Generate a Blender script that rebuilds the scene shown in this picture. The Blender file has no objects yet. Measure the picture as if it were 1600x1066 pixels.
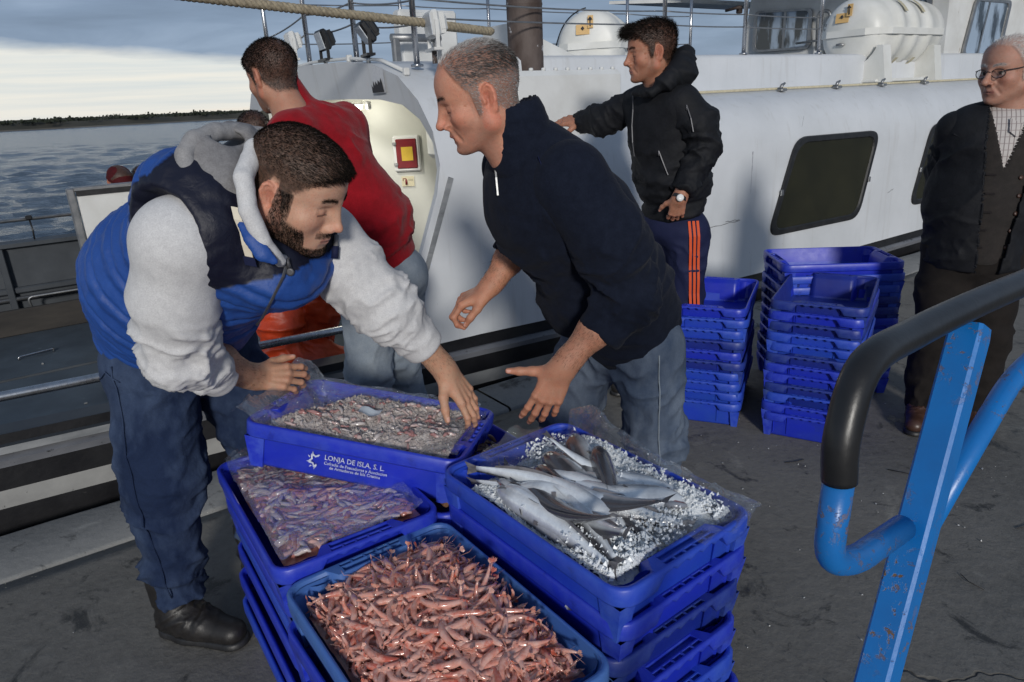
import bpy, bmesh, math, random
import numpy as np
from mathutils import Vector, Matrix, Euler
R = math.radians
rnd = random.Random(7)
scene = bpy.context.scene
col = scene.collection

# ------------------------------------------------------------------ camera, sky, sun, exposure
cam_d = bpy.data.cameras.new('camera')
cam_d.sensor_width = 36.0
cam_d.lens = 36.0 * 1080 / 1600
cam_d.clip_start = 0.05
cam_d.clip_end = 6000
cam = bpy.data.objects.new('camera', cam_d)
col.objects.link(cam)
PITCH, ROLL = math.atan(374 / 1080), R(2.8)
cam.location = (0, 0, 1.55)
cam.matrix_world = Matrix.Translation((0, 0, 1.55)) @ Matrix.Rotation(R(90) - PITCH, 4, 'X') @ Matrix.Rotation(-ROLL, 4, 'Z')
scene.camera = cam

SUN_EL, SUN_AZ = R(18), R(-5)          # light travels to +Y, a little to -X; stands in for the camera flash
sun_d = bpy.data.lights.new('sun', 'SUN')
sun_d.energy = 2.25
sun_d.angle = R(7.0)
sun_d.color = (1.0, 0.96, 0.9)
sun = bpy.data.objects.new('sun', sun_d)
col.objects.link(sun)
ldir = Vector((math.sin(SUN_AZ) * math.cos(SUN_EL), math.cos(SUN_AZ) * math.cos(SUN_EL), -math.sin(SUN_EL)))
sun.rotation_euler = ldir.to_track_quat('-Z', 'Y').to_euler()
sun.location = (1, -6, 4)

scene.view_settings.view_transform = 'Standard'
scene.view_settings.look = 'None'
scene.view_settings.exposure = 0.0
scene.view_settings.gamma = 1.0
scene.view_settings.use_curve_mapping = False
scene.render.engine = 'CYCLES'
try:
    scene.cycles.use_denoising = True
    scene.cycles.max_bounces = 8
    scene.cycles.transparent_max_bounces = 12
except Exception:
    pass

world = bpy.data.worlds.new('World')
scene.world = world
world.use_nodes = True
wt = world.node_tree
for n in list(wt.nodes):
    wt.nodes.remove(n)


class NT:
    """small helper to write node trees"""
    def __init__(s, tree):
        s.t = tree

    def n(s, typ, ins=None, **kw):
        nd = s.t.nodes.new(typ)
        for k, v in kw.items():
            setattr(nd, k, v)
        for k, v in (ins or {}).items():
            sock = nd.inputs[k]
            if isinstance(v, bpy.types.NodeSocket):
                s.t.links.new(v, sock)
            else:
                sock.default_value = v
        return nd

    def math(s, op, a, b=0.0, c=None, clamp=False):
        nd = s.n('ShaderNodeMath', operation=op, use_clamp=clamp)
        for i, v in enumerate((a, b, c)):
            if v is None:
                continue
            if isinstance(v, bpy.types.NodeSocket):
                s.t.links.new(v, nd.inputs[i])
            else:
                nd.inputs[i].default_value = v
        return nd.outputs[0]

    def mix(s, fac, a, b, mode='MIX'):
        nd = s.n('ShaderNodeMix', data_type='RGBA', blend_type=mode)
        for i, v in ((0, fac), (6, a), (7, b)):
            if isinstance(v, bpy.types.NodeSocket):
                s.t.links.new(v, nd.inputs[i])
            else:
                nd.inputs[i].default_value = v if i == 0 else (tuple(v) + (1,))[:4]
        return nd.outputs[2]

    def ramp(s, fac, stops):
        nd = s.n('ShaderNodeValToRGB')
        if isinstance(fac, bpy.types.NodeSocket):
            s.t.links.new(fac, nd.inputs[0])
        e = nd.color_ramp.elements
        while len(e) < len(stops):
            e.new(0.5)
        for el, (p, c) in zip(e, stops):
            el.position = p
            el.color = (tuple(c) + (1,))[:4] if not isinstance(c, (int, float)) else (c, c, c, 1)
        return nd.outputs[0]

    def noise(s, vec, scale, detail=4, rough=0.55, dist=0.0, out=0):
        nd = s.n('ShaderNodeTexNoise', {'Scale': scale, 'Detail': detail, 'Roughness': rough, 'Distortion': dist})
        if vec is not None:
            s.t.links.new(vec, nd.inputs['Vector'])
        return nd.outputs[out]

    def scaled(s, vec, sc, loc=(0, 0, 0), rot=(0, 0, 0)):
        return s.n('ShaderNodeMapping', {'Vector': vec, 'Scale': sc, 'Location': loc, 'Rotation': rot}).outputs[0]


# sky: a dusk overcast deck over a clear pale strip that is brightest towards the sunset side
w = NT(wt)
tc = w.n('ShaderNodeTexCoord').outputs['Generated']
sep = w.n('ShaderNodeSeparateXYZ', {0: tc})
sky = w.n('ShaderNodeTexSky', sky_type='NISHITA', sun_disc=False, sun_elevation=SUN_EL, sun_rotation=R(180) - SUN_AZ)
skyc = w.mix(1.0, sky.outputs[0], (0.05, 0.05, 0.05), 'MULTIPLY')
cn = w.noise(w.scaled(tc, (2.2, 2.2, 16)), 1.6, 6, 0.55, 0.4)
cn2 = w.noise(w.scaled(tc, (1.0, 1.0, 7)), 2.4, 5, 0.6, 0.8)
azx = w.math('MULTIPLY_ADD', sep.outputs[0], -0.86, w.math('MULTIPLY', sep.outputs[1], 0.5))   # 1 towards the glow
cloudcol = w.ramp(cn, [(0.28, (0.185, 0.25, 0.36)), (0.5, (0.25, 0.335, 0.475)), (0.74, (0.37, 0.475, 0.64))])
cloudcol = w.mix(w.n('ShaderNodeMapRange', {'Value': sep.outputs[2], 'From Min': .12, 'From Max': .75, 'To Max': .5}).outputs[0], cloudcol, (.07, .10, .16))
opening = w.math('MULTIPLY_ADD', azx, 0.18, -0.075)
edge = w.math('ADD', opening, w.math('MULTIPLY_ADD', cn2, 0.035, -0.018))
mask = w.n('ShaderNodeMapRange', {'Value': w.math('SUBTRACT', sep.outputs[2], edge), 'From Min': -0.004, 'From Max': 0.012}).outputs[0]
glow = w.ramp(w.noise(w.scaled(tc, (1.5, 1.5, 40)), 2.0, 4), [(0.3, (0.74, 0.80, 0.82)), (0.6, (0.95, 0.93, 0.86)), (0.8, (1.0, 0.92, 0.80))])
clear = w.mix(0.85, skyc, glow)
final = w.mix(mask, clear, w.mix(0.15, cloudcol, skyc))
bg = w.n('ShaderNodeBackground', {'Color': final, 'Strength': 1.0})
w.t.links.new(bg.outputs[0], w.n('ShaderNodeOutputWorld').inputs[0])


# ------------------------------------------------------------------ object helpers
def tag(o, label=None, cat=None, group=None, kind=None):
    if label: o['label'] = label
    if cat: o['category'] = cat
    if group: o['group'] = group
    if kind: o['kind'] = kind
    return o


def empty(name, loc=(0, 0, 0), rot=(0, 0, 0), **k):
    o = bpy.data.objects.new(name, None)
    o.empty_display_size = 0.1
    col.objects.link(o)
    o.location = loc
    o.rotation_euler = rot
    return tag(o, **k)


def mesh_obj(name, me, parent=None, mat=None, loc=None, rot=None, **k):
    o = bpy.data.objects.new(name, me)
    col.objects.link(o)
    if mat is not None and not me.materials:
        for m in (mat if isinstance(mat, (list, tuple)) else [mat]):
            me.materials.append(m)
    if parent is not None:
        o.parent = parent
    if loc is not None: o.location = loc
    if rot is not None: o.rotation_euler = rot
    return tag(o, **k)


def dup(o, loc=None, rot=None, **k):
    c = o.copy()
    col.objects.link(c)
    if loc is not None: c.location = loc
    if rot is not None: c.rotation_euler = rot
    for ch in o.children:
        d = ch.copy()
        col.objects.link(d)
        d.parent = c
        for g in ch.children:
            e = g.copy()
            col.objects.link(e)
            e.parent = d
    return tag(c, **k)


class MB:
    """mesh builder"""
    def __init__(s):
        s.v, s.f, s.mi, s.sm = [], [], [], []
        s.m = 0
        s.smooth = False

    def add(s, vs, fs, smooth=None):
        b = len(s.v)
        s.v += [tuple(p) for p in vs]
        for f in fs:
            s.f.append([b + i for i in f])
            s.mi.append(s.m)
            s.sm.append(s.smooth if smooth is None else smooth)
        return b

    def box(s, c, d, rot=None, bev=0.0, mat=None):
        hx, hy, hz = d[0] / 2, d[1] / 2, d[2] / 2
        if bev <= 0:
            vs = [(x, y, z) for x in (-hx, hx) for y in (-hy, hy) for z in (-hz, hz)]
            fs = [(0, 1, 3, 2), (4, 6, 7, 5), (0, 4, 5, 1), (2, 3, 7, 6), (0, 2, 6, 4), (1, 5, 7, 3)]
        else:
            b = min(bev, hx * .95, hy * .95, hz * .95)
            vs, fs, idx = [], [], {}
            for sx in (-1, 1):
                for sy in (-1, 1):
                    for sz in (-1, 1):
                        idx[sx, sy, sz] = len(vs)
                        vs += [(sx * hx, sy * (hy - b), sz * (hz - b)), (sx * (hx - b), sy * hy, sz * (hz - b)), (sx * (hx - b), sy * (hy - b), sz * hz)]
            g = lambda a, b_, c_, k: idx[a, b_, c_] + k
            for q in (-1, 1):
                fs.append([g(q, -1, -1, 0), g(q, 1, -1, 0), g(q, 1, 1, 0), g(q, -1, 1, 0)][::q])
                fs.append([g(-1, q, -1, 1), g(1, q, -1, 1), g(1, q, 1, 1), g(-1, q, 1, 1)][::-q])
                fs.append([g(-1, -1, q, 2), g(1, -1, q, 2), g(1, 1, q, 2), g(-1, 1, q, 2)][::q])
            for a in (-1, 1):
                for c_ in (-1, 1):
                    fs.append([g(a, c_, -1, 0), g(a, c_, 1, 0), g(a, c_, 1, 1), g(a, c_, -1, 1)][::-a * c_])
                    fs.append([g(a, -1, c_, 0), g(a, 1, c_, 0), g(a, 1, c_, 2), g(a, -1, c_, 2)][::a * c_])
                    fs.append([g(-1, a, c_, 1), g(1, a, c_, 1), g(1, a, c_, 2), g(-1, a, c_, 2)][::-a * c_])
                    for d_ in (-1, 1):
                        k = a * c_ * d_
                        fs.append([g(a, c_, d_, 0), g(a, c_, d_, 1), g(a, c_, d_, 2)][::k])
        M = Matrix.Identity(3) if rot is None else (rot if isinstance(rot, Matrix) else Euler(rot).to_matrix())
        if mat is not None:
            return s.add([mat @ Vector(p) for p in vs], fs)
        return s.add([M @ Vector(p) + Vector(c) for p in vs], fs)

    def loft(s, rings, closed=True, cap0=False, cap1=False, smooth=None):
        n = len(rings[0])
        vs = [p for r in rings for p in r]
        fs = []
        for i in range(len(rings) - 1):
            for j in range(n if closed else n - 1):
                k = (j + 1) % n
                fs.append((i * n + j, i * n + k, (i + 1) * n + k, (i + 1) * n + j))
        b = s.add(vs, fs, smooth)
        if cap0:
            s.f.append([b + j for j in range(n)][::-1]); s.mi.append(s.m); s.sm.append(False)
        if cap1:
            s.f.append([b + (len(rings) - 1) * n + j for j in range(n)]); s.mi.append(s.m); s.sm.append(False)
        return b

    def tube(s, pts, r, n=10, caps=True, smooth=True, sq=None):
        pts = [Vector(p) for p in pts]
        rs = r if isinstance(r, (list, tuple)) else [r] * len(pts)
        rings = []
        t0 = (pts[1] - pts[0]).normalized()
        up = Vector((0, 0, 1)) if abs(t0.z) < 0.9 else Vector((1, 0, 0))
        side = t0.cross(up).normalized()
        for i, p in enumerate(pts):
            a = pts[max(i - 1, 0)]
            b = pts[min(i + 1, len(pts) - 1)]
            t = (b - a).normalized()
            side = (side - t * side.dot(t)).normalized()
            u2 = side.cross(t)
            rings.append([p + (side * math.cos(q) + u2 * math.sin(q)) * rs[i] for q in [2 * math.pi * k / n for k in range(n)]])
        return s.loft(rings, True, caps, caps, smooth)

    def lathe(s, prof, c=(0, 0, 0), n=24, axis='z', smooth=True, mat=None):
        rings = []
        for (r, h) in prof:
            ring = []
            for k in range(n):
                q = 2 * math.pi * k / n
                p = Vector((r * math.cos(q), r * math.sin(q), h))
                if axis == 'x': p = Vector((p.z, p.x, p.y))
                if axis == 'y': p = Vector((p.y, p.z, p.x))
                if mat is not None: p = mat @ p
                ring.append(p + Vector(c))
            rings.append(ring)
        return s.loft(rings, True, True, True, smooth)

    def mesh(s, name, mats=None):
        me = bpy.data.meshes.new(name)
        me.from_pydata(s.v, [], s.f)
        me.polygons.foreach_set('material_index', s.mi)
        me.polygons.foreach_set('use_smooth', s.sm)
        if mats is not None:
            for m in (mats if isinstance(mats, (list, tuple)) else [mats]):
                me.materials.append(m)
        me.update()
        return me

    def obj(s, name, mats, parent=None, fix=True, **k):
        me = s.mesh(name, mats)
        if fix:
            bm = bmesh.new(); bm.from_mesh(me)
            bmesh.ops.recalc_face_normals(bm, faces=bm.faces)
            bm.to_mesh(me); bm.free()
        return mesh_obj(name, me, parent, **k)


def fillet(pts, rad, n=6):
    """polyline with rounded corners"""
    pts = [Vector(p) for p in pts]
    out = [pts[0]]
    for i in range(1, len(pts) - 1):
        a, b, c = pts[i - 1], pts[i], pts[i + 1]
        d1, d2 = (a - b), (c - b)
        r = min(rad, d1.length * .49, d2.length * .49)
        p0, p1 = b + d1.normalized() * r, b + d2.normalized() * r
        for k in range(n + 1):
            t = k / n
            out.append(p0 * (1 - t) ** 2 + b * 2 * t * (1 - t) + p1 * t * t)
    out.append(pts[-1])
    return out


# ------------------------------------------------------------------ materials
def principled(name, **ins):
    m = bpy.data.materials.new(name)
    m.use_nodes = True
    t = NT(m.node_tree)
    b = m.node_tree.nodes['Principled BSDF']
    for k, v in ins.items():
        b.inputs[k.replace('_', ' ')].default_value = v
    return m, t, b


def mat(name, c, c2=None, rough=0.6, scale=6, detail=5, lo=.35, hi=.65, bump=0.0, bscale=60, bdist=.002, metal=0.0, spec=0.5,
        spots=None, spot_scale=20, spot_at=.66, coat=0.0, coords='Object', rvar=0.0, stretch=(1, 1, 1), spot_stretch=(1, 1, 1), sheen=0.0):
    m, t, b = principled(name, Roughness=rough, Metallic=metal)
    b.inputs['Specular IOR Level'].default_value = spec
    b.inputs['Coat Weight'].default_value = coat
    b.inputs['Sheen Weight'].default_value = sheen
    tcn = t.n('ShaderNodeTexCoord').outputs[coords]
    base = None
    if c2 is not None:
        f = t.ramp(t.noise(t.scaled(tcn, stretch), scale, detail, .6), [(lo, 0.0), (hi, 1.0)])
        base = t.mix(f, c, c2)
    if spots is not None:
        f2 = t.ramp(t.noise(t.scaled(tcn, spot_stretch), spot_scale, 6, .65, .3), [(spot_at, 0.0), (spot_at + .06, 1.0)])
        base = t.mix(f2, base if base is not None else c, spots)
    if base is None:
        b.inputs['Base Color'].default_value = tuple(c) + (1,)
    else:
        t.t.links.new(base, b.inputs['Base Color'])
    if rvar:
        rr = t.math('MULTIPLY_ADD', t.noise(tcn, scale * 1.7, 4), rvar * 2, rough - rvar, clamp=True)
        t.t.links.new(rr, b.inputs['Roughness'])
    if bump:
        bn = t.n('ShaderNodeBump', {'Strength': bump, 'Distance': bdist, 'Height': t.noise(tcn, bscale, 4, .6)})
        t.t.links.new(bn.outputs[0], b.inputs['Normal'])
    return m


M = {}
def gelcoat():
    m, t, b = principled('white_gelcoat', Roughness=.42)
    tcn = t.n('ShaderNodeTexCoord').outputs['Object']
    base = t.mix(t.ramp(t.noise(tcn, 1.6, 6, .6), [(.35, 0.0), (.68, 1.0)]), (.64, .66, .685), (.55, .57, .59))
    streak = t.ramp(t.noise(t.scaled(tcn, (5, 5, .30)), 2.6, 6, .62), [(.56, 0.0), (.74, .38)])
    base = t.mix(streak, base, (.40, .39, .37))
    speck = t.ramp(t.noise(t.scaled(tcn, (1, 1, .7)), 30, 6, .75), [(.685, 0.0), (.72, .75)])
    base = t.mix(speck, base, (.16, .15, .14))
    scr = t.ramp(t.noise(t.scaled(tcn, (.5, .5, 9)), 9, 6, .7, .3), [(.70, 0.0), (.73, .6)])
    base = t.mix(scr, base, (.10, .10, .11))
    t.t.links.new(base, b.inputs['Base Color'])
    t.t.links.new(t.math('MULTIPLY_ADD', t.noise(tcn, 5, 5), .3, .28), b.inputs['Roughness'])
    h = t.math('ADD', t.math('MULTIPLY', t.noise(tcn, 2.5, 3), 1.0), t.math('MULTIPLY', t.noise(tcn, 70, 3), .02))
    bn = t.n('ShaderNodeBump', {'Strength': .14, 'Distance': .03, 'Height': h})
    t.t.links.new(bn.outputs[0], b.inputs['Normal'])
    return m
M['white'] = gelcoat()
M['white2'] = mat('white_paint', (.70, .71, .70), (.58, .58, .56), rough=.5, scale=3, spots=(.25, .20, .14), spot_scale=7, spot_at=.68, spot_stretch=(1, 1, .4), bump=.1, bscale=40, rvar=.1)
M['cream'] = mat('cream_paint', (.56, .565, .51), (.49, .495, .45), rough=.45, scale=3, bump=.08, bscale=10, bdist=.01)
M['black_hull'] = mat('black_hull_paint', (.008, .008, .01), (.02, .02, .022), rough=.38, scale=5, spots=(.07, .07, .07), spot_scale=26, spot_at=.70, spot_stretch=(.25, 1, 1), bump=.4, bscale=18, bdist=.006)
M['grey_rub'] = mat('grey_rubber', (.10, .105, .12), (.17, .175, .19), rough=.5, scale=9, spots=(.02, .02, .02), spot_scale=14, spot_at=.6, stretch=(.3, 1, 1), bump=.3, bscale=30)
M['cap_edge'] = mat('worn_cap_edge', (.30, .31, .32), (.16, .17, .18), rough=.55, scale=12, stretch=(.3, 1, 1), bump=.3, bscale=40)
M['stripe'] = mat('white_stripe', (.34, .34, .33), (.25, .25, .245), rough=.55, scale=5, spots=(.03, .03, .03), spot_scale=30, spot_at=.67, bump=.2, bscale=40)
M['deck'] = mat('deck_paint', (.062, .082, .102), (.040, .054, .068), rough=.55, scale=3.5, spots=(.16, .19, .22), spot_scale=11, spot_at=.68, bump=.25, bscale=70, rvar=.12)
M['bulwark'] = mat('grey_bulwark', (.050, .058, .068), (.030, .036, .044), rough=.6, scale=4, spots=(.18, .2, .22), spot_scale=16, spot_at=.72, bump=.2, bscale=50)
M['board'] = mat('dark_board', (.018, .016, .015), (.04, .035, .03), rough=.75, scale=10, stretch=(.2, 1, 1), bump=.4, bscale=50)
M['steel'] = mat('stainless_steel', (.55, .56, .58), (.42, .42, .43), rough=.28, scale=30, metal=1.0, stretch=(1, 1, .2), rvar=.08)
M['dull_steel'] = mat('dull_steel', (.24, .25, .26), (.36, .36, .36), rough=.45, scale=14, metal=.8, bump=.2, bscale=80)
M['rust'] = mat('rusty_pipe', (.045, .028, .022), (.11, .085, .075), rough=.75, scale=7, spots=(.62, .62, .64), spot_scale=6, spot_at=.60, stretch=(1, 1, .4), bump=.5, bscale=60, bdist=.004)
M['rope'] = mat('rope_fibre', (.36, .31, .22), (.20, .17, .12), rough=.9, scale=60, bump=.6, bscale=250)
M['black_plastic'] = mat('black_plastic', (.012, .012, .013), rough=.4, bump=.1, bscale=90)
M['glass_dark'] = mat('dark_window_glass', (.016, .017, .011), (.028, .028, .016), rough=.08, scale=2.0, spots=(.16, .17, .16), spot_scale=34, spot_at=.735, spec=.5)
M['glass_blue'] = mat('wheelhouse_glass', (.03, .04, .05), (.30, .38, .48), rough=.05, scale=2.2, lo=.45, hi=.55, stretch=(2, 2, .6))  # pale blue patches paint reflected sky into the pane colour
M['rubber'] = mat('black_rubber_frame', (.010, .010, .011), (.022, .022, .023), rough=.5, scale=20, bump=.2, bscale=90)
M['lens'] = mat('lamp_glass', (.62, .66, .70), (.45, .48, .52), rough=.15, scale=30)
M['red'] = mat('red_box_paint', (.20, .010, .014), (.13, .008, .012), rough=.35, scale=8)
M['yellow'] = mat('yellow_sheet', (.62, .42, .03), (.55, .36, .03), rough=.6, scale=14)
M['sign_tan'] = mat('tan_sign', (.55, .50, .34), rough=.6)
M['sign_dark'] = mat('sign_print', (.03, .03, .035), rough=.7)
M['label_orange'] = mat('orange_label', (.62, .40, .16), rough=.6)
M['grey_print'] = mat('grey_print', (.30, .32, .36), (.52, .53, .55), rough=.6, scale=60)
M['strap'] = mat('webbing_strap', (.55, .50, .36), (.42, .38, .27), rough=.85, scale=40, bump=.3, bscale=300)
# ------------------------------------------------------------------ setting: water, far shore, quay
UA = R(34.396)
OX, OY = -1.736, 2.663
uv = Vector((math.cos(UA), math.sin(UA), 0)); vv = Vector((-math.sin(UA), math.cos(UA), 0))
def bw(u, v, z=0.0):
    return Vector((OX, OY, 0)) + uv * u + vv * v + Vector((0, 0, z))

def water_mat():
    m, t, b = principled('sea_water', Roughness=.16)
    b.inputs['Specular IOR Level'].default_value = .42
    tcn = t.n('ShaderNodeTexCoord').outputs['Object']
    r = t.scaled(tcn, (.55, 2.0, 1), rot=(0, 0, R(18)))
    h = t.math('MULTIPLY_ADD', t.noise(r, 7.5, 5, .65, .3), .45, t.noise(r, 2.2, 5, .62, .4))
    bn = t.n('ShaderNodeBump', {'Strength': .9, 'Distance': .16, 'Height': h})
    t.t.links.new(bn.outputs[0], b.inputs['Normal'])
    sparkle = t.ramp(t.noise(t.scaled(r, (.6, 1.5, 1)), 3.2, 7, .74, .3), [(.50, 0.0), (.70, 1.0)])  # pale streaks paint wave sparkle into the water colour
    t.t.links.new(t.mix(sparkle, (.036, .060, .090), (.17, .215, .26)), b.inputs['Base Color'])
    return m
rings = []
rng = np.random.RandomState(2)
dist = 3.0 * (400 / 3.0) ** np.linspace(0, 1, 230)
angs = np.radians(np.linspace(84, 150, 210))
DD, AA = np.meshgrid(dist, angs, indexing='ij')
WX, WY = DD * np.cos(AA), DD * np.sin(AA)
WZ_ = np.zeros_like(WX)
for k in range(26):
    wl = .45 * (3.6 / .45) ** rng.random_sample()
    an = R(110) + rng.normal(0, .45)
    am = .013 * wl ** .8
    fade = np.clip(1.6 - DD / (wl * 55), 0, 1)
    ph = (WX * math.cos(an) + WY * math.sin(an)) * 2 * math.pi / wl + rng.uniform(0, 6.28)
    WZ_ += am * fade * (1 - np.abs(np.sin(ph * .5 + .6 * np.sin(WX * .21 + k) + .5 * np.sin(WY * .17 + 2 * k)))) * 2 - am * fade
WZ_ *= np.clip((400 - DD) / 60, 0, 1)
mb = MB(); mb.smooth = True
WM = water_mat()
mb.loft([[(WX[i, j], WY[i, j], -1.22 + WZ_[i, j]) for j in range(WX.shape[1])] for i in range(WX.shape[0])], closed=False)
sea = mb.obj('sea', WM, None, fix=False, kind='structure')
mb = MB()
mb.add([(-5000, -3000, -1.36), (5000, -3000, -1.36), (5000, 5200, -1.36), (-5000, 5200, -1.36)], [(0, 1, 2, 3)])
mb.obj('sea_floor_sheet', WM, sea, fix=False)

M['land'] = mat('far_shore_earth', (.035, .034, .024), (.06, .055, .04), rough=1, scale=.05, bump=.3, bscale=.2, bdist=1)
M['shore_sand'] = mat('shore_mud', (.16, .14, .11), (.10, .09, .075), rough=1, scale=.1)
M['shore_bush'] = mat('shore_foliage', (.016, .022, .016), (.034, .042, .026), rough=1, scale=.2)
# the far shore: a low bank seen beyond the water, receding to the right
r2 = random.Random(3)
sh0, sh1 = Vector((-520, 150, 0)), Vector((500, 1300, 0))
sd = (sh1 - sh0).normalized(); sn = Vector((-sd.y, sd.x, 0))
mb = MB()
N = 160
rows = []
for i in range(N + 1):
    p = sh0.lerp(sh1, i / N)
    j = r2.uniform(-4, 4)
    hh = 4.6 + r2.uniform(-.3, .3)
    rows.append([p + sn * (j) + Vector((0, 0, -1.4)), p + sn * (5 + j) + Vector((0, 0, -.7)), p + sn * 16 + Vector((0, 0, hh * .5)), p + sn * 60 + Vector((0, 0, hh)),
                 p + sn * 300 + Vector((0, 0, hh + 1.2)), p + sn * 900 + Vector((0, 0, hh + 1.0))])
mb.loft(rows, closed=False, smooth=True)
for k in range(len(mb.f)):
    mb.mi[k] = 1 if k % 5 == 0 else 0
mesh_obj('far_shore_terrain', mb.mesh('far_shore', [M['land'], M['shore_sand']]), kind='structure')
# the wood along it, too far off to tell its plants apart
mb = MB()
def clump(c, rx, rz, k):
    vs, fs = [], []
    for a in range(k):
        d = Vector((r2.gauss(0, 1), r2.gauss(0, 1), abs(r2.gauss(0, 1)))).normalized()
        p = c + Vector((d.x * rx, d.y * rx, d.z * rz)) * r2.uniform(.55, 1.05)
        s = rx * r2.uniform(.06, .15)
        q = Vector((r2.gauss(0, 1), r2.gauss(0, 1), r2.gauss(0, 1))).normalized()
        e = q.orthogonal().normalized(); g = q.cross(e)
        b = len(vs)
        vs += [p + e * s, p + g * s * .8, p - e * s, p - g * s * .8]
        fs.append((b, b + 1, b + 2, b + 3))
    mb.add(vs, fs)
for i in range(1500):
    t = r2.random() ** 1.6 * .8
    p = sh0.lerp(sh1, t) + sn * r2.uniform(8, 120)
    tall = .55 + (.45 if r2.random() < .12 else 0) + t * 1.0
    rz = r2.uniform(1.6, 2.9) * tall
    clump(p + Vector((0, 0, 2.6)), r2.uniform(3, 7) * (1 + t), rz, 64)
mesh_obj('shore_wood', mb.mesh('shore_wood', M['shore_bush']), kind='stuff', label='dark low wood along the far shore across the water', cat='far wood')

# quay: a concrete apron with a lighter edge beam
def concrete(name, c1, c2, c3, wet=.5):
    m, t, b = principled(name, Roughness=.8)
    tcn = t.n('ShaderNodeTexCoord').outputs['Object']
    big = t.noise(tcn, 1.3, 6, .62, .4)
    fine = t.noise(tcn, 26, 6, .7)
    base = t.mix(t.ramp(big, [(.36, 0.0), (.62, 1.0)]), c1, c2)
    base = t.mix(t.ramp(fine, [(.35, 0.0), (.7, .55)]), base, c3)
    blot = t.math('MAXIMUM', t.ramp(t.noise(tcn, 4.2, 7, .68, .8), [(.575, 0.0), (.65, .9)]), t.ramp(t.noise(tcn, 15, 6, .72, .5), [(.60, 0.0), (.68, .7)]))
    base = t.mix(blot, base, (c1[0] * .28, c1[1] * .28, c1[2] * .28))
    pale = t.ramp(t.noise(t.scaled(tcn, (1, 1, 1), loc=(3, 7, 0)), 2.6, 7, .7, .6), [(.60, 0.0), (.74, .7)])
    base = t.mix(pale, base, (c3[0] * 1.5, c3[1] * 1.5, c3[2] * 1.45))
    cr = t.n('ShaderNodeTexVoronoi', {'Vector': t.n('ShaderNodeVectorMath', {0: tcn, 1: t.n('ShaderNodeVectorMath', {0: t.noise(tcn, 3, 4, out=1), 'Scale': .5}, operation='SCALE').outputs[0]}, operation='ADD').outputs[0], 'Scale': .38}, feature='DISTANCE_TO_EDGE')
    crk = t.ramp(cr.outputs[0], [(.0, 1.0), (.0028, 0.0)])
    base = t.mix(t.math('MULTIPLY', crk, .5), base, (.012, .011, .010))
    peb = t.n('ShaderNodeTexVoronoi', {'Vector': tcn, 'Scale': 120})
    base = t.mix(t.ramp(peb.outputs[0], [(.0, .35), (.22, 0.0)]), base, (c3[0] * 1.9, c3[1] * 1.9, c3[2] * 1.85))
    t.t.links.new(base, b.inputs['Base Color'])
    rg = t.math('MULTIPLY_ADD', blot, -.3, .86)
    t.t.links.new(t.math('SUBTRACT', rg, t.math('MULTIPLY', t.ramp(big, [(.4, 1.0), (.6, 0.0)]), .22 * wet)), b.inputs['Roughness'])
    hgt = t.math('ADD', t.math('MULTIPLY', fine, .5), t.math('ADD', t.math('MULTIPLY', big, 1.5), t.math('MULTIPLY', crk, -1.2)))
    bn = t.n('ShaderNodeBump', {'Strength': 1.0, 'Distance': .008, 'Height': hgt})
    t.t.links.new(bn.outputs[0], b.inputs['Normal'])
    return m
M['quay'] = concrete('quay_concrete', (.100, .095, .085), (.15, .143, .13), (.20, .192, .175))
M['kerb'] = concrete('edge_beam_concrete', (.16, .163, .16), (.22, .223, .22), (.25, .25, .245), .2)

mb = MB()
nx, ny = 50, 30
def qp(u, v, z):
    return bw(u, v, z)
us = [-6 + 46 * i / nx for i in range(nx + 1)]
vs_ = [-.405 - 12 * (j / ny) ** 1.5 for j in range(ny + 1)]
rng = np.random.RandomState(4)
rows = [[qp(a, b_, rng.uniform(-.004, .002)) for a in us] for b_ in vs_]
rows.insert(0, [qp(a, -.405, -.06) for a in us])
mb.loft(rows, closed=False, smooth=True)
quay = mesh_obj('quay_ground', mb.mesh('quay_ground', M['quay']), kind='structure')
# edge beam in cast lengths
k = 0
a = -6.0
r3 = random.Random(12)
while a < 38:
    L = 2.6
    mb = MB()
    segs = 10
    rings = []
    for i in range(segs + 1):
        x = a + .006 + (L - .012) * i / segs
        j = r3.uniform(-.012, .004)
        dz = r3.uniform(-.004, .004)
        rings.append([qp(x, -.395, -.3), qp(x, -.395, .004 + dz), qp(x, -.383, .012 + dz), qp(x, -.06 + j, .012 + dz), qp(x, -.03 + j, 0.0), qp(x, -.02, -.05), qp(x, -.015, -2.2)])
    mb.loft(rings, closed=False, smooth=True)
    o = mb.obj('edge_beam', M['kerb'], quay, fix=False)
    a += L
# ------------------------------------------------------------------ the white fishing boat moored along the quay (local axes: u along it, v across it)
boat = empty('fishing_boat', (OX, OY, 0), (0, 0, UA), label='white fishing boat with black lower hull moored along the quay behind the men', cat='boat')
MATB = Matrix.Translation((OX, OY, 0)) @ Matrix.Rotation(UA, 4, 'Z')
def loc_of(p):
    return MATB.inverted() @ Vector(p)
def sh(u):
    return -.04 * max(-3, min(u, 4.6))
US = [-7, -5, -3, -1, 0, 1, 1.5, 2, 3, 4, 5, 6, 8, 10, 13, 17, 21]

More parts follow.
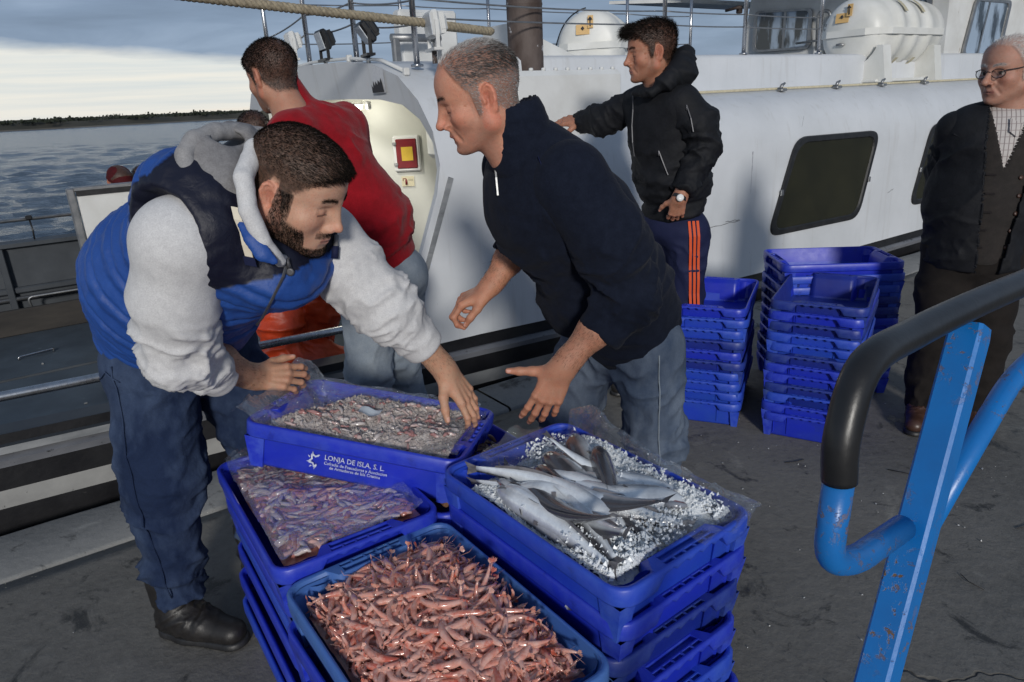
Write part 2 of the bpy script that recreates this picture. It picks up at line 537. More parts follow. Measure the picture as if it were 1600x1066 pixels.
# hull side below the deck line
mb = MB()
mb.m = 0
prof = [(.20, -1.5), (.10, -.4)]
rings = [[(u, v, z) for (v, z) in ((.34, -1.6), (.16, -.7), (.115, -.1))] + [(u, .11, .03 + sh(u)), (u, .11, .033 + sh(u)), (u, .105, .115 + sh(u)), (u, .105, .118 + sh(u)), (u, .10, .235 + sh(u)), (u, .10, .36 + sh(u))] for u in US]
rings = [[(u, p[0], p[1]) if len(p) == 2 else p for p in r] for u, r in zip(US, rings)]
b0 = len(mb.f)
mb.loft(rings, closed=False, smooth=False)
nseg = 8
for i in range(len(mb.f)):
    mb.mi[i] = 1 if i % nseg == 4 else 0
mb.m = 0
mb.loft([[(u, 3.62, -1.6), (u, 3.62, .3)] for u in US], closed=False)
mb.add([(-7, .34, -1.6), (-7, .1, .3), (-7, 3.62, .3), (-7, 3.62, -1.6)], [(0, 1, 2, 3)])
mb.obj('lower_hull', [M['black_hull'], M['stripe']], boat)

# rubbing strake
mb = MB()
rings = []
for u in US:
    s = sh(u)
    rings.append([(u, .10, .225 + s), (u, .062, .232 + s), (u, .058, .262 + s), (u, .085, .278 + s), (u, .10, .279 + s)])
mb.loft(rings, closed=False, smooth=False)
mb.obj('rubbing_strake', M['grey_rub'], boat)
# low deck: gunwale cap, deck, far bulwark
mb = MB()
UD = [u for u in US if u <= 1.5]
mb.m = 0
mb.loft([[(u, .07, .285 + sh(u)), (u, .065, .318 + sh(u))] for u in UD], closed=False)
mb.m = 1
mb.loft([[(u, .065, .318 + sh(u)), (u, .33, .322 + sh(u)), (u, .335, .30 + sh(u)), (u, .335, 0)] for u in UD], closed=False)
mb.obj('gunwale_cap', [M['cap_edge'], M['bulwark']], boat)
mb = MB()
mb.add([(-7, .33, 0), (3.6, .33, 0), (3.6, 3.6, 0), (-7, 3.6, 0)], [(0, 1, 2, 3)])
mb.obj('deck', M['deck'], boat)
mb = MB()
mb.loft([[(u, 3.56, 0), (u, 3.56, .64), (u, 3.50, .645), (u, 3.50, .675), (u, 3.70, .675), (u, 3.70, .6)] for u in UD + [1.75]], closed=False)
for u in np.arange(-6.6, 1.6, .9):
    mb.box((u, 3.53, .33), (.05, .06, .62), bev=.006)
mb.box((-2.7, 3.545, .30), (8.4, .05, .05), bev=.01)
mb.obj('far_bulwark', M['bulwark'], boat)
mb = MB()
mb.tube([(-7, 3.52, .235), (1.6, 3.52, .235)], .018, 8)
for u in np.arange(-6.3, 1.6, 1.3):
    mb.tube([(u, 3.60, .235), (u, 3.52, .235)], .012, 6)
mb.obj('side_pipe', M['dull_steel'], boat)
mb = MB()
mb.tube([(-7, 3.62, .84), (1.7, 3.62, .84)], .014, 8)
for u in (-6, -4.3, -2.3, -.32, 1.2):
    mb.tube([(u, 3.62, .675), (u, 3.62, .84)], .02, 8)
mb.obj('far_rail', M['dull_steel'], boat)
mb = MB()
mb.tube([(-.05, 3.61, .845), (-.045, 3.58, .76), (-.05, 3.57, .68)], .007, 6)
mb.box((-.05, 3.61, .852), (.045, .04, .035), bev=.006)
mb.obj('rail_lashing', M['black_plastic'], boat)
# raised dark board (fish pound) on the deck, with a bent handle above it
mb = MB()
mb.box((-2.75, 3.30, .1), (8.5, .04, .2), bev=.006)
mb.obj('pound_board', M['board'], boat)
mb = MB()
mb.tube(fillet([(-.18, 3.42, .1), (-.20, 3.40, .26), (.42, 3.40, .26), (.43, 3.42, .1)], .04), .010, 8)
mb.obj('bent_handle', M['dull_steel'], boat)
mb = MB()
mb.box((-2.5, 2.1, .006), (8.9, .012, .012))
mb.box((.12, 1.35, .05), (.03, .55, .10), bev=.006)
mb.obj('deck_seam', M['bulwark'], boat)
mb = MB()
mb.tube(fillet([(-.33, 2.55, 0), (-.33, 2.55, .022), (-.12, 2.6, .022), (-.12, 2.6, 0)], .012), .007, 6)
mb.tube(fillet([(-.62, .9, 0), (-.62, .9, .022), (-.40, .92, .022), (-.40, .92, 0)], .012), .007, 6)
mb.obj('deck_handle', M['steel'], boat)
mb = MB()
rr = random.Random(5)
for k in range(26):
    mb.box((rr.uniform(-1.5, 1.2), rr.uniform(.5, 3.1), .004), (rr.uniform(.01, .03), rr.uniform(.008, .02), .006), rot=(0, 0, rr.uniform(0, 3)))
mb.obj('deck_scraps', M['stripe'], boat, kind='stuff')
# near handrail of stainless tube on the gunwale
mb = MB()
mb.tube(fillet([(1.42, .17, .30), (1.42, .17, .455), (-1.0, .17, .53), (-5.5, .17, .60), (-5.5, .17, .45)], .05), .021, 12)
for u in (-4.2, -2.6, -1.05):
    mb.tube([(u, .17, .31 + sh(u)), (u, .17, .53 - .033 * (u + 1))], .016, 8)
mb.obj('handrail', M['steel'], boat)

# leaning white hatch panel in a metal frame on the deck
hp = empty('hatch_panel', MATB @ Vector((.20, 2.55, 0)), (0, 0, UA), label='tall white board in a grey metal frame standing on the boat deck', cat='panel')
mb = MB()
mb.box((.45, 0, .56), (.80, .035, 1.06), bev=.01)
mb.obj('board', M['white2'], hp)
mb = MB()
for x in (.02, .88):
    mb.box((x, 0, .56), (.05, .06, 1.13), bev=.008)
mb.box((.45, 0, 1.115), (.82, .06, .03), bev=.006)
mb.obj('frame', M['dull_steel'], hp)
mb = MB()
mb.box((.45, -.02, 1.085), (.80, .02, .03))
mb.obj('seal', M['rubber'], hp)

# ------------------------------------------------------------------ superstructure
OUT = [(.09, .2), (.095, .6), (.10, 1.1), (.115, 1.25), (.17, 1.42), (.27, 1.58), (.45, 1.71), (.75, 1.79), (1.2, 1.83), (1.85, 1.85)]
INN = [(.155, .0), (.15, .6), (.155, 1.1), (.17, 1.22), (.215, 1.36), (.31, 1.48), (.48, 1.56), (.75, 1.595), (1.2, 1.61), (1.85, 1.62)]
def mirror(pr): return pr + [(3.7 - v, z) for (v, z) in pr[::-1][1:]]
OUT, INN = mirror(OUT), mirror(INN)
def uend(z):
    zs = [0, .37, .58, 1.18, 1.35, 1.5, 1.75, 1.9]
    us_ = [1.42, 1.46, 1.52, 1.77, 1.79, 1.77, 1.74, 1.74]
    return float(np.interp(z, zs, us_))
mb = MB()
mb.smooth = True
o_end = [(uend(z), v, z + (0 if z > .25 else sh(1.5) + .12)) for v, z in OUT]
o_end2 = [(uend(z) + .02, v + (-.004 if v < 1 else .004 if v > 2.7 else 0), z + (.006 if z > 1.2 else 0)) for v, z in OUT]
rings = [[(u if k else uend(z), v, z if z > .25 else .352 + sh(u)) for v, z in OUT] for k, u in enumerate([1.7, 1.95, 2.3, 2.6])]
mb.loft(rings, closed=False)
i_end = [(uend(z) + .012, v, z) for v, z in INN]
mb.m = 1
mb.loft([i_end, [(2.3, v, z) for v, z in INN]], closed=False)
mb.m = 0
mb.loft([rings[0], i_end], closed=False, smooth=False)
mb.obj('end_arch', [M['white'], M['cream']], boat)

# long house: side wall, rounded shoulder, side deck, coaming and top
SIDE = [(.09, .25), (.095, .7), (.10, 1.08), (.112, 1.20), (.15, 1.31), (.22, 1.41), (.34, 1.49), (.50, 1.535), (.76, 1.555), (.78, 1.565), (.79, 1.80), (.81, 1.825), (.86, 1.835), (1.85, 1.86)]
SIDE = mirror(SIDE)
mb = MB(); mb.smooth = True
UH = [2.6, 3.4, 4.2, 5, 6, 7, 8, 9, 10.5, 12, 14, 17, 20, 23]
def flare(u): return max(0, u - 12) ** 2 * .012
mb.loft([[(u, v + (flare(u) if v < 1.8 else -flare(u)), z if z > .3 else .352 + sh(u)) for v, z in SIDE] for u in UH], closed=False, cap0=False)
mb.obj('house_shell', M['white'], boat)
mb = MB()
o2 = [(2.6, v, z) for v, z in SIDE]
mb.f.append(list(range(len(o2)))); mb.v += o2; mb.mi.append(0); mb.sm.append(False)
mb.f.append([i + len(o2) for i in range(len(OUT))]); mb.v += [(2.602, v, z) for v, z in OUT]; mb.mi.append(0); mb.sm.append(False)
mb.obj('cross_bulkhead', M['cream'], boat)
# toe rail, fairleads and seams
mb = MB()
mb.tube([(2.6, .50, 1.548), (22, .50, 1.548)], .011, 6)
mb.obj('toe_rail', M['strap'], boat)
for u in (3.2, 5.2, 6.0, 6.75, 7.55, 9.2):
    mb = MB()
    mb.box((0, 0, .012), (.075, .05, .024), bev=.006)
    mb.tube([(-.02, 0, .02), (-.005, 0, .05), (.03, 0, .062)], [.016, .013, .009], 8)
    mb.obj('deck_cleat', M['dull_steel'], boat, loc=(u, .445, 1.525))
mb = MB()
mb.box((4.4, .0985, .72), (.006, .004, .8))
mb.obj('panel_seam', M['grey_print'], boat)
# strip on the pillar edge
mb = MB()
pts = [(uend(z) + .055, .094, z) for z in (.42, .58, .8, 1.0, 1.18)]
for i in range(4):
    a, b = Vector(pts[i]), Vector(pts[i + 1])
    mb.box((a + b) / 2, (.026, .014, (b - a).length + .004), rot=(0, math.atan2(b.x - a.x, b.z - a.z), 0))
mb.obj('edge_strip', M['cap_edge'], boat)

for (u0, z0, L, a) in ((3.95, .62, .34, .03), (4.12, .64, .16, -.02), (6.4, .60, .10, .3), (2.5, .8, .06, 1.2), (2.15, .72, .05, .9), (5.0, 1.26, .08, 1.4)):
    mb = MB()
    pts = [(u0 + L * k / 6 * math.cos(a), .0925 if z0 < 1.1 else .108, z0 + L * k / 6 * math.sin(a) + .004 * math.sin(k * 2.1)) for k in range(7)]
    mb.loft([[(x, y, z - .0012 - .0012 * (k % 2)), (x, y - .0012, z), (x, y, z + .0016)] for k, (x, y, z) in enumerate(pts)], closed=False, smooth=False)
    mb.obj('scuff_mark', M['black_plastic'], boat)
for u in (2.62, 7.9):
    mb = MB(); mb.box((u, .0935, .75), (.005, .003, .72)); mb.obj('panel_seam', M['grey_print'], boat)
# side windows
def side_window(tl, tr, br, bl, v=.094):
    q = [Vector((a[0], v, a[1])) for a in (bl, br, tr, tl)]
    w_ = MB()
    def rr_(q, r, off, y, n=6):
        c = sum(q, Vector()) / 4
        out = []
        for i in range(4):
            p = q[i]
            d1 = (q[i - 1] - p).normalized(); d2 = (q[(i + 1) % 4] - p).normalized()
            p = p + (d1 + d2) * off
            for k in range(n + 1):
                t = k / n
                a, b = p + d1 * r, p + d2 * r
                pt = a * (1 - t) ** 2 + p * 2 * t * (1 - t) + b * t * t
                out.append(Vector((pt.x, y, pt.z)))
        return out
    rings = [rr_(q, .14, 0, v + .004), rr_(q, .14, .004, v - .016), rr_(q, .13, .045, v - .018), rr_(q, .12, .055, v - .004)]
    w_.loft(rings, smooth=False)
    fr = w_.obj('window_frame', M['rubber'], boat)
    p = MB()
    rg = rr_(q, .12, .05, v - .006)
    p.add(rg, [list(range(len(rg)))])
    p.obj('pane', M['glass_dark'], fr)
    for a, b_ in ((tl, bl), (tr, br)):
        c = MB()
        pt = Vector((a[0] * .45 + b_[0] * .55, v - .02, a[1] * .45 + b_[1] * .55))
        c.box(pt, (.03, .012, .045), bev=.003)
        c.obj('clip', M['dull_steel'], fr)
side_window((4.92, 1.19), (6.13, 1.17), (5.93, .43), (4.63, .45))
side_window((7.06, 1.17), (8.25, 1.16), (8.05, .42), (6.82, .43))
side_window((9.3, 1.17), (10.4, 1.16), (10.2, .42), (9.05, .43))

# passage: bulkhead facing the deck with hose cabinet, sign and a lit lamp
A, B = loc_of((-1.72, 5.42, 0)), loc_of((-.15, 5.42, 0))
mb = MB()
mb.add([(A.x, A.y, 0), (B.x, B.y, 0), (B.x, B.y, 1.66), (A.x, A.y, 1.66)], [(0, 1, 2, 3)])
mb.obj('passage_bulkhead', M['cream'], boat)
mb = MB()
mb.add([(2.62, .16, 0), (1.5, .16, 0), (1.75, .16, 1.1), (2.62, .16, 1.1)], [(0, 1, 2, 3)])
mb.obj('passage_side_wall', M['cream'], boat)
rotw = (0, 0, -UA)
def wl(x, y, z): return loc_of((x, y, 0)) + Vector((0, 0, z))
cab = MB()
cab.box((0, 0, 0), (.20, .03, .265), bev=.012)
fb = cab.obj('hose_cabinet', M['white2'], boat, loc=wl(-.722, 5.40, 1.215), rot=(0, 0, -UA))
d = MB(); d.box((0, -.018, 0), (.155, .014, .215), bev=.006)
d.obj('cabinet_door', M['red'], fb)
d = MB(); d.box((.005, -.0275, 0), (.085, .004, .10))
d.obj('notice', M['yellow'], fb)
for z in (-.075, .075):
    d = MB(); d.box((-.085, -.024, z), (.03, .02, .022), bev=.004)
    d.obj('hinge', M['dull_steel'], fb)
sg = MB(); sg.box((0, 0, 0), (.095, .006, .075))
sgo = sg.obj('extinguisher_sign', M['sign_tan'], boat, loc=wl(-.735, 5.41, 1.01), rot=(0, 0, -UA))
d = MB()
d.lathe([(.0, -.022), (.009, -.02), (.009, .01), (.004, .018), (.004, .024)], c=(-.012, -.005, -.004), n=10)
d.tube([(-.014, -.005, .02), (-.035, -.005, .022), (-.036, -.005, .005)], .003, 5)
d.obj('pictogram', M['red'], sgo)
def text_mesh(name, txt, size, matl, parent, loc, rot, align='LEFT', depth=0.0006, xs=1.0, **k):
    cu = bpy.data.curves.new(name, 'FONT')
    cu.body = txt
    cu.size = size
    cu.align_x = align
    cu.extrude = depth
    cu.resolution_u = 2
    to = bpy.data.objects.new(name, cu)
    col.objects.link(to)
    dg = bpy.context.evaluated_depsgraph_get()
    me = bpy.data.meshes.new_from_object(to.evaluated_get(dg))
    bpy.data.objects.remove(to)
    for v in me.vertices:
        v.co.x *= xs
    me.materials.clear()
    return mesh_obj(name, me, parent, matl, loc=loc, rot=rot, **k)
text_mesh('sign_lettering', 'CO2', .018, M['sign_dark'], sgo, (.004, -.0036, .004), (R(90), 0, 0))
# lamp under the passage roof
lp = MB()
lp.lathe([(.0, 0), (.05, 0), (.052, -.02), (.04, -.028)], n=16)
lpo = lp.obj('ceiling_lamp', M['white2'], boat, loc=wl(-.98, 5.0, 1.60), rot=(0, 0, 0))
m_, t_, b_ = principled('lamp_glow', Roughness=.4)
b_.inputs['Emission Color'].default_value = (1.0, .93, .75, 1)
b_.inputs['Emission Strength'].default_value = 9
lp = MB(); lp.lathe([(.0, -.028), (.038, -.029), (.034, -.05), (.02, -.062), (0, -.066)], n=16)
lp.obj('bulb_glass', m_, lpo)
lp = MB(); lp.box((.085, .0, -.03), (.035, .03, .055), bev=.006)
lp.obj('switch_box', M['dull_steel'], lpo)
pl = bpy.data.lights.new('passage_lamp', 'POINT'); pl.energy = 9; pl.color = (1.0, .96, .84); pl.shadow_soft_size = .05
plo = bpy.data.objects.new('passage_lamp', pl); col.objects.link(plo); plo.location = MATB @ (wl(-.98, 5.0, 1.515))

# pictogram sticker and pipe clips on the beam
st = MB()
def on_beam(v, z): return (uend(z) - .006, v, z)
st.add([on_beam(.62, 1.63), on_beam(.79, 1.63), on_beam(.74, 1.775), on_beam(.60, 1.76)][::-1], [(0, 1, 2, 3)])
sto = st.obj('faded_sticker', mat('faded_sticker', (.55, .57, .61), (.66, .67, .69), rough=.5, scale=60), boat)
st = MB()
pts = [(.63, 1.634), (.785, 1.634), (.78, 1.68), (.765, 1.66), (.75, 1.70), (.735, 1.67), (.72, 1.695), (.70, 1.675), (.685, 1.70), (.665, 1.685), (.645, 1.71), (.635, 1.685)]
st.add([(uend(z) - .010, v, z) for v, z in pts], [list(range(len(pts)))])
st.obj('silhouette_print', M['sign_dark'], sto)
mb = MB()
pts = [(1.80, v, z + .02) for v, z in OUT if z > 1.6]
mb.tube(pts, .011, 6)
for (u, v, z) in [pts[i] for i in range(0, len(pts), 2)]:
    mb.box((u, v, z), (.035, .03, .04), bev=.005)
mb.obj('cable_conduit', M['white2'], boat)

# pedestal and rusty pipe
mb = MB()
mb.box((2.74, .72, 1.455), (.84, 1.1, .51), bev=.03)
for k in range(9):
    mb.lathe([(.0, .018), (.012, .016), (.014, 0)], c=(2.38 + .09 * k, .21, 1.708), n=8)
mb.obj('pedestal', M['white2'], boat)
mb = MB()
mb.lathe([(.135, 0), (.135, .01), (.118, .016), (.118, .42), (.121, .425), (.121, .435), (.118, .44), (.118, 2.4)], c=(2.92, .86, 1.716), n=32)
mb.obj('exhaust_pipe', M['rust'], boat)
mb = MB()
mb.add([(3.3, 1.55, 1.83), (4.05, 1.55, 1.83), (4.0, 1.55, 1.86), (3.3, 1.55, 2.12), (3.3, 1.95, 1.83), (4.05, 1.95, 1.83), (4.0, 1.95, 1.86), (3.3, 1.95, 2.12)], [(0, 1, 2, 3), (4, 7, 6, 5), (2, 6, 7, 3), (1, 5, 6, 2), (0, 3, 7, 4)])
mb.box((2.75, 1.9, 2.02), (.5, .12, .42), bev=.02)
mb.obj('gusset', M['white2'], boat)
mb = MB()
mb.tube([(2.35, 1.7, 2.02), (2.75, 1.7, 2.02)], .028, 10)
mb.box((2.38, 1.7, 1.92), (.05, .06, .2), bev=.01)
mb.box((2.72, 1.7, 1.92), (.05, .06, .2), bev=.01)
mb.obj('fairlead_roller', M['dull_steel'], boat)
mb = MB()
mb.lathe([(.0, .16), (.06, .15), (.11, .11), (.13, .05), (.135, 0)], c=(2.52, 1.0, 1.70), n=24)
mb.obj('dome_vent', M['white2'], boat)

# railings: stanchions and wires
posts = [(1.85, 2.03, 1.85), (1.86, 1.22, 1.83), (1.93, .56, 1.76), (4.25, .86, 1.835), (5.22, .86, 1.835), (6.32, .86, 1.835), (3.06, 2.9, 1.8), (4.0, 2.9, 1.8), (5.84, 2.9, 1.8), (6.88, 2.9, 1.8), (1.84, 2.9, 1.78)]
for p in posts:
    mb = MB()
    mb.tube([(0, 0, 0), (0, 0, .95)], .017, 10)
    mb.lathe([(.036, 0), (.036, .012), (.018, .016)], n=12)
    mb.obj('stanchion', M['steel'], boat, loc=p)
def wire(a, b, sag, r=.0055, name='rail_wire'):
    a, b = Vector(a), Vector(b)
    mb = MB()
    mb.tube([a.lerp(b, i / 8) - Vector((0, 0, sag * 4 * (i / 8) * (1 - i / 8))) for i in range(9)], r, 6)
    return mb.obj(name, M['dull_steel'], boat)
P_ = posts
for dz, sg_ in ((.22, .02), (.34, .015), (.62, .01)):
    for i, j in ((0, 1), (1, 2), (0, 10)):
        wire(Vector(P_[i]) + Vector((0, 0, dz)), Vector(P_[j]) + Vector((0, 0, dz)), sg_)
for dz, sg_ in ((.215, .01), (.31, .02)):
    wire(Vector(P_[3]) + Vector((0, 0, dz)), Vector(P_[4]) + Vector((0, 0, dz)), .006)
    wire(Vector(P_[4]) + Vector((0, 0, dz)), Vector(P_[5]) + Vector((0, 0, dz)), .006)
    wire(Vector((1.93, .56, 1.80 + dz)), Vector(P_[3]) + Vector((0, 0, dz)), sg_)
for dz in (.12, .3, .6):
    wire(Vector(P_[10]) + Vector((0, 0, dz)), Vector(P_[6]) + Vector((0, 0, dz)), .01)
    for i, j in ((6, 7), (7, 8), (8, 9)):
        wire(Vector(P_[i]) + Vector((0, 0, dz)), Vector(P_[j]) + Vector((0, 0, dz)), .01)

# floodlights
def floodlight(p, aim, kind):
    body = M['black_plastic'] if kind == 'black' else M['white2']
    e = MB()
    rz = math.atan2(aim[1], aim[0])
    Rm = Matrix.Rotation(rz, 3, 'Z') @ Matrix.Rotation(math.atan2(-aim[2], math.hypot(aim[0], aim[1])), 3, 'Y')
    c = Vector((0, 0, .13))
    T = Matrix.Translation(c) @ Rm.to_4x4()
    e.box((0, 0, 0), (.045, .17, .13), bev=.012, mat=T @ Matrix.Translation((0, 0, 0)))
    e.box((0, 0, 0), (.05, .11, .09), bev=.015, mat=T @ Matrix.Translation((-.045, 0, 0)))
    for k in range(5):
        e.box((0, 0, 0), (.05, .006, .10), mat=T @ Matrix.Translation((-.03, -.05 + .025 * k, 0)))
    for s_ in (-1, 1):
        e.box((0, 0, 0), (.02, .008, .14), mat=Matrix.Translation(c + Vector((0, 0, -.055))) @ Matrix.Rotation(rz, 4, 'Z') @ Matrix.Translation((0, s_ * .092, 0)))
    e.box((0, 0, .008), (.05, .20, .014), rot=(0, 0, rz))
    fo = e.obj('floodlight', body, boat, loc=p)
    g = MB()
    g.box((0, 0, 0), (.006, .145, .105), mat=T @ Matrix.Translation((.0245, 0, 0)))
    g.obj('lamp_glass', M['lens'], fo)
    b2 = MB()
    b2.tube([(0, 0, -.06), (0, 0, .01)], .014, 8)
    b2.obj('bracket', M['dull_steel'] if kind == 'black' else M['rust'], fo)
floodlight((1.78, 2.16, 1.90), (-.9, .1, -.15), 'white')
floodlight((1.80, 1.60, 1.86), (-.9, .1, -.25), 'black')
floodlight((1.80, .92, 1.84), (-.9, .2, -.6), 'black')
floodlight((1.90, .30, 1.82), (-.95, .25, -.1), 'white')

# wheelhouse
WU, WV, WZ = 8.9, .92, 1.75
wh = MB()
xs = [WU, WU + 7]
ring0 = [(WU, WV, WZ), (WU, WV + .05, WZ + 1.25), (WU, 3.55 - .05, WZ + 1.25), (WU - .25, 3.7, WZ)]
wh.add([(8.9, .92, 1.6), (8.9, .97, 3.05), (8.9, 3.55, 3.05), (8.9, 3.75, 1.6), (16, .92, 1.6), (16, .97, 3.05), (16, 3.55, 3.05), (16, 3.7, 1.6)],
       [(0, 1, 2, 3), (0, 4, 5, 1), (3, 2, 6, 7), (1, 5, 6, 2)])
wh.obj('wheelhouse', M['white2'], boat)
ev = MB()
ev.box((12.2, 2.3, 3.0), (8.4, 3.9, .10), bev=.03)
ev.add([(8.3, 4.35, 2.78), (7.8, 5.3, 2.86), (10.5, 5.3, 2.86), (10.5, 4.35, 2.78), (8.3, 4.35, 2.84), (7.8, 5.3, 2.90), (10.5, 5.3, 2.9), (10.5, 4.35, 2.84)], [(0, 1, 2, 3), (4, 7, 6, 5), (0, 4, 5, 1), (1, 5, 6, 2), (0, 3, 7, 4)])
ev.obj('wheelhouse_roof', M['white2'], boat)
def flat_window(q, nrm, name='wheelhouse_window', bar=None):
    q = [Vector(p) for p in q]; nrm = Vector(nrm)
    c = sum(q, Vector()) / 4
    f_ = MB()
    def ring(sc, off): return [c + (p - c) * sc + nrm * off for p in fillet_loop(q, .08)]
    def fillet_loop(q, r):
        out = []
        for i in range(4):
            p = q[i]; d1 = (q[i - 1] - p).normalized(); d2 = (q[(i + 1) % 4] - p).normalized()
            for k in range(5):
                t = k / 4
                out.append((p + d1 * r) * (1 - t) ** 2 + p * 2 * t * (1 - t) + (p + d2 * r) * t * t)
        return out
    f_.loft([ring(1.06, -.002), ring(1.06, .02), ring(.95, .02), ring(.94, .004)], smooth=False)
    if bar is not None:
        a = q[0].lerp(q[1], bar); b = q[3].lerp(q[2], bar)
        dr = (q[1] - q[0]).normalized() * .018
        f_.add([a - dr + nrm * .016, a + dr + nrm * .016, b + dr + nrm * .016, b - dr + nrm * .016], [(0, 1, 2, 3)])
    fo = f_.obj(name, M['dull_steel'], boat)
    g = MB(); rg = ring(.95, .008); g.add(rg, [list(range(len(rg)))])
    g.obj('pane', M['glass_blue'], fo)
flat_window([(8.85, 3.45, 2.06), (8.87, 2.62, 2.04), (8.87, 2.62, 2.50), (8.85, 3.45, 2.56)], (-1, -.04, 0), bar=.55)
flat_window([(8.88, 2.08, 1.98), (8.895, 1.15, 1.98), (8.895, 1.15, 2.46), (8.88, 2.08, 2.48)], (-1, -.04, 0))
flat_window([(9.32, .915, 1.82), (10.28, .915, 1.79), (10.42, .935, 2.42), (9.52, .935, 2.42)], (0, -1, .03), bar=.38)
mb = MB()
for v in (2.42, 2.2):
    mb.tube(fillet([(8.84, v - .12, 1.9), (8.78, v - .12, 2.45), (8.78, v + .05, 2.45), (8.84, v + .05, 1.9)], .08), .022, 8)
mb.tube([(8.78, 2.75, 2.1), (8.78, 2.1, 2.12)], .015, 6)
mb.obj('grab_rail', M['dull_steel'], boat)
mb = MB()
mb.tube([(8.5, 3.7, 2.6), (8.5, 3.45, 2.62)], .02, 6)
mb.box((8.6, 3.55, 2.6), (.08, .06, .1), bev=.01)
mb.obj('wall_lamp', M['rust'], boat)

# ------------------------------------------------------------------ life raft canisters on their cradles
def raft(loc, rot, label, small=False):
    e = empty('life_raft_canister', loc, rot, label=label, cat='life raft', group='life raft canisters on the boat')
    Rr, L = .335, 1.42
    def half(z0, z1, rad):
        mb = MB(); mb.smooth = True
        n = 24
        prof = [(.0, 0), (rad * .62, .012), (rad * .85, .05), (rad * .97, .12), (rad, .22)]
        pr = [(x, r) for r, x in prof]
        for x0 in (.36, .64, .92):
            pr += [(x0, rad), (x0 + .015, rad + .016), (x0 + .11, rad + .016), (x0 + .125, rad)]
        pr += [(L - x, r) for r, x in prof[::-1]]
        rings = []
        for x, r in pr:
            rings.append([(x, r * math.cos(a), r * math.sin(a)) for a in [z0 + (z1 - z0) * k / n for k in range(n + 1)]])
        mb.loft(rings, closed=False)
        return mb
    half(0, math.pi, Rr).obj('upper_shell', M['raft'], e)
    half(math.pi, 2 * math.pi, Rr * .975).obj('lower_shell', M['raft'], e)
    mb = MB()
    out = [(.0, y) for y in np.linspace(-Rr * .70, Rr * .70, 7)]
    loop = [(-.012, y) for y in (-.2, .2)] + [(.06, Rr * .9), (.2, Rr + .022), (L - .2, Rr + .022), (L - .06, Rr * .9), (L + .012, .2), (L + .012, -.2), (L - .06, -Rr * .9), (L - .2, -Rr - .022), (.2, -Rr - .022), (.06, -Rr * .9)]
    c_ = [(x, y, -.03) for x, y in loop]
    inn = [(L / 2 + (x - L / 2) * .93, y * .9) for x, y in loop]
    mb.loft([[(x, y, -.03) for x, y in inn], c_, [(x, y, .03) for x, y in loop], [(x, y, .03) for x, y in inn]], smooth=False)
    mb.obj('joint_flange', M['raft'], e)
    for x in (.53, .87):
        mb = MB()
        mb.loft([[(x - .03, (Rr + .02) * math.cos(a), (Rr + .02) * math.sin(a)), (x + .03, (Rr + .02) * math.cos(a), (Rr + .02) * math.sin(a))] for a in np.linspace(-2.4, 2.6, 40)], closed=False)
        mb.obj('strap', M['strap'], e)
    for x in (.30, 1.12):
        mb = MB()
        mb.tube([(x + .06 * math.sin((a + .2) * 1.3), (Rr + .028 + .02 * math.exp(-(a * 4) ** 2)) * math.cos(-a), (Rr + .028) * math.sin(-a)) for a in np.linspace(-1.4, 1.0, 24)], .007, 6)
        mb.obj('lashing', M['black_plastic'], e)
    mb = MB()
    for x in (.05, 1.05):
        pts = [(-.42, -.47), (-.36, -.13), (-.30, -.13)] + [(Rr * math.cos(a), Rr * math.sin(a)) for a in np.linspace(math.pi * 1.16, math.pi * 1.84, 14)] + [(.30, -.13), (.36, -.13), (.42, -.47)]
        pts = [(y, max(z, -.47)) for y, z in pts]
        mb.loft([[(x, y, z) for y, z in pts], [(x + .14, y, z) for y, z in pts]], cap0=True, cap1=True, smooth=False)
    mb.box((.62, .0, -.452), (1.2, .7, .03), bev=.008)
    mb.obj('cradle', M['raft'], e)
    mb = MB(); mb.box((-.004, -.02, .21), (.006, .052, .11), rot=(0, .10, .05)); mb.box((.003, .055, .145), (.006, .13, .09), rot=(0, .18, .1))
    lb = mb.obj('pictogram_label', M['label_orange'], e, rot=(0, 0, 0))
    mb = MB()
    mb.tube([(-.012, -.02, .17), (-.022, -.02, .24)], .006, 5); mb.add([(-.020, -.045, .225), (-.020, .005, .225), (-.028, -.02, .255)], [(0, 1, 2)])
    mb.lathe([(0, .02), (.018, .0), (0, -.02)], c=(-.004, .055, .155), n=8)
    mb.obj('label_print', M['sign_dark'], lb)
    return e
M['raft'] = mat('raft_fibreglass', (.72, .72, .69), (.64, .64, .60), rough=.42, scale=4, spots=(.35, .32, .27), spot_scale=14, spot_at=.73, bump=.1, bscale=30)
r1_ = raft(MATB @ Vector((6.95, .98, 2.03)), (0, 0, UA), 'big white life raft canister strapped on its cradle beside the wheelhouse')
for i, tx in enumerate(('DEMONSTRACION', 'INFLATABLE')):
    pass
text_mesh('raft_lettering', 'SERVICIO', .036, M['sign_dark'], r1_, (.030, .262, .085), (R(90), 0, R(-76)))
text_mesh('raft_lettering', 'INFLABLE', .036, M['sign_dark'], r1_, (.030, .262, .045), (R(90), 0, R(-76)))
r2_ = raft(MATB @ Vector((4.7, 2.25, 2.02)), (0, 0, R(74)), 'white life raft canister farther back, behind the head of the man in the black jacket')
# brass fitting on the end of the near one
mb = MB(); mb.tube([(-.01, .08, -.10), (-.02, .04, -.095), (-.01, .0, -.105)], .012, 6); mb.obj('end_fitting', M['dull_steel'], r1_)

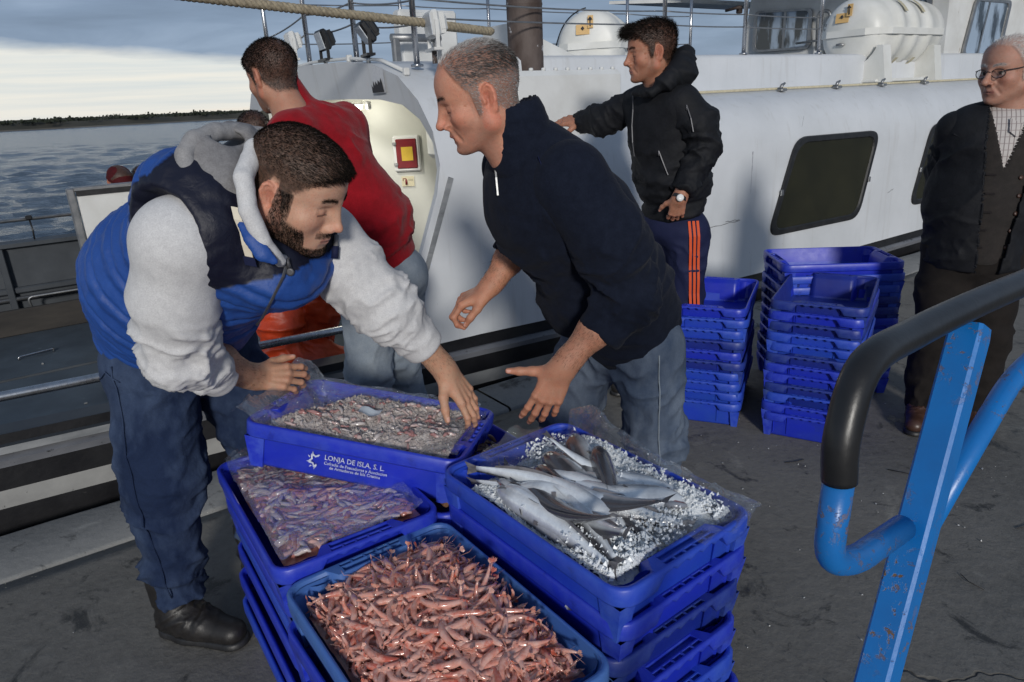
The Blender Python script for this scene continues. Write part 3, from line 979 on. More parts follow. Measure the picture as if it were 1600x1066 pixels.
# mooring rope running across in front of the railing
def rope(pts, r, label, strands=3):
    pts = [Vector(p) for p in pts]
    dense = []
    for i in range(len(pts) - 1):
        for k in range(60):
            dense.append(pts[i].lerp(pts[i + 1], k / 60))
    mb = MB()
    s_ = 0
    for q in range(strands):
        out = []; s_ = 0
        for i, p in enumerate(dense):
            if i: s_ += (p - dense[i - 1]).length
            t = (dense[min(i + 1, len(dense) - 1)] - dense[max(i - 1, 0)]).normalized()
            a = t.cross(Vector((0, 0, 1))).normalized(); b = t.cross(a)
            an = s_ / .075 * 2 * math.pi + q * 2 * math.pi / strands
            out.append(p + (a * math.cos(an) + b * math.sin(an)) * r * .5)
        mb.tube(out, r * .62, 7)
    return mb.obj('mooring_rope', M['rope'], None, label=label, cat='rope')
rp = [MATB @ Vector((.45, .42, 2.08)), MATB @ Vector((1.25, .36, 2.01)), MATB @ Vector((1.88, .36, 1.965)), MATB @ Vector((2.35, .42, 1.935)), MATB @ Vector((2.62, 1.4, 2.06))]
rp2 = []
for i in range(len(rp) - 1):
    for k in range(6):
        t = k / 6
        p = rp[i].lerp(rp[i + 1], t)
        rp2.append(p)
rp2 = [MATB @ Vector((-1.4, .5, 2.42)), MATB @ Vector((-.4, .45, 2.19))] + rp2 + [rp[-1]]
rope(rp2, .021, 'thick beige twisted rope slung high across the boat rail')
# ------------------------------------------------------------------ blue fish crates
def plastic(name, c, c2, rough=.34):
    m, t, b = principled(name, Roughness=rough)
    tcn = t.n('ShaderNodeTexCoord').outputs['Object']
    f = t.ramp(t.noise(tcn, 7, 5, .6), [(.35, 0.0), (.7, 1.0)])
    base = t.mix(f, c, c2)
    sc = t.ramp(t.noise(t.scaled(tcn, (1, 1, 4)), 40, 6, .72, .4), [(.60, 0.0), (.72, .5)])
    base = t.mix(sc, base, (c[0] + .03, c[1] + .06, min(1, c[2] + .10)))
    pt = t.ramp(t.n('ShaderNodeNewGeometry').outputs['Pointiness'], [(.515, 0.0), (.60, .38)])
    base = t.mix(t.math('MULTIPLY', pt, t.ramp(t.noise(tcn, 18, 5, .7), [(.40, .15), (.62, 1.0)])), base, (c[0] + .09, c[1] + .15, min(1, c[2] + .16)))
    drt = t.ramp(t.noise(tcn, 13, 6, .7), [(.62, 0.0), (.72, .45)])
    base = t.mix(drt, base, (c[0] * .4 + .01, c[1] * .4 + .01, c[2] * .35))
    t.t.links.new(base, b.inputs['Base Color'])
    t.t.links.new(t.math('MULTIPLY_ADD', t.noise(tcn, 22, 5, .7), .35, rough - .12), b.inputs['Roughness'])
    bn = t.n('ShaderNodeBump', {'Strength': .12, 'Distance': .001, 'Height': t.noise(tcn, 160, 3, .6)})
    t.t.links.new(bn.outputs[0], b.inputs['Normal'])
    return m
BLUE = [plastic('crate_royal_blue', (.010, .024, .47), (.016, .036, .40)),
        plastic('crate_mid_blue', (.012, .045, .48), (.018, .065, .42), .40),
        plastic('crate_navy_blue', (.006, .016, .20), (.008, .026, .26), .42),
        plastic('crate_pale_blue', (.045, .125, .42), (.06, .15, .38), .45)]
CH = .125     # crate height
def crate_meshes():
    L, W = .60, .40
    ys = [-.105, -.098, -.086] + list(np.linspace(-.075, .075, 13)) + [.086, .098, .105]
    ny_ = len(ys)
    nc = 5
    def ring(hl, hw, r, z, zm=None, xin=0.0, wave=0.0):
        """rounded rectangle, short ends sampled at ys; xin pushes the middle of the short ends inwards"""
        pts = []
        for q in range(4):
            if q == 0:    # end at +x, going up in y
                for i, y in enumerate(ys):
                    e = min(1, max(0, (.105 - abs(y)) / .019))
                    zz = z if zm is None else z + (zm - z) * e + (wave * math.sin(i * 2.1) * (1 if abs(y) < .08 else 0))
                    pts.append((hl - xin * e, y, zz))
            if q == 2:
                for i, y in enumerate(ys[::-1]):
                    e = min(1, max(0, (.105 - abs(y)) / .019))
                    zz = z if zm is None else z + (zm - z) * e + (wave * math.sin(i * 2.1) * (1 if abs(y) < .08 else 0))
                    pts.append((-hl + xin * e, y, zz))
            if q == 1:
                cx, cy = hl - r, hw - r
                pts += [(cx + r * math.cos(a), cy + r * math.sin(a), z) for a in np.linspace(0, math.pi / 2, nc)]
                pts += [(hl * .33, hw, z), (-hl * .33, hw, z)]
                pts += [(-cx + r * math.cos(a), cy + r * math.sin(a), z) for a in np.linspace(math.pi / 2, math.pi, nc)]
            if q == 3:
                cx, cy = hl - r, hw - r
                pts += [(-cx + r * math.cos(a), -cy + r * math.sin(a), z) for a in np.linspace(math.pi, 1.5 * math.pi, nc)]
                pts += [(-hl * .33, -hw, z), (hl * .33, -hw, z)]
                pts += [(cx + r * math.cos(a), -cy + r * math.sin(a), z) for a in np.linspace(1.5 * math.pi, 2 * math.pi, nc)]
        return pts
    tub = MB(); tub.smooth = True
    rings = [ring(.262, .176, .03, -CH), ring(.266, .180, .034, -CH + .008), ring(.274, .188, .036, -.045), ring(.276, .190, .036, -.006)]
    tub.loft(rings, cap0=True)
    # inside
    rin = [ring(.286, .190, .034, -.0015, xin=.030), ring(.280, .188, .034, -.012, xin=.034), ring(.272, .184, .034, -.022, xin=.036), ring(.262, .176, .03, -CH + .022, xin=.032), ring(.25, .165, .03, -CH + .010, xin=.02)]
    tub.loft(rin, cap1=True)
    # corner feet
    for sx in (-1, 1):
        for sy in (-1, 1):
            a, b = sx * .262, sy * .172
            top = [(a - .028, b - .022), (a + .028, b - .022), (a + .028, b + .022), (a - .028, b + .022)]
            bot = [(a - .018 - sx * .004, b - .014), (a + .016 - sx * .004, b - .014), (a + .016 - sx * .004, b + .014), (a - .018 - sx * .004, b + .014)]
            tub.loft([[(x, y, -CH - .002) for x, y in bot], [(x, y, -.04) for x, y in top]], cap0=True, smooth=False)
    # inner columns at the short ends
    for sx in (-1, 1):
        for sy in (-1, 1):
            pr = []
            for z, d in ((-.012, .020), (-CH + .015, .012)):
                pr.append([(sx * (.284 - d * math.sin(t) - (.262 - .25) * (z < -.05)), sy * (.118 + .030 * math.cos(t)), z) for t in np.linspace(0, math.pi, 7)])
            tub.loft(pr, closed=False)
    rim = MB(); rim.smooth = False
    R_ = [ring(.276, .190, .036, -.036, zm=-.010, wave=.005), ring(.298, .198, .042, -.040, zm=-.012, wave=.005), ring(.3, .2, .044, -.036, zm=-.010, wave=.005), ring(.3, .2, .044, -.005), ring(.297, .197, .042, -.001), ring(.294, .194, .040, 0.0), ring(.290, .193, .036, 0.0, xin=.033), ring(.286, .190, .034, -.0015, xin=.030)]
    n = len(R_[0])
    b = rim.loft(R_)
    # cut the handle opening in the top band (ring 5 -> 6) at both ends
    lo, hi = 3, ny_ - 4
    off2 = None
    pts0 = R_[5]
    idx_q2 = [i for i, p in enumerate(pts0) if p[0] < 0 and abs(p[1]) < .08 and abs(p[0] + .294) < 1e-6]
    keep_f, keep_s = [], []
    for k, f in enumerate(rim.f):
        ring_i, j = divmod(k, n)
        p = R_[5][j]; p2 = R_[5][(j + 1) % n]
        cut = ring_i == 5 and abs(abs(p[0]) - .294) < 1e-6 and abs(p[1]) < .076 and abs(p2[1]) < .076 and abs(abs(p2[0]) - .294) < 1e-6
        if not cut:
            keep_f.append(f); keep_s.append(ring_i in (1, 2, 3, 4))
    rim.f, rim.sm, rim.mi = keep_f, keep_s, [0] * len(keep_f)
    # bolt-hole dots along the rim
    h = []
    for s_ in (1, -1):
        hd = MB()
        x1, x0 = .294, .290 - .033
        y0, y1 = -.075, .075
        def cell(xa, xb, ya, yb, dep):
            v = [(s_ * xa, ya, 0), (s_ * xb, ya, 0), (s_ * xb, yb, 0), (s_ * xa, yb, 0)]
            w_ = [(x, y, -dep) for x, y, z in v]
            hd.add(v + w_, [(0, 1, 5, 4), (1, 2, 6, 5), (2, 3, 7, 6), (3, 0, 4, 7), (4, 5, 6, 7)])
        def strip(xa, xb, ya, yb):
            hd.add([(s_ * xa, ya, 0), (s_ * xb, ya, 0), (s_ * xb, yb, 0), (s_ * xa, yb, 0)], [(0, 1, 2, 3)])
        xa = [x0, x0 + .004, x0 + .021, x0 + .024, x0 + .034, x1]
        strip(xa[0], xa[1], y0, y1); strip(xa[2], xa[3], y0, y1); strip(xa[4], xa[5], y0, y1)
        cell(xa[1], xa[2], y0 + .004, y1 - .004, .012)
        strip(xa[1], xa[2], y0, y0 + .004); strip(xa[1], xa[2], y1 - .004, y1)
        cw = (y1 - y0) / 5
        for i in range(5):
            cell(xa[3], xa[4], y0 + cw * i + .002, y0 + cw * (i + 1) - .002, .010)
            strip(xa[3], xa[4], y0 + cw * i, y0 + cw * i + .002); strip(xa[3], xa[4], y0 + cw * (i + 1) - .002, y0 + cw * (i + 1))
        h.append(hd)
    def fin(mb, nm):
        me = mb.mesh(nm)
        bm = bmesh.new(); bm.from_mesh(me)
        bmesh.ops.recalc_face_normals(bm, faces=bm.faces)
        bm.to_mesh(me); bm.free()
        return me
    return fin(tub, 'crate_tub'), fin(rim, 'crate_rim'), fin(h[0], 'crate_handle'), fin(h[1], 'crate_handle')
CM = crate_meshes()
# a mesh set for each colour of plastic, shared by all crates of that colour
CSET = []
for m in BLUE:
    st = []
    for me in CM:
        c = me.copy(); c.materials.clear(); c.materials.append(m); st.append(c)
    CSET.append(st)
PROTO = {}
def crate(x, y, ztop, yaw, color, label, group=None, rot=None, tilt=(0, 0)):
    if color not in PROTO:
        e = empty('fish_crate')
        for nm, me in zip(('tub', 'rim', 'handle', 'handle'), CSET[color]):
            mesh_obj(nm, me, e)
        PROTO[color] = e
        o = e
    else:
        o = dup(PROTO[color])
    o.location = (x, y, ztop)
    o.rotation_euler = (tilt[0], tilt[1], yaw)
    for k in ('label', 'category', 'group'):
        if k in o.keys(): del o[k]
    return tag(o, label, 'crate', group)

ORD = ['topmost', 'second from the top', 'third from the top', 'fourth from the top', 'fifth from the top', 'sixth from the top', 'seventh from the top', 'eighth from the top', 'ninth from the top', 'tenth from the top', 'eleventh from the top', 'twelfth from the top']
rc = random.Random(11)
# empty crates nested in three stacks by the boat
def nested(x, y, yaw, ztop, colors, where, grp, tiltx=0.0):
    n = len(colors)
    step = (ztop - CH) / (n - 1)
    nm = ['royal blue', 'mid blue', 'navy blue', 'pale blue']
    for i, c in enumerate(colors):
        z = ztop - i * step
        k = rc.uniform(-.006, .006), rc.uniform(-.006, .006)
        crate(x + k[0], y + k[1], z, yaw + rc.uniform(-.02, .02) + (math.pi if rc.random() < .5 else 0), c, f'empty {nm[c]} crate, {ORD[i]} in the {where}', grp)
YB = R(62)
nested(1.475, 3.09, R(58), .665, [2, 0, 2, 1, 1, 2, 0, 0, 2, 1, 0, 0], 'middle stack of empty crates', 'middle stack of empty crates')
nested(1.015, 3.36, R(66), .60, [0, 1, 1, 2, 0, 2, 1, 1, 1, 1], 'stack behind the fleece jacket', 'empty crates behind the man in the fleece')
nested(1.70, 3.55, R(-4), .71, [0, 1, 1, 2, 2, 0, 1, 0, 2, 1, 0], 'stack nearest the hull', 'empty crates nearest the boat hull')

# full crates in the foreground
FY = R(-54.5)
def full_stack(x, y, yaw, ztop, step, colors, where, jit, first):
    n = len(colors)
    for i, c in enumerate(colors):
        z = ztop - i * step
        dx, dy, da = (0, 0, 0) if i == 0 else (rc.uniform(-jit, jit), rc.uniform(-jit, jit), rc.uniform(-.02, .02))
        lab = first if i == 0 else f"blue crate, {ORD[i]} in the pile under the {where}"
        crate(x + dx, y + dy, z, yaw + da, c, lab, 'crates piled under the ' + where)
full_stack(.148, 1.345, R(-53), .728, .0855, [1, 0, 2, 0, 1, 0, 2, 0], 'silver fish crate', .016, 'blue crate full of silver fish and ice, topmost of its pile')
full_stack(-.176, 1.085, R(-54.5), .608, .0805, [3, 0, 1, 0, 2, 0, 1], 'pink shrimp crate', .006, 'pale blue crate heaped with pink shrimp in front')
full_stack(-.516, 1.575, R(-57.0), .635, .085, [0, 0, 1, 0, 0, 1, 0], 'film covered crate', .016, 'blue crate of film covered seafood below the crate the young man holds')
full_stack(-.205, 1.80, R(-55.0), .605, .080, [0, 0, 1, 0, 2, 0, 1], 'langoustine crate', .006, 'blue crate of brown langoustines half hidden behind the crate being lifted')
held = crate(-.386, 1.770, .738, R(-12.8), 0, 'royal blue crate of iced seafood being lifted by the young man', None, tilt=(R(-5.8), R(7.9)))
# white print on the side of the held crate
hp_ = MB()
WHITEP = mat('white_print', (.72, .74, .80), (.45, .48, .62), rough=.6, scale=90, lo=.38, hi=.5)
slope = math.atan2(.014, .075)
text_mesh('print_line', 'LONJA DE ISLA, S. L.', .0185, WHITEP, held, (-.062, -.1975, -.064), (R(90) + slope * -1, 0, 0), xs=1.0)
text_mesh('print_line', 'Cofradia de Pescadores y Asociacion', .0115, WHITEP, held, (-.064, -.1955, -.0785), (R(90) - slope, 0, 0))
text_mesh('print_line', 'de Armadores de Isla Cristina', .0115, WHITEP, held, (-.05, -.1935, -.0905), (R(90) - slope, 0, 0))
mb = MB()
pts = []
for a in np.linspace(-2.2, 2.0, 20):
    r = .016 + .004 * math.sin(a * 5)
    pts.append((r * math.cos(a + math.pi), r * math.sin(a + math.pi)))
for i in range(len(pts) - 1):
    (x0, y0), (x1, y1) = pts[i], pts[i + 1]
    mb.add([(x0, 0, y0), (x1, 0, y1), (x1 * .62, 0, y1 * .62), (x0 * .62, 0, y0 * .62)], [(0, 1, 2, 3)])
for a in (-1.2, -.5, .2, .9, 1.5):
    c, s_ = math.cos(a + math.pi), math.sin(a + math.pi)
    mb.add([(c * .017, 0, s_ * .017), (c * .017 - s_ * .004, 0, s_ * .017 + c * .004), (c * .025, 0, s_ * .025)], [(0, 1, 2)])
mb.obj('print_emblem', WHITEP, held, loc=(-.088, -.1958, -.072), rot=(-slope, 0, 0))
# ------------------------------------------------------------------ what the crates hold
def vnoise(P, freq, seed=0):
    """smooth value noise in -1..1 at points P (n,3)"""
    Q = np.asarray(P, float) * freq + seed * 17.31
    I = np.floor(Q).astype(np.int64); F = Q - I
    F = F * F * (3 - 2 * F)
    def hsh(i, j, k):
        n = (i * 73856093) ^ (j * 19349663) ^ (k * 83492791) ^ (seed * 2654435761 & 0xffffffff)
        n = (n ^ (n >> 13)) * 1274126177 & 0xffffffff
        n = (n ^ (n >> 16)) & 0xffffff
        return n / float(0xffffff) * 2 - 1
    out = 0
    for a in (0, 1):
        for b in (0, 1):
            for c in (0, 1):
                w_ = (F[:, 0] if a else 1 - F[:, 0]) * (F[:, 1] if b else 1 - F[:, 1]) * (F[:, 2] if c else 1 - F[:, 2])
                out = out + w_ * hsh(I[:, 0] + a, I[:, 1] + b, I[:, 2] + c)
    return out
def fbm(P, freq, oct=4, seed=0, gain=.5):
    s, a, t = 0, 1.0, 0
    for o in range(oct):
        s = s + a * vnoise(P, freq * 2 ** o, seed + o); t += a; a *= gain
    return s / t

def crate_frame(x, y, z, yaw, tilt=(0, 0)):
    return Matrix.Translation((x, y, z)) @ Euler((tilt[0], tilt[1], yaw)).to_matrix().to_4x4()
F_FISH = crate_frame(.148, 1.345, .728, R(-53))
F_SHR = crate_frame(-.176, 1.085, .608, R(-54.5))
F_LEFT = crate_frame(-.516, 1.575, .635, R(-57.0))
F_LANG = crate_frame(-.205, 1.80, .605, R(-55))
F_HELD = crate_frame(-.386, 1.770, .738, R(-12.8), (R(-5.8), R(7.9)))

def wet(name, c, c2, rough=.25, scale=30, coat=.5, sub=0.0, c3=None, rand=0.0, stretch=(1, 1, 1), bump=.2):
    m, t, b = principled(name, Roughness=rough)
    b.inputs['Coat Weight'].default_value = coat
    b.inputs['Coat Roughness'].default_value = .08
    if sub:
        b.inputs['Subsurface Weight'].default_value = sub
        b.inputs['Subsurface Radius'].default_value = (.02, .008, .006)
        b.inputs['Subsurface Scale'].default_value = .3
    tcn = t.n('ShaderNodeTexCoord').outputs['Object']
    oi = t.n('ShaderNodeObjectInfo').outputs['Random']
    off = t.n('ShaderNodeVectorMath', {0: tcn, 1: t.n('ShaderNodeCombineXYZ', {0: t.math('MULTIPLY', oi, 9.0), 1: t.math('MULTIPLY', oi, 5.0)}).outputs[0]}, operation='ADD').outputs[0]
    f = t.ramp(t.noise(t.scaled(off, stretch), scale, 5, .65), [(.36, 0.0), (.64, 1.0)])
    base = t.mix(f, c, c2)
    if c3 is not None:
        base = t.mix(t.ramp(t.noise(off, scale * .45, 5, .7), [(.52, 0.0), (.62, 1.0)]), base, c3)
    if rand:
        base = t.mix(t.math('MULTIPLY', oi, rand), base, c2)
    t.t.links.new(base, b.inputs['Base Color'])
    bn = t.n('ShaderNodeBump', {'Strength': bump, 'Distance': .002, 'Height': t.noise(tcn, scale * 5, 4)})
    t.t.links.new(bn.outputs[0], b.inputs['Normal'])
    return m
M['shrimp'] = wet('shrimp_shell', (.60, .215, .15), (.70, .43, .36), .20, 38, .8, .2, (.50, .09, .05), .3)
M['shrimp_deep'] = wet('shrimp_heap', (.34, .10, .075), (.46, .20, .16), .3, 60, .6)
M['fish'] = None

# shrimp: curved segmented body, head with feelers, tail fan
def shrimp_mesh(i):
    rs = random.Random(100 + i)
    mb = MB(); mb.smooth = True
    Lb = rs.uniform(.10, .13)
    bend = rs.choice([.7, 1.3, 2.0, 2.8, .3])
    n = 13
    pts, rad = [], []
    x = z = 0.0; a = -bend * .25
    for k in range(n):
        t = k / (n - 1)
        pts.append(Vector((x, 0, z)))
        r = .0079 * (math.sin(math.pi * (.12 + .80 * t)) ** .7) * (1 if t > .08 else .7)
        if t > .32: r *= 1 + .10 * (k % 2)
        rad.append(max(r * (1.12 - .5 * t), .0014))
        x += Lb / (n - 1) * math.cos(a); z += Lb / (n - 1) * math.sin(a)
        a += bend / (n - 1) * (.5 + t)
    mb.tube(pts, rad, 8)
    e = pts[-1]; d = (pts[-1] - pts[-2]).normalized()
    for s_ in (-1.0, -.4, .4, 1.0):      # tail fan
        q = e + d * .013 + Vector((0, s_ * .0052, 0)); w_ = Vector((-d.z, 0, d.x)) * .0012
        m_ = e + d * .007 + Vector((0, s_ * .0042, 0))
        mb.add([e + w_, m_ + Vector((0, .0028, 0)) + w_, q, m_ - Vector((0, .0028, 0)) - w_], [(0, 1, 2, 3)])
    h = pts[0]; hd = (pts[0] - pts[1]).normalized()
    mb.tube([h, h + hd * .008 + Vector((0, 0, -.002))], [.0024, .0004], 5)
    for s_ in ((-1, 1) if i % 5 == 0 else ()):                    # feelers
        p0 = h + Vector((0, s_ * .002, 0))
        mb.tube([p0, p0 + hd * .02 + Vector((0, s_ * rs.uniform(.004, .012), rs.uniform(0, .01))), p0 + hd * .014 + Vector((rs.uniform(-.03, .0), s_ * rs.uniform(.015, .03), rs.uniform(0, .015)))], [.0007, .0006, .0003], 3)
    nrm = 1 if bend >= 0 else -1
    for k in ():
        for s_ in (-1, 1):
            p0 = pts[k] + Vector((0, s_ * .003, 0))
            mb.tube([p0, p0 + Vector((-.004, s_ * .004, .007 + rs.uniform(0, .003)))], [.0012, .0006], 3)
    for s_ in (-1, 1):                    # eyes
        mb.m = 1
        mb.box(h + Vector((.004, s_ * .0045, -.003)), (.003, .003, .003), bev=.001)
        mb.m = 0
    return mb.mesh('shrimp', [M['shrimp'], M['black_plastic']])
SHR = [shrimp_mesh(i) for i in range(10)]
def heap_h(x, y):
    return -.026 + .052 * math.exp(-((x - .00) / .22) ** 2 - ((y - .03) / .13) ** 2) - .020 * max(0, (abs(y) - .12) / .06)
rs = random.Random(21)
def rand_rot(tx=.45):
    e = Matrix.Rotation(rs.uniform(0, 6.283), 3, 'Z') @ Matrix.Rotation(rs.gauss(0, tx), 3, 'X') @ Matrix.Rotation(rs.choice([0, math.pi / 2, -math.pi / 2, math.pi / 2, -math.pi / 2]) + rs.gauss(0, tx * .8), 3, 'X') @ Matrix.Rotation(rs.gauss(0, tx * .6), 3, 'Y')
    return e
mb = MB(); mb.smooth = True
g = []
for i in range(31):
    g.append([(-.255 + .51 * i / 30, -.170 + .34 * j / 20, heap_h(-.255 + .51 * i / 30, -.17 + .34 * j / 20) - .012 + rs.uniform(-.004, .004)) for j in range(21)])
mb.loft(g, closed=False)
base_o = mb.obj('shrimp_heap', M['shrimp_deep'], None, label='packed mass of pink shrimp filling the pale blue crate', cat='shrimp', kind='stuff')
base_o.matrix_world = F_SHR
def spots(n, lx, ly, mind, tries=6000):
    out = []
    for _ in range(tries):
        p = (rs.uniform(-lx, lx), rs.uniform(-ly, ly))
        if all((p[0] - q[0]) ** 2 + (p[1] - q[1]) ** 2 > mind * mind for q in out):
            out.append(p)
            if len(out) >= n: break
    return out
def keep_in2(me, T, lx=.248, ly=.166):
    x0, y0 = 9, 9; x1, y1 = -9, -9
    for v in list(me.vertices)[::7]:
        p = T @ v.co
        x0 = min(x0, p.x); x1 = max(x1, p.x); y0 = min(y0, p.y); y1 = max(y1, p.y)
    return Matrix.Translation((max(0, -lx - x0) + min(0, lx - x1), max(0, -ly - y0) + min(0, ly - y1), 0)) @ T
# lower layer joined into the mass, upper layer one by one
verts, faces, off = [], [], 0
lay = MB(); lay.smooth = True
for (x, y) in spots(420, .240, .155, .0085):
    me = rs.choice(SHR)
    T = Matrix.Translation((x, y, heap_h(x, y) - .006)) @ rand_rot().to_4x4() @ Matrix.Translation((-.04, 0, 0))
    T = keep_in2(me, T)
    lay.m = 0
    lay.add([T @ v.co for v in me.vertices], [tuple(p.vertices) for p in me.polygons])
lo = lay.obj('shrimp_layer', M['shrimp'], base_o, fix=False)
lo['kind'] = 'stuff'
# the top layer
for (x, y) in spots(285, .240, .155, .0115):
    T = Matrix.Translation((x, y, heap_h(x, y) + rs.uniform(.0, .010))) @ rand_rot(.22).to_4x4() @ Matrix.Translation((-.04, 0, 0))
    me = rs.choice(SHR); T = keep_in2(me, T)
    o = mesh_obj('shrimp', me, label='pink raw shrimp lying on top of the heap in the pale blue crate', cat='shrimp', group='shrimp heaped in the pale blue crate')
    o.matrix_world = F_SHR @ T

# fish: hake with dark grey back and silver belly
def fish_mat():
    m, t, b = principled('fish_skin', Roughness=.22)
    b.inputs['Coat Weight'].default_value = .6
    b.inputs['Coat Roughness'].default_value = .1
    at = t.n('ShaderNodeAttribute', attribute_name='Col')
    tcn = t.n('ShaderNodeTexCoord').outputs['Object']
    nz = t.noise(tcn, 60, 5, .7)
    base = t.mix(t.ramp(nz, [(.4, 0.0), (.7, .5)]), at.outputs[0], t.mix(1.0, at.outputs[0], (.62, .62, .66), 'MULTIPLY'))
    t.t.links.new(base, b.inputs['Base Color'])
    b.inputs['Metallic'].default_value = .25
    vo = t.n('ShaderNodeTexVoronoi', {'Vector': t.scaled(tcn, (1, 1, 1.6)), 'Scale': 260})
    bn = t.n('ShaderNodeBump', {'Strength': .25, 'Distance': .001, 'Height': vo.outputs[0]})
    t.t.links.new(bn.outputs[0], b.inputs['Normal'])
    return m
M['fish'] = fish_mat()
M['fin'] = wet('fish_fin', (.10, .095, .10), (.20, .19, .20), .35, 60, .3, stretch=(.3, 1, 1))
M['mouth'] = wet('fish_mouth', (.30, .10, .10), (.42, .22, .20), .3, 60, .6)
M['eye_w'] = wet('fish_eye', (.45, .45, .40), (.5, .5, .45), .1, 60, .8)
def fish_mesh(i):
    rf = random.Random(50 + i)
    L = rf.uniform(.30, .40)
    bend = rf.uniform(-1.0, 1.0)
    open_m = i % 3 == 0
    n, m = 26, 16
    xs = [0, .02, .05, .09, .14, .2, .27, .35, .44, .54, .64, .74, .83, .90, .95]
    hs = [.030, .055, .080, .104, .124, .138, .142, .138, .128, .112, .092, .070, .048, .036, .034]
    ws = [.028, .050, .070, .086, .096, .098, .094, .088, .078, .066, .052, .036, .022, .012, .008]
    mb = MB(); mb.smooth = True
    def spine(t):
        a = bend * (t - .3) ** 2 * (1 if t > .3 else -.3)
        return Vector((L * t, L * .55 * a, 0)), Vector((1, L * 0 + 1.1 * bend * (t - .3), 0)).normalized()
    rings, cols = [], []
    for k in range(n):
        t = .95 * k / (n - 1)
        h = np.interp(t, xs, hs) * L * .74; w_ = np.interp(t, xs, ws) * L * .80
        c, d = spine(t)
        nn = Vector((-d.y, d.x, 0))
        rg = []
        for j in range(m):
            a = 2 * math.pi * j / m
            y, z = math.cos(a), math.sin(a)
            z2 = z * h * (1.0 if z > 0 else .95)
            rg.append(c + nn * (y * w_ * (1 - .12 * max(0, z))) + Vector((0, 0, z2)))
            back = min(1, max(0, (z + .12 + .25 * rf.random() * .3) / .55))
            silver = np.array((.86, .90, .93)) * (1.0 if z < -.3 else .93)
            dark = np.array((.085, .085, .095))
            cc = silver * (1 - back) + dark * back
            if t < .20: cc = cc * .75 + np.array((.10, .09, .10)) * .25
            if .19 < t < .225 and z < .4: cc = cc * .45
            cols.append((*cc, 1))
        rings.append(rg)
    mb.loft(rings, cap0=True, cap1=True)
    nb = len(cols)
    mb.m = 1
    def fin(t0, t1, side, hgt, lean=.3):
        k = 7
        pts = []
        for q in range(k):
            t = t0 + (t1 - t0) * q / (k - 1)
            c, d = spine(t)
            h = np.interp(t, xs, hs) * L * .74
            f_ = math.sin(math.pi * min(1, (q + .5) / k * 1.0)) ** .6
            pts.append((c + Vector((0, 0, side * h * .94)), c + Vector((L * .03 * lean, 0, side * (h + hgt * L * f_)))))
        for q in range(k - 1):
            mb.add([pts[q][0], pts[q + 1][0], pts[q + 1][1], pts[q][1]], [(0, 1, 2, 3)])
    fin(.30, .42, 1, .034); fin(.46, .84, 1, .020); fin(.48, .84, -1, .018)
    c, d = spine(.945); nn = Vector((-d.y, d.x, 0)); h = .034 * L * .62
    mb.add([c + Vector((0, 0, h)), c + d * .075 * L + Vector((0, 0, .052 * L)), c + d * .060 * L, c + d * .075 * L - Vector((0, 0, .052 * L)), c - Vector((0, 0, h))], [(0, 1, 2, 3, 4)])
    for s_ in (-1, 1):
        c, d = spine(.235); nn = Vector((-d.y, d.x, 0)) * s_
        p = c + nn * (.094 * L * .6) + Vector((0, 0, -.01 * L))
        mb.add([p + Vector((0, 0, .014 * L)), p + d * .09 * L + nn * .02 * L + Vector((0, 0, .012 * L)), p + d * .085 * L + nn * .02 * L - Vector((0, 0, .018 * L)), p - Vector((0, 0, .014 * L))], [(0, 1, 2, 3)])
        c, d = spine(.085)
        e = c + Vector((-d.y, d.x, 0)) * s_ * (.082 * L * .60) + Vector((0, 0, .030 * L))
        mb.m = 3
        mb.lathe([(.0, -.3 * .02 * L), (.019 * L, 0), (.013 * L, .008 * L), (0, .010 * L)], c=e, n=10, axis='y' if s_ > 0 else 'y', mat=Matrix.Scale(s_, 4, (0, 1, 0)))
        mb.m = 4
        mb.lathe([(.0, .006 * L), (.009 * L, .0095 * L), (0, .013 * L)], c=e, n=8, axis='y', mat=Matrix.Scale(s_, 4, (0, 1, 0)))
        mb.m = 1
    # jaw
    mb.m = 2 if open_m else 0
    op = .5 if open_m else .12
    mb.tube([Vector((.10 * L, 0, -.04 * L)), Vector((.045 * L, 0, -.05 * L)), Vector((-.005 * L, 0, -(.02 + .05 * op) * L))], [.026 * L, .022 * L, .008 * L], 8)
    if open_m:
        mb.m = 0
        mb.tube([Vector((.10 * L, 0, -.055 * L)), Vector((.045 * L, 0, -.066 * L)), Vector((-.012 * L, 0, -(.03 + .055 * op) * L))], [.026 * L, .020 * L, .009 * L], 8)
    me = mb.mesh('fish', [M['fish'], M['fin'], M['mouth'], M['eye_w'], M['black_plastic']])
    ca = me.color_attributes.new('Col', 'FLOAT_COLOR', 'POINT')
    full = cols + [(.34, .35, .38, 1)] * (len(me.vertices) - nb)
    ca.data.foreach_set('color', np.array(full, np.float32).ravel())
    bm = bmesh.new(); bm.from_mesh(me); bmesh.ops.recalc_face_normals(bm, faces=[f for f in bm.faces if f.material_index == 0]); bm.to_mesh(me); bm.free()
    return me
def keep_in(me, T, lx, ly):
    co = np.empty(len(me.vertices) * 3, np.float32); me.vertices.foreach_get('co', co)
    for it in range(2):
        M4 = np.array(T); W = co.reshape(-1, 3) @ M4[:3, :3].T + M4[:3, 3]
        lo, hi = W.min(0), W.max(0)
        sc = min(1, 2 * lx / (hi[0] - lo[0]), 2 * ly / (hi[1] - lo[1]))
        if sc < 1: T = T @ Matrix.Scale(sc * .99, 4); continue
        d = [0, 0, 0]
        for k, l_ in ((0, lx), (1, ly)):
            if lo[k] < -l_: d[k] = -l_ - lo[k]
            if hi[k] > l_: d[k] = l_ - hi[k]
        return Matrix.Translation(d) @ T
    return T
FISH = [fish_mesh(i) for i in range(7)]
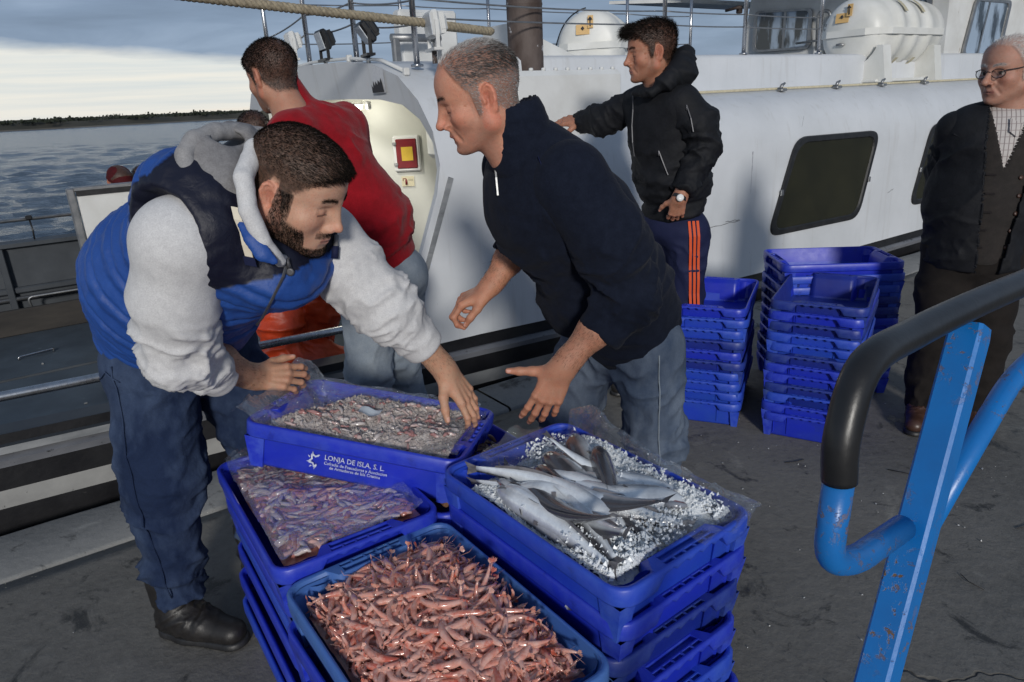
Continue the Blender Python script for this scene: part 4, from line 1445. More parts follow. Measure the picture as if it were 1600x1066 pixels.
# crate-local: x along the length (+x is the near end), y towards the back right
fl = [  # x, y, yaw of head direction, roll, lift
    (-.185, -.115, 8, 150, .0), (-.17, -.06, -4, 200, .004), (-.16, -.015, 12, 160, -.004), (-.10, -.14, 2, 185, -.006),
    (-.05, .055, 150, 75, .012), (-.02, .02, 165, -60, .010), (.06, -.03, 40, 100, .012), (.02, .11, 20, 170, -.002),
    (.11, .08, 205, 110, .006), (.13, .11, 195, 160, .004), (.13, -.03, 190, 95, .012), (.06, -.10, 172, 40, .006),
    (.10, -.09, 186, 130, .004), (.12, -.145, 178, 175, -.004), (.13, .04, 150, 90, .006), (-.12, .12, 60, 110, -.004),
    (-.19, -.08, 2, 170, .014), (.02, -.11, 166, 60, .012), (.09, -.06, 200, 140, .016), (-.02, .10, 30, 100, .006), (.15, .0, 174, 70, .010), (.05, .03, 148, 20, .016), (.16, -.11, 160, 120, .012)]
for i, (x, y, yaw, roll, dz) in enumerate(fl):
    me = FISH[i % 7]
    T = Matrix.Translation((x, y, -.010 + dz)) @ Matrix.Rotation(R(yaw + 180), 4, 'Z') @ Matrix.Rotation(R(rs.uniform(-7, 7)), 4, 'Y') @ Matrix.Rotation(R(roll), 4, 'X') @ Matrix.Translation((-.16, 0, 0))
    zone = 'at the far left end' if x < -.12 else 'by the back wall' if y > .09 else 'near the front handle' if x > .12 else 'along the near wall' if y < -.09 else 'in the middle'
    look = 'belly up' if roll > 140 else 'showing its dark back' if roll < 75 else 'lying on its side'
    o = mesh_obj('hake', me, label=('open mouthed ' if i % 7 % 3 == 0 else '') + f'silver hake {look} {zone} of the fish crate', cat='fish', group='hake on ice in the blue crate')
    T = keep_in(me, T, .246, .160)
    o.matrix_world = F_FISH @ T
F_ = crate_frame(.148, 1.345, .728 - .0855, R(-53))
for x, y, yw in ((.14, -.12, 95), (.16, .06, 80), (.10, .11, 100)):
    o = mesh_obj('hake', FISH[1], label='silver hake glimpsed through the gap below the top fish crate', cat='fish', group='hake in the second crate')
    o.matrix_world = F_ @ Matrix.Translation((x, y, -.04)) @ Matrix.Rotation(R(yw), 4, 'Z') @ Matrix.Scale(.55, 4) @ Matrix.Rotation(R(100), 4, 'X') @ Matrix.Translation((-.13, 0, 0))

# crushed ice
def ice_mat(name, c, c2, rough=.18, tr=.35):
    m, t, b = principled(name, Roughness=rough)
    b.inputs['Transmission Weight'].default_value = tr
    b.inputs['IOR'].default_value = 1.31
    b.inputs['Specular IOR Level'].default_value = .7
    tcn = t.n('ShaderNodeTexCoord').outputs['Object']
    f = t.ramp(t.noise(tcn, 26, 5, .7), [(.38, 0.0), (.62, 1.0)])
    t.t.links.new(t.mix(f, c, c2), b.inputs['Base Color'])
    bn = t.n('ShaderNodeBump', {'Strength': .5, 'Distance': .002, 'Height': t.noise(tcn, 240, 4, .7)})
    t.t.links.new(bn.outputs[0], b.inputs['Normal'])
    return m
M['ice'] = ice_mat('crushed_ice', (.86, .89, .91), (.70, .73, .75), .16, .15)
M['ice_grey'] = ice_mat('crushed_ice_pinkish', (.66, .61, .58), (.46, .40, .385), .14, .25)
def chunk(mb, p, s, r_):
    vs = []
    for d in ((1, 0, 0), (-1, 0, 0), (0, 1, 0), (0, -1, 0), (0, 0, 1), (0, 0, -1)):
        v = Vector(d) * s * r_.uniform(.3, 1.7) + Vector((r_.uniform(-1, 1), r_.uniform(-1, 1), r_.uniform(-1, 1))) * s * .6
        vs.append(Vector(p) + v)
    mb.add(vs, [(0, 2, 4), (2, 1, 4), (1, 3, 4), (3, 0, 4), (2, 0, 5), (1, 2, 5), (3, 1, 5), (0, 3, 5)], smooth=False)
def ice_bed(F, hfun, n, lx, ly, matl, label, smin, smax, seed):
    r_ = random.Random(seed)
    NI, NJ = 170, 112
    X, Y = np.meshgrid(np.linspace(-lx, lx, NI), np.linspace(-ly, ly, NJ), indexing='ij')
    Z = np.array([[hfun(x, y) for x, y in zip(rx, ry)] for rx, ry in zip(X, Y)])
    P = np.stack([X.ravel(), Y.ravel(), np.zeros(X.size)], 1)
    Z = Z + (.0075 * np.abs(fbm(P, 55, 3, seed)) + .006 * fbm(P, 120, 2, seed + 4) - .004).reshape(Z.shape)
    mb = MB(); mb.smooth = True
    mb.loft([[(X[i, j], Y[i, j], Z[i, j]) for j in range(NJ)] for i in range(NI)], closed=False, smooth=False)
    for k in range(n):
        i, j = r_.randrange(NI), r_.randrange(NJ)
        chunk(mb, (X[i, j], Y[i, j], Z[i, j] + r_.uniform(-.001, .002)), r_.uniform(smin, smax), r_)
    o = mb.obj('crushed_ice', matl, None, fix=False, label=label, cat='ice', kind='stuff')
    o.matrix_world = F
    return o
def h_fish(x, y):
    return -.024 + .026 * max(0, (y + .02) / .19) + .012 * math.sin(x * 21 + 1) * math.cos(y * 25) + .018 * math.exp(-((x + .05) / .12) ** 2 - ((y - .13) / .05) ** 2) - .03 * max(0, (abs(x) - .21) / .05)
ice_bed(F_FISH, h_fish, 5000, .252, .168, M['ice'], 'white crushed ice packed round the silver fish', .0014, .0042, 5)
r_ = random.Random(9)
mb = MB()     # loose snow-like ice thrown against the back wall
for k in range(2600):
    x = r_.choice([r_.gauss(-.10, .05), r_.gauss(.05, .035), r_.gauss(.20, .035)])
    y = r_.gauss(.150, .012)
    chunk(mb, (max(-.25, min(.25, x)), min(y, .176), -.020 + abs(r_.gauss(0, .014))), r_.uniform(.0016, .0044), r_)
for k in range(1500):
    chunk(mb, (min(.235, r_.gauss(.205, .03)), max(-.16, r_.gauss(-.10, .04)), -.022 + abs(r_.gauss(0, .012))), r_.uniform(.0018, .005), r_)
for k in range(2600):
    cx, cy = r_.choice([(-.10, .03), (.03, .09), (.12, -.10), (-.03, -.06), (.18, .03), (-.2, .06), (.06, -.01)])
    x, y = max(-.235, min(.24, r_.gauss(cx, .035))), max(-.16, min(.165, r_.gauss(cy, .028)))
    chunk(mb, (x, y, r_.uniform(-.018, .016)), r_.uniform(.0014, .0040), r_)
o = mb.obj('loose_ice', mat('loose_ice', (.80, .83, .85), (.72, .76, .80), rough=.35, scale=60), None, fix=False, label='loose white ice heaped against the back wall of the fish crate', cat='ice', kind='stuff')
o.matrix_world = F_FISH
def h_held(x, y):
    return -.008 + .010 * math.sin(x * 17 + 2) * math.sin(y * 23) + .016 * math.exp(-((x + .18) / .08) ** 2 - ((y - .10) / .07) ** 2) - .012 * max(0, (abs(y) - .13) / .04) - .05 * max(0, (-.16 - x + .5 * y) / .1)
ice_bed(F_HELD, h_held, 5000, .250, .166, M['ice_grey'], 'greyish crushed ice over seafood in the lifted crate', .0014, .0040, 6)
mb = MB(); mb.smooth = True
cm = [wet('squid_pink', (.50, .36, .34), (.58, .46, .44), .2, 40, .7, c3=(.36, .18, .17)), wet('squid_red', (.34, .15, .14), (.44, .26, .25), .2, 40, .7), wet('squid_pale', (.62, .57, .55), (.50, .44, .43), .2, 40, .7)]
def bits(F, hfun, n, lx, ly, label, seed, lmin, lmax, rmin, rmax, mats_, fun=None, dz=0.0):
    r_ = random.Random(seed)
    mb = MB(); mb.smooth = True
    for k in range(n):
        mb.m = r_.randrange(len(mats_))
        x, y = r_.uniform(-lx, lx), r_.uniform(-ly, ly)
        a = r_.uniform(0, 6.28); L = r_.uniform(lmin, lmax); bd = r_.uniform(-1.2, 1.2)
        r0 = r_.uniform(rmin, rmax)
        pts, rad = [], []
        px, py = x, y
        for q in range(6):
            t = q / 5
            if abs(px) > lx or abs(py) > ly: break
            pts.append((px, py, hfun(px, py) + r0 * .4 + dz + r_.uniform(-.002, .003)))
            rad.append(r0 * (math.sin(math.pi * (.15 + .8 * t)) + .1))
            a += bd / 5
            px += L / 5 * math.cos(a); py += L / 5 * math.sin(a)
        if len(pts) > 2: mb.tube(pts, rad, 6)
    o = mb.obj('seafood_pieces', mats_, None, fix=False, label=label, cat='seafood', kind='stuff')
    o.matrix_world = F
    return o
bits(F_HELD, h_held, 130, .24, .155, 'pinkish small seafood showing through the ice of the lifted crate', 8, .015, .05, .003, .006, cm)
def h_left(x, y):
    return -.016 + .008 * math.sin(x * 23) * math.sin(y * 31 + 1)
mb = MB(); mb.smooth = True
g = [[(-.25 + .5 * i / 24, -.165 + .33 * j / 16, h_left(-.25 + .5 * i / 24, -.165 + .33 * j / 16) - .012) for j in range(17)] for i in range(25)]
mb.loft(g, closed=False)
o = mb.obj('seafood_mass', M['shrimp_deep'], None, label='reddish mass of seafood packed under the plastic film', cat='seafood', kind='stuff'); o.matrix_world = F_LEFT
lm = [wet('prawn_pink', (.52, .28, .25), (.60, .38, .34), .2, 40, .7), wet('prawn_red', (.40, .13, .10), (.48, .22, .18), .2, 40, .7), wet('prawn_pale', (.62, .54, .51), (.54, .42, .40), .2, 40, .7)]
bits(F_LEFT, h_left, 620, .245, .16, 'small pink and red prawns packed under the plastic film', 14, .04, .09, .0035, .0085, lm, dz=-.004)
lg = [wet('langoustine', (.16, .085, .045), (.24, .13, .07), .3, 40, .5), wet('langoustine_dark', (.07, .045, .03), (.12, .07, .045), .3, 40, .5)]
bits(F_LANG, lambda x, y: -.02 + .01 * math.sin(x * 30) * math.sin(y * 30), 420, .245, .16, 'brownish langoustines filling the half hidden crate', 15, .03, .07, .003, .007, lg)
# white paper slip on the ice of the lifted crate
mb = MB()
sl = [[(-.05 + .062 * i / 6, -.045 + .048 * j / 4, .012 + .004 * math.sin(i * 1.1) + .003 * math.cos(j * 1.7)) for j in range(5)] for i in range(7)]
mb.loft(sl, closed=False, smooth=True)
o = mb.obj('paper_slip', mat('wet_paper', (.62, .70, .78), (.70, .76, .80), rough=.4), None, label='small white paper slip lying on the ice in the lifted crate', cat='paper'); o.matrix_world = F_HELD

# clear plastic film
def film_mat():
    m = bpy.data.materials.new('clear_film'); m.use_nodes = True
    t = NT(m.node_tree); nt = m.node_tree
    for n in list(nt.nodes): nt.nodes.remove(n)
    tcn = t.n('ShaderNodeTexCoord').outputs['Object']
    bn = t.n('ShaderNodeBump', {'Strength': 1.0, 'Distance': .02, 'Height': t.noise(tcn, 26, 5, .62, 1.4)})
    gl = t.n('ShaderNodeBsdfGlossy', {'Color': (.95, .97, 1, 1), 'Roughness': .07, 'Normal': bn.outputs[0]})
    tr = t.n('ShaderNodeBsdfTransparent', {'Color': (.95, .965, .975, 1)})
    df = t.n('ShaderNodeBsdfDiffuse', {'Color': (.8, .84, .88, 1)})
    lw = t.n('ShaderNodeLayerWeight', {'Blend': .25, 'Normal': bn.outputs[0]})
    a = t.n('ShaderNodeMixShader', {0: .04, 1: tr.outputs[0], 2: df.outputs[0]})
    f = t.math('MULTIPLY_ADD', lw.outputs['Fresnel'], .46, .04, clamp=True)
    b = t.n('ShaderNodeMixShader', {0: f, 1: a.outputs[0], 2: gl.outputs[0]})
    t.t.links.new(b.outputs[0], t.n('ShaderNodeOutputMaterial').inputs[0])
    return m
M['film'] = film_mat()
def film(F, fn, nu, nv, label, seed, amp=.004, freq=30, name='plastic_film'):
    P = np.array([[fn(i / nu, j / nv) for j in range(nv + 1)] for i in range(nu + 1)])
    flat = P.reshape(-1, 3)
    d = np.stack([fbm(flat, freq, 4, seed + k) for k in range(3)], 1)
    rid = 1 - np.abs(fbm(flat * np.array([1, 1, .6]), freq * .55, 3, seed + 9)) * 2
    flat = flat + d * amp + (np.maximum(rid, 0) ** 3)[:, None] * np.array([0, 0, amp * 1.2])
    P = flat.reshape(nu + 1, nv + 1, 3)
    mb = MB()
    mb.loft([[tuple(q) for q in row] for row in P], closed=False, smooth=True)
    o = mb.obj(name, M['film'], None, fix=False, label=label, cat='plastic film')
    o.matrix_world = F
    return o
def f_left(u, v):     # laid flat over the prawns, turned up at the back left corner
    x = -.27 + .525 * u; y = -.172 + .344 * v
    z = -.004 + .006 * math.sin(u * 19) * math.sin(v * 13)
    e = max(0, .14 - u) / .14
    z += .045 * e * (.5 + .5 * math.sin(v * 14)) * (1 if v < .7 else .6)
    z += .014 * max(0, (v - .93) / .07)
    return (x, y, z)
film(F_LEFT, f_left, 110, 80, 'glossy clear film covering the prawns in the lower left crate', 31, .0055, 34)
def f_fish(u, v):     # hangs over the back right wall of the fish crate
    x = -.26 + .56 * u
    pr = [(.10, -.02), (.16, -.03), (.182, -.012), (.190, .010), (.193, .034), (.200, .050), (.215, .048)]
    k = v * (len(pr) - 1); i = min(int(k), len(pr) - 2); f = k - i
    y = pr[i][0] * (1 - f) + pr[i + 1][0] * f; z = pr[i][1] * (1 - f) + pr[i + 1][1] * f
    tall = .5 + .9 * math.exp(-((u - .14) / .12) ** 2) - .5 * min(1, max(0, (u - .3) / .5))
    if z > 0: z *= max(.12, tall)
    return (x, y + .006 * math.sin(u * 22), z)
film(F_FISH, f_fish, 120, 40, 'clear film standing up along the back wall of the fish crate', 37, .006, 22)
def f_fish2(u, v):    # over the near right corner
    a = u
    x = .16 + .15 * v; y = .02 + .185 * u
    z = .004 + .012 * math.sin(u * 9) * v - .03 * (1 - v) ** 2
    return (x, y, z)
film(F_FISH, f_fish2, 50, 40, 'clear film stretched over the near right corner of the fish crate', 41, .005, 30)
def f_fish3(u, v):    # loop at the far left end
    x = -.285 + .10 * v; y = -.10 + .26 * u
    z = -.016 + .05 * math.sin(math.pi * min(1, u * 1.1)) * (1 - v) + .008 * math.sin(u * 17)
    return (x, y, z)
film(F_FISH, f_fish3, 50, 30, 'clear film looped up at the far end of the fish crate', 43, .005, 26)
def f_held(u, v):     # crumpled at the left end of the lifted crate
    y = -.19 + .40 * u
    pr = [(-.15, -.03), (-.21, -.018), (-.262, .0), (-.295, .022), (-.318, .030), (-.335, .010)]
    k = v * (len(pr) - 1); i = min(int(k), len(pr) - 2); f = k - i
    x = pr[i][0] * (1 - f) + pr[i + 1][0] * f; z = pr[i][1] * (1 - f) + pr[i + 1][1] * f
    z += (.055 * math.exp(-((u - .80) / .16) ** 2) + .018 * math.sin(u * 15)) * max(0, v - .2)
    return (x + .010 * math.sin(u * 19), y, z)
film(F_HELD, f_held, 80, 50, 'clear film crumpled over the left end of the lifted crate', 47, .008, 24)
def f_held2(u, v):
    y = -.17 + .34 * u; x = .18 + .10 * v
    return (x, y, -.012 + .014 * v + .006 * math.sin(u * 13))
film(F_HELD, f_held2, 60, 24, 'clear film lining the right end of the lifted crate', 53, .005, 30)
def f_held3(u, v):
    x = -.25 + .5 * u; y = .13 + .065 * v
    return (x, y, -.02 + .026 * v + .004 * math.sin(u * 21))
film(F_HELD, f_held3, 80, 20, 'clear film lining the far wall of the lifted crate', 59, .004, 26)

# ------------------------------------------------------------------ blue trolley with a black gripped handle, right foreground
def blue_paint():
    m, t, b = principled('chipped_blue_paint', Roughness=.38)
    tcn = t.n('ShaderNodeTexCoord').outputs['Object']
    base = t.mix(t.ramp(t.noise(tcn, 14, 5, .6), [(.35, 0.0), (.7, 1.0)]), (.008, .17, .52), (.012, .14, .43))
    chips = t.ramp(t.noise(tcn, 60, 7, .74, .5), [(.555, 0.0), (.575, 1.0)])
    zone = t.ramp(t.noise(t.scaled(tcn, (1, 1, 1), loc=(2, 1, 3)), 6, 3, .6), [(.48, 0.0), (.60, 1.0)])
    cm_ = t.math('MULTIPLY', chips, zone)
    base = t.mix(cm_, base, t.mix(t.noise(tcn, 90, 4), (.10, .045, .018), (.24, .16, .09)))
    t.t.links.new(base, b.inputs['Base Color'])
    t.t.links.new(t.math('MULTIPLY_ADD', cm_, .45, .34), b.inputs['Roughness'])
    h = t.math('SUBTRACT', t.math('MULTIPLY', t.noise(tcn, 60, 4), .4), cm_)
    bn = t.n('ShaderNodeBump', {'Strength': .5, 'Distance': .0015, 'Height': h})
    t.t.links.new(bn.outputs[0], b.inputs['Normal'])
    return m
M['bluep'] = blue_paint()
M['grip'] = mat('black_grip_rubber', (.010, .010, .011), (.017, .017, .018), rough=.36, scale=20, bump=.12, bscale=120, spots=(.03, .06, .09), spot_scale=12, spot_at=.74, rvar=.08)
tr = empty('hand_trolley', (.349, .543, 0), label='chipped bright blue steel trolley with black rubber grips, close in front at the frame edge', cat='trolley')
T0 = Vector((.349, .543, 0))
def tl(p): return Vector(p) - T0
post_t, post_b = Vector((.467, .661, 1.318)), Vector((.330, .515, .96))
pdir = (post_b - post_t).normalized()
foot = post_t + pdir * ((post_t.z - .16) / -pdir.z)
mb = MB()
bar = (Vector((.688, .815, 0)) - Vector((.285, .517, 0))).normalized()
nrm_ = pdir.cross(bar).normalized(); bx = nrm_.cross(pdir).normalized()
def sect(c, a, b, bev=.003):
    q = []
    for sx, sy in ((1, 1), (-1, 1), (-1, -1), (1, -1)):
        q += [c + bx * (sx * a) + nrm_ * (sy * (b - bev)), c + bx * (sx * (a - bev)) + nrm_ * (sy * b)] if sx * sy > 0 else [c + bx * (sx * (a - bev)) + nrm_ * (sy * b), c + bx * (sx * a) + nrm_ * (sy * (b - bev))]
    return [tl(p) for p in q]
mb.loft([sect(post_t + pdir * .004,   .0145, .0145), sect(post_t + pdir * .015, .0155, .0155), sect(foot, .0155, .0155)], cap0=True, cap1=True, smooth=False)
mb.obj('post', M['bluep'], tr)
gp = [(0.259, 0.488, 1.248), (0.259, 0.491, 1.290), (0.285, 0.517, 1.336), (0.361, 0.581, 1.338), (0.461, 0.655, 1.338), (0.58, 0.74, 1.336), (0.66, 0.80, 1.336), (0.705, 0.83, 1.325), (.725, .84, 1.29), (.722, .838, 1.262)]
sm = []
gpv = [Vector(p) for p in gp]
for i in range(len(gpv) - 1):
    p0, p1, p2, p3 = gpv[max(i - 1, 0)], gpv[i], gpv[i + 1], gpv[min(i + 2, len(gpv) - 1)]
    for k in range(6):
        t = k / 6
        sm.append(.5 * ((2 * p1) + (p2 - p0) * t + (2 * p0 - 5 * p1 + 4 * p2 - p3) * t * t + (3 * p1 - p0 - 3 * p2 + p3) * t ** 3))
sm.append(gpv[-1])
mb = MB(); mb.tube([tl(p) for p in sm], .0142, 20)
mb.obj('grip', M['grip'], tr)
mb = MB()
mb.tube([tl(p) for p in fillet([(0.259, 0.488, 1.252), (0.2535, 0.481, 1.176), (0.29, 0.505, 1.155), (0.372, 0.572, 1.14)], .035, 8)], .0122, 18)
mb.obj('handle_loop', M['bluep'], tr)
mb = MB()
mb.tube([tl(p) for p in fillet([(.722, .838, 1.266), (.690, .815, 1.235), (.60, .760, 1.215), (.415, .600, 1.125)], .06, 8)], .0122, 18)
mb.obj('handle_loop', M['bluep'], tr)
mb = MB()
mb.box(tl(foot + Vector((-.10, -.12, -.05))), (.62, .42, .04), rot=(0, 0, R(37)), bev=.01)
mb.obj('platform', M['bluep'], tr)
for sx, sy in ((-1, -1), (-1, 1), (1, -1), (1, 1)):
    mb = MB()
    mb.lathe([(.0, -.018), (.05, -.018), (.058, -.010), (.058, .010), (.05, .018), (0, .018)], n=20, axis='y')
    rot = Matrix.Rotation(R(37), 3, 'Z')
    mb.obj('wheel', M['rubber'], tr, loc=tl(foot + Vector((-.10, -.12, 0)) + rot @ Vector((sx * .24, sy * .16, 0))) * 1.0, rot=(0, 0, R(37)))
for ch in tr.children:
    if ch.name.startswith('wheel'): ch.location.z = .058

r_ = random.Random(77)
mb = MB()
for k in range(130):
    cx, cy = r_.choice([(.7, 1.9), (1.1, 2.4), (.2, 2.6), (-1.1, 1.3), (1.5, 2.3), (.9, 2.9), (2.0, 2.3)])
    chunk(mb, (r_.gauss(cx, .30), r_.gauss(cy, .25), .003), r_.uniform(.0012, .0042), r_)
mb.obj('ice_scraps', mat('ice_scrap', (.55, .56, .57), (.35, .36, .37), rough=.4, scale=60), None, fix=False, label='little scraps of ice and shell scattered over the concrete', cat='scraps', kind='stuff')
mb = MB()
for k in range(9):
    a = r_.uniform(0, 6.28); L = r_.uniform(.05, .16)
    cx, cy = r_.uniform(.5, 2.2), r_.uniform(1.2, 2.9)
    mb.tube([(cx, cy, .003), (cx + L * .5 * math.cos(a), cy + L * .5 * math.sin(a), .006), (cx + L * math.cos(a + .3), cy + L * math.sin(a + .3), .003)], .0018, 4)
mb.obj('twigs', M['board'], None, label='thin dark twigs and straws lying on the concrete', cat='twigs', kind='stuff')
# ------------------------------------------------------------------ figures: smooth solids grown from a pose
def v3(*a): return np.array(a, float)
def nrmz(v):
    v = np.asarray(v, float); return v / (np.linalg.norm(v) + 1e-12)

class Solid:
    def __init__(s, k=.03):
        s.p = []; s.k = k
    def cone(s, a, b, ra, rb, k=None, ax=None, sc=1.0, op=1):
        """tapered limb from a to b; ax, sc flatten it along ax by sc"""
        s.p.append(('c', np.asarray(a, float), np.asarray(b, float), ra, rb, s.k if k is None else k, None if ax is None else nrmz(ax), sc, op)); return s
    def chain(s, pts, rs, k=None, ax=None, sc=1.0):
        for i in range(len(pts) - 1):
            s.cone(pts[i], pts[i + 1], rs[i], rs[i + 1], k, ax, sc)
        return s
    def ell(s, c, r, rot=None, k=None, op=1):
        s.p.append(('e', np.asarray(c, float), np.asarray(r, float), np.eye(3) if rot is None else np.asarray(rot, float), s.k if k is None else k, op)); return s
    def plane(s, c, n, k=None):
        """cut away everything on the n side"""
        s.p.append(('p', np.asarray(c, float), nrmz(n), s.k if k is None else k)); return s
    def box(s):
        lo, hi = np.full(3, 9e9), np.full(3, -9e9)
        for q in s.p:
            if q[0] == 'c' and q[8] > 0:
                r = max(q[3], q[4]); lo = np.minimum(lo, np.minimum(q[1], q[2]) - r); hi = np.maximum(hi, np.maximum(q[1], q[2]) + r)
            if q[0] == 'e' and q[5] > 0:
                r = max(q[2]); lo = np.minimum(lo, q[1] - r); hi = np.maximum(hi, q[1] + r)
        return lo, hi
    def grid(s, h):
        lo, hi = s.box()
        pad = .02 + 3 * h
        lo -= pad; hi += pad
        n = np.ceil((hi - lo) / h).astype(int) + 1
        D = np.full(n, 1.0, np.float32)
        ax = [(lo[i] + h * np.arange(n[i])).astype(np.float32) for i in range(3)]
        for q in s.p:
            if q[0] == 'p':
                X = (ax[0] - q[1][0])[:, None, None] * q[2][0] + (ax[1] - q[1][1])[None, :, None] * q[2][1] + (ax[2] - q[1][2])[None, None, :] * q[2][2]
                k = q[3]; m = np.maximum(k - np.abs(D - X), 0) / k if k > 0 else 0
                D = np.maximum(D, X) + (m * m * k * .25 if k > 0 else 0); continue
            if q[0] == 'c':
                r = max(q[3], q[4]); l_, h_ = np.minimum(q[1], q[2]) - r, np.maximum(q[1], q[2]) + r; k = q[5]; op = q[8]
            else:
                r = max(q[2]); l_, h_ = q[1] - r, q[1] + r; k = q[4]; op = q[5]
            mg = k + 3 * h
            i0 = np.maximum(np.floor((l_ - mg - lo) / h).astype(int), 0); i1 = np.minimum(np.ceil((h_ + mg - lo) / h).astype(int) + 1, n)
            if np.any(i1 <= i0): continue
            X = ax[0][i0[0]:i1[0]][:, None, None]; Y = ax[1][i0[1]:i1[1]][None, :, None]; Z = ax[2][i0[2]:i1[2]][None, None, :]
            if q[0] == 'c':
                a, b = q[1].astype(np.float32), q[2].astype(np.float32); ba = b - a; L2 = float(ba @ ba) + 1e-12
                px, py, pz = X - a[0], Y - a[1], Z - a[2]
                t = np.clip((px * ba[0] + py * ba[1] + pz * ba[2]) / L2, 0, 1)
                dx, dy, dz = px - t * ba[0], py - t * ba[1], pz - t * ba[2]
                d2 = dx * dx + dy * dy + dz * dz
                if q[6] is not None:
                    e = dx * q[6][0] + dy * q[6][1] + dz * q[6][2]
                    d2 = d2 + (q[7] ** 2 - 1) * e * e
                d = np.sqrt(d2) - (q[3] + t * (q[4] - q[3]))
            else:
                c, rr, Rm = q[1], q[2], q[3]
                x, y, z = X - c[0], Y - c[1], Z - c[2]
                l0 = (x * Rm[0, 0] + y * Rm[1, 0] + z * Rm[2, 0]); l1 = (x * Rm[0, 1] + y * Rm[1, 1] + z * Rm[2, 1]); l2 = (x * Rm[0, 2] + y * Rm[1, 2] + z * Rm[2, 2])
                k0 = np.sqrt((l0 / rr[0]) ** 2 + (l1 / rr[1]) ** 2 + (l2 / rr[2]) ** 2)
                k1 = np.sqrt((l0 / rr[0] ** 2) ** 2 + (l1 / rr[1] ** 2) ** 2 + (l2 / rr[2] ** 2) ** 2) + 1e-9
                d = k0 * (k0 - 1) / k1
            sub = D[i0[0]:i1[0], i0[1]:i1[1], i0[2]:i1[2]]
            if op > 0:
                m = np.maximum(k - np.abs(sub - d), 0) / max(k, 1e-6)
                sub[...] = np.minimum(sub, d) - m * m * k * .25
            else:
                m = np.maximum(k - np.abs(sub + d), 0) / max(k, 1e-6)
                sub[...] = np.maximum(sub, -d) + m * m * k * .25
        return D, lo
    def mesh(s, h, smooth=1):
        D, lo = s.grid(h)
        V, F = surface_nets(D, lo, h)
        for _ in range(smooth):
            V = relax(V, F, .5)
        return V, F

def surface_nets(D, lo, h):
    n = np.array(D.shape)
    ins = D < 0
    c = n - 1
    cnt = np.zeros(c, np.float32); acc = np.zeros((3,) + tuple(c), np.float32)
    base = [np.arange(c[i], dtype=np.float32) for i in range(3)]
    for axis in range(3):
        o = [(0, 0), (0, 1), (1, 0), (1, 1)]
        sl0 = [slice(None)] * 3; sl1 = [slice(None)] * 3
        sl0[axis] = slice(0, n[axis] - 1); sl1[axis] = slice(1, n[axis])
        a, b = D[tuple(sl0)], D[tuple(sl1)]
        cr = (a < 0) != (b < 0)
        t = np.where(cr, a / np.where(cr, a - b, 1), 0).astype(np.float32)
        oth = [i for i in range(3) if i != axis]
        for (p, q) in o:
            sl = [slice(None)] * 3
            sl[oth[0]] = slice(p, p + c[oth[0]]); sl[oth[1]] = slice(q, q + c[oth[1]])
            m = cr[tuple(sl)]; tt = t[tuple(sl)]
            cnt += m
            acc[axis] += np.where(m, tt, 0)
            acc[oth[0]] += m * p; acc[oth[1]] += m * q
    act = cnt > 0
    idx = np.full(c, -1, np.int64); ii = np.nonzero(act)
    idx[ii] = np.arange(len(ii[0]))
    V = np.stack([(ii[k] + acc[k][ii] / cnt[ii]) * h + lo[k] for k in range(3)], 1)
    F = []
    for axis in range(3):
        o1, o2 = [(1, 2), (2, 0), (0, 1)][axis]
        sl = [slice(1, n[k] - 1) for k in range(3)]; sl[axis] = slice(0, n[axis] - 1)
        sl1 = list(sl); sl1[axis] = slice(1, n[axis])
        a, b = ins[tuple(sl)], ins[tuple(sl1)]
        w_ = np.nonzero(a != b)
        off = [1, 1, 1]; off[axis] = 0
        I = [w_[k] + off[k] for k in range(3)]
        def g(d1, d2):
            J = list(I); J[o1] = J[o1] - d1; J[o2] = J[o2] - d2
            return idx[J[0], J[1], J[2]]
        q = np.stack([g(1, 1), g(0, 1), g(0, 0), g(1, 0)], 1)
        fl = ~a[w_]
        q[fl] = q[fl][:, ::-1]
        F.append(q)
    F = np.concatenate(F)
    return V, F[(F >= 0).all(1)]

def relax(V, F, w_=.5):
    S = np.zeros_like(V); n = np.zeros(len(V))
    for a, b in ((0, 1), (1, 2), (2, 3), (3, 0)):
        np.add.at(S, F[:, a], V[F[:, b]]); np.add.at(S, F[:, b], V[F[:, a]])
        np.add.at(n, F[:, a], 1); np.add.at(n, F[:, b], 1)
    return V * (1 - w_) + w_ * S / np.maximum(n, 1)[:, None]

def normals(V, F):
    N = np.cross(V[F[:, 2]] - V[F[:, 0]], V[F[:, 3]] - V[F[:, 1]])
    out = np.zeros_like(V)
    for k in range(4): np.add.at(out, F[:, k], N)
    return out / (np.linalg.norm(out, axis=1)[:, None] + 1e-12)

def np_mesh(name, V, F, mats=None, colr=None, smooth=True, fmat=None):
    me = bpy.data.meshes.new(name)
    F = np.asarray(F)
    me.vertices.add(len(V)); me.vertices.foreach_set('co', np.asarray(V, np.float32).ravel())
    k = F.shape[1]
    me.loops.add(F.size); me.loops.foreach_set('vertex_index', F.astype(np.int32).ravel())
    me.polygons.add(len(F)); me.polygons.foreach_set('loop_start', np.arange(0, F.size, k, dtype=np.int32))
    me.polygons.foreach_set('loop_total', np.full(len(F), k, np.int32))
    me.polygons.foreach_set('use_smooth', np.full(len(F), smooth))
    for m in (mats if isinstance(mats, (list, tuple)) else [mats]) if mats is not None else []:
        me.materials.append(m)
    if fmat is not None: me.polygons.foreach_set('material_index', np.asarray(fmat, np.int32))
    me.update(calc_edges=True)
    if colr is not None:
        ca = me.color_attributes.new('Col', 'FLOAT_COLOR', 'POINT')
        c4 = np.ones((len(V), 4), np.float32); c4[:, :3] = colr
        ca.data.foreach_set('color', c4.ravel())
    return me

def sstep(x, a, b):
    t = np.clip((x - a) / (b - a), 0, 1); return t * t * (3 - 2 * t)

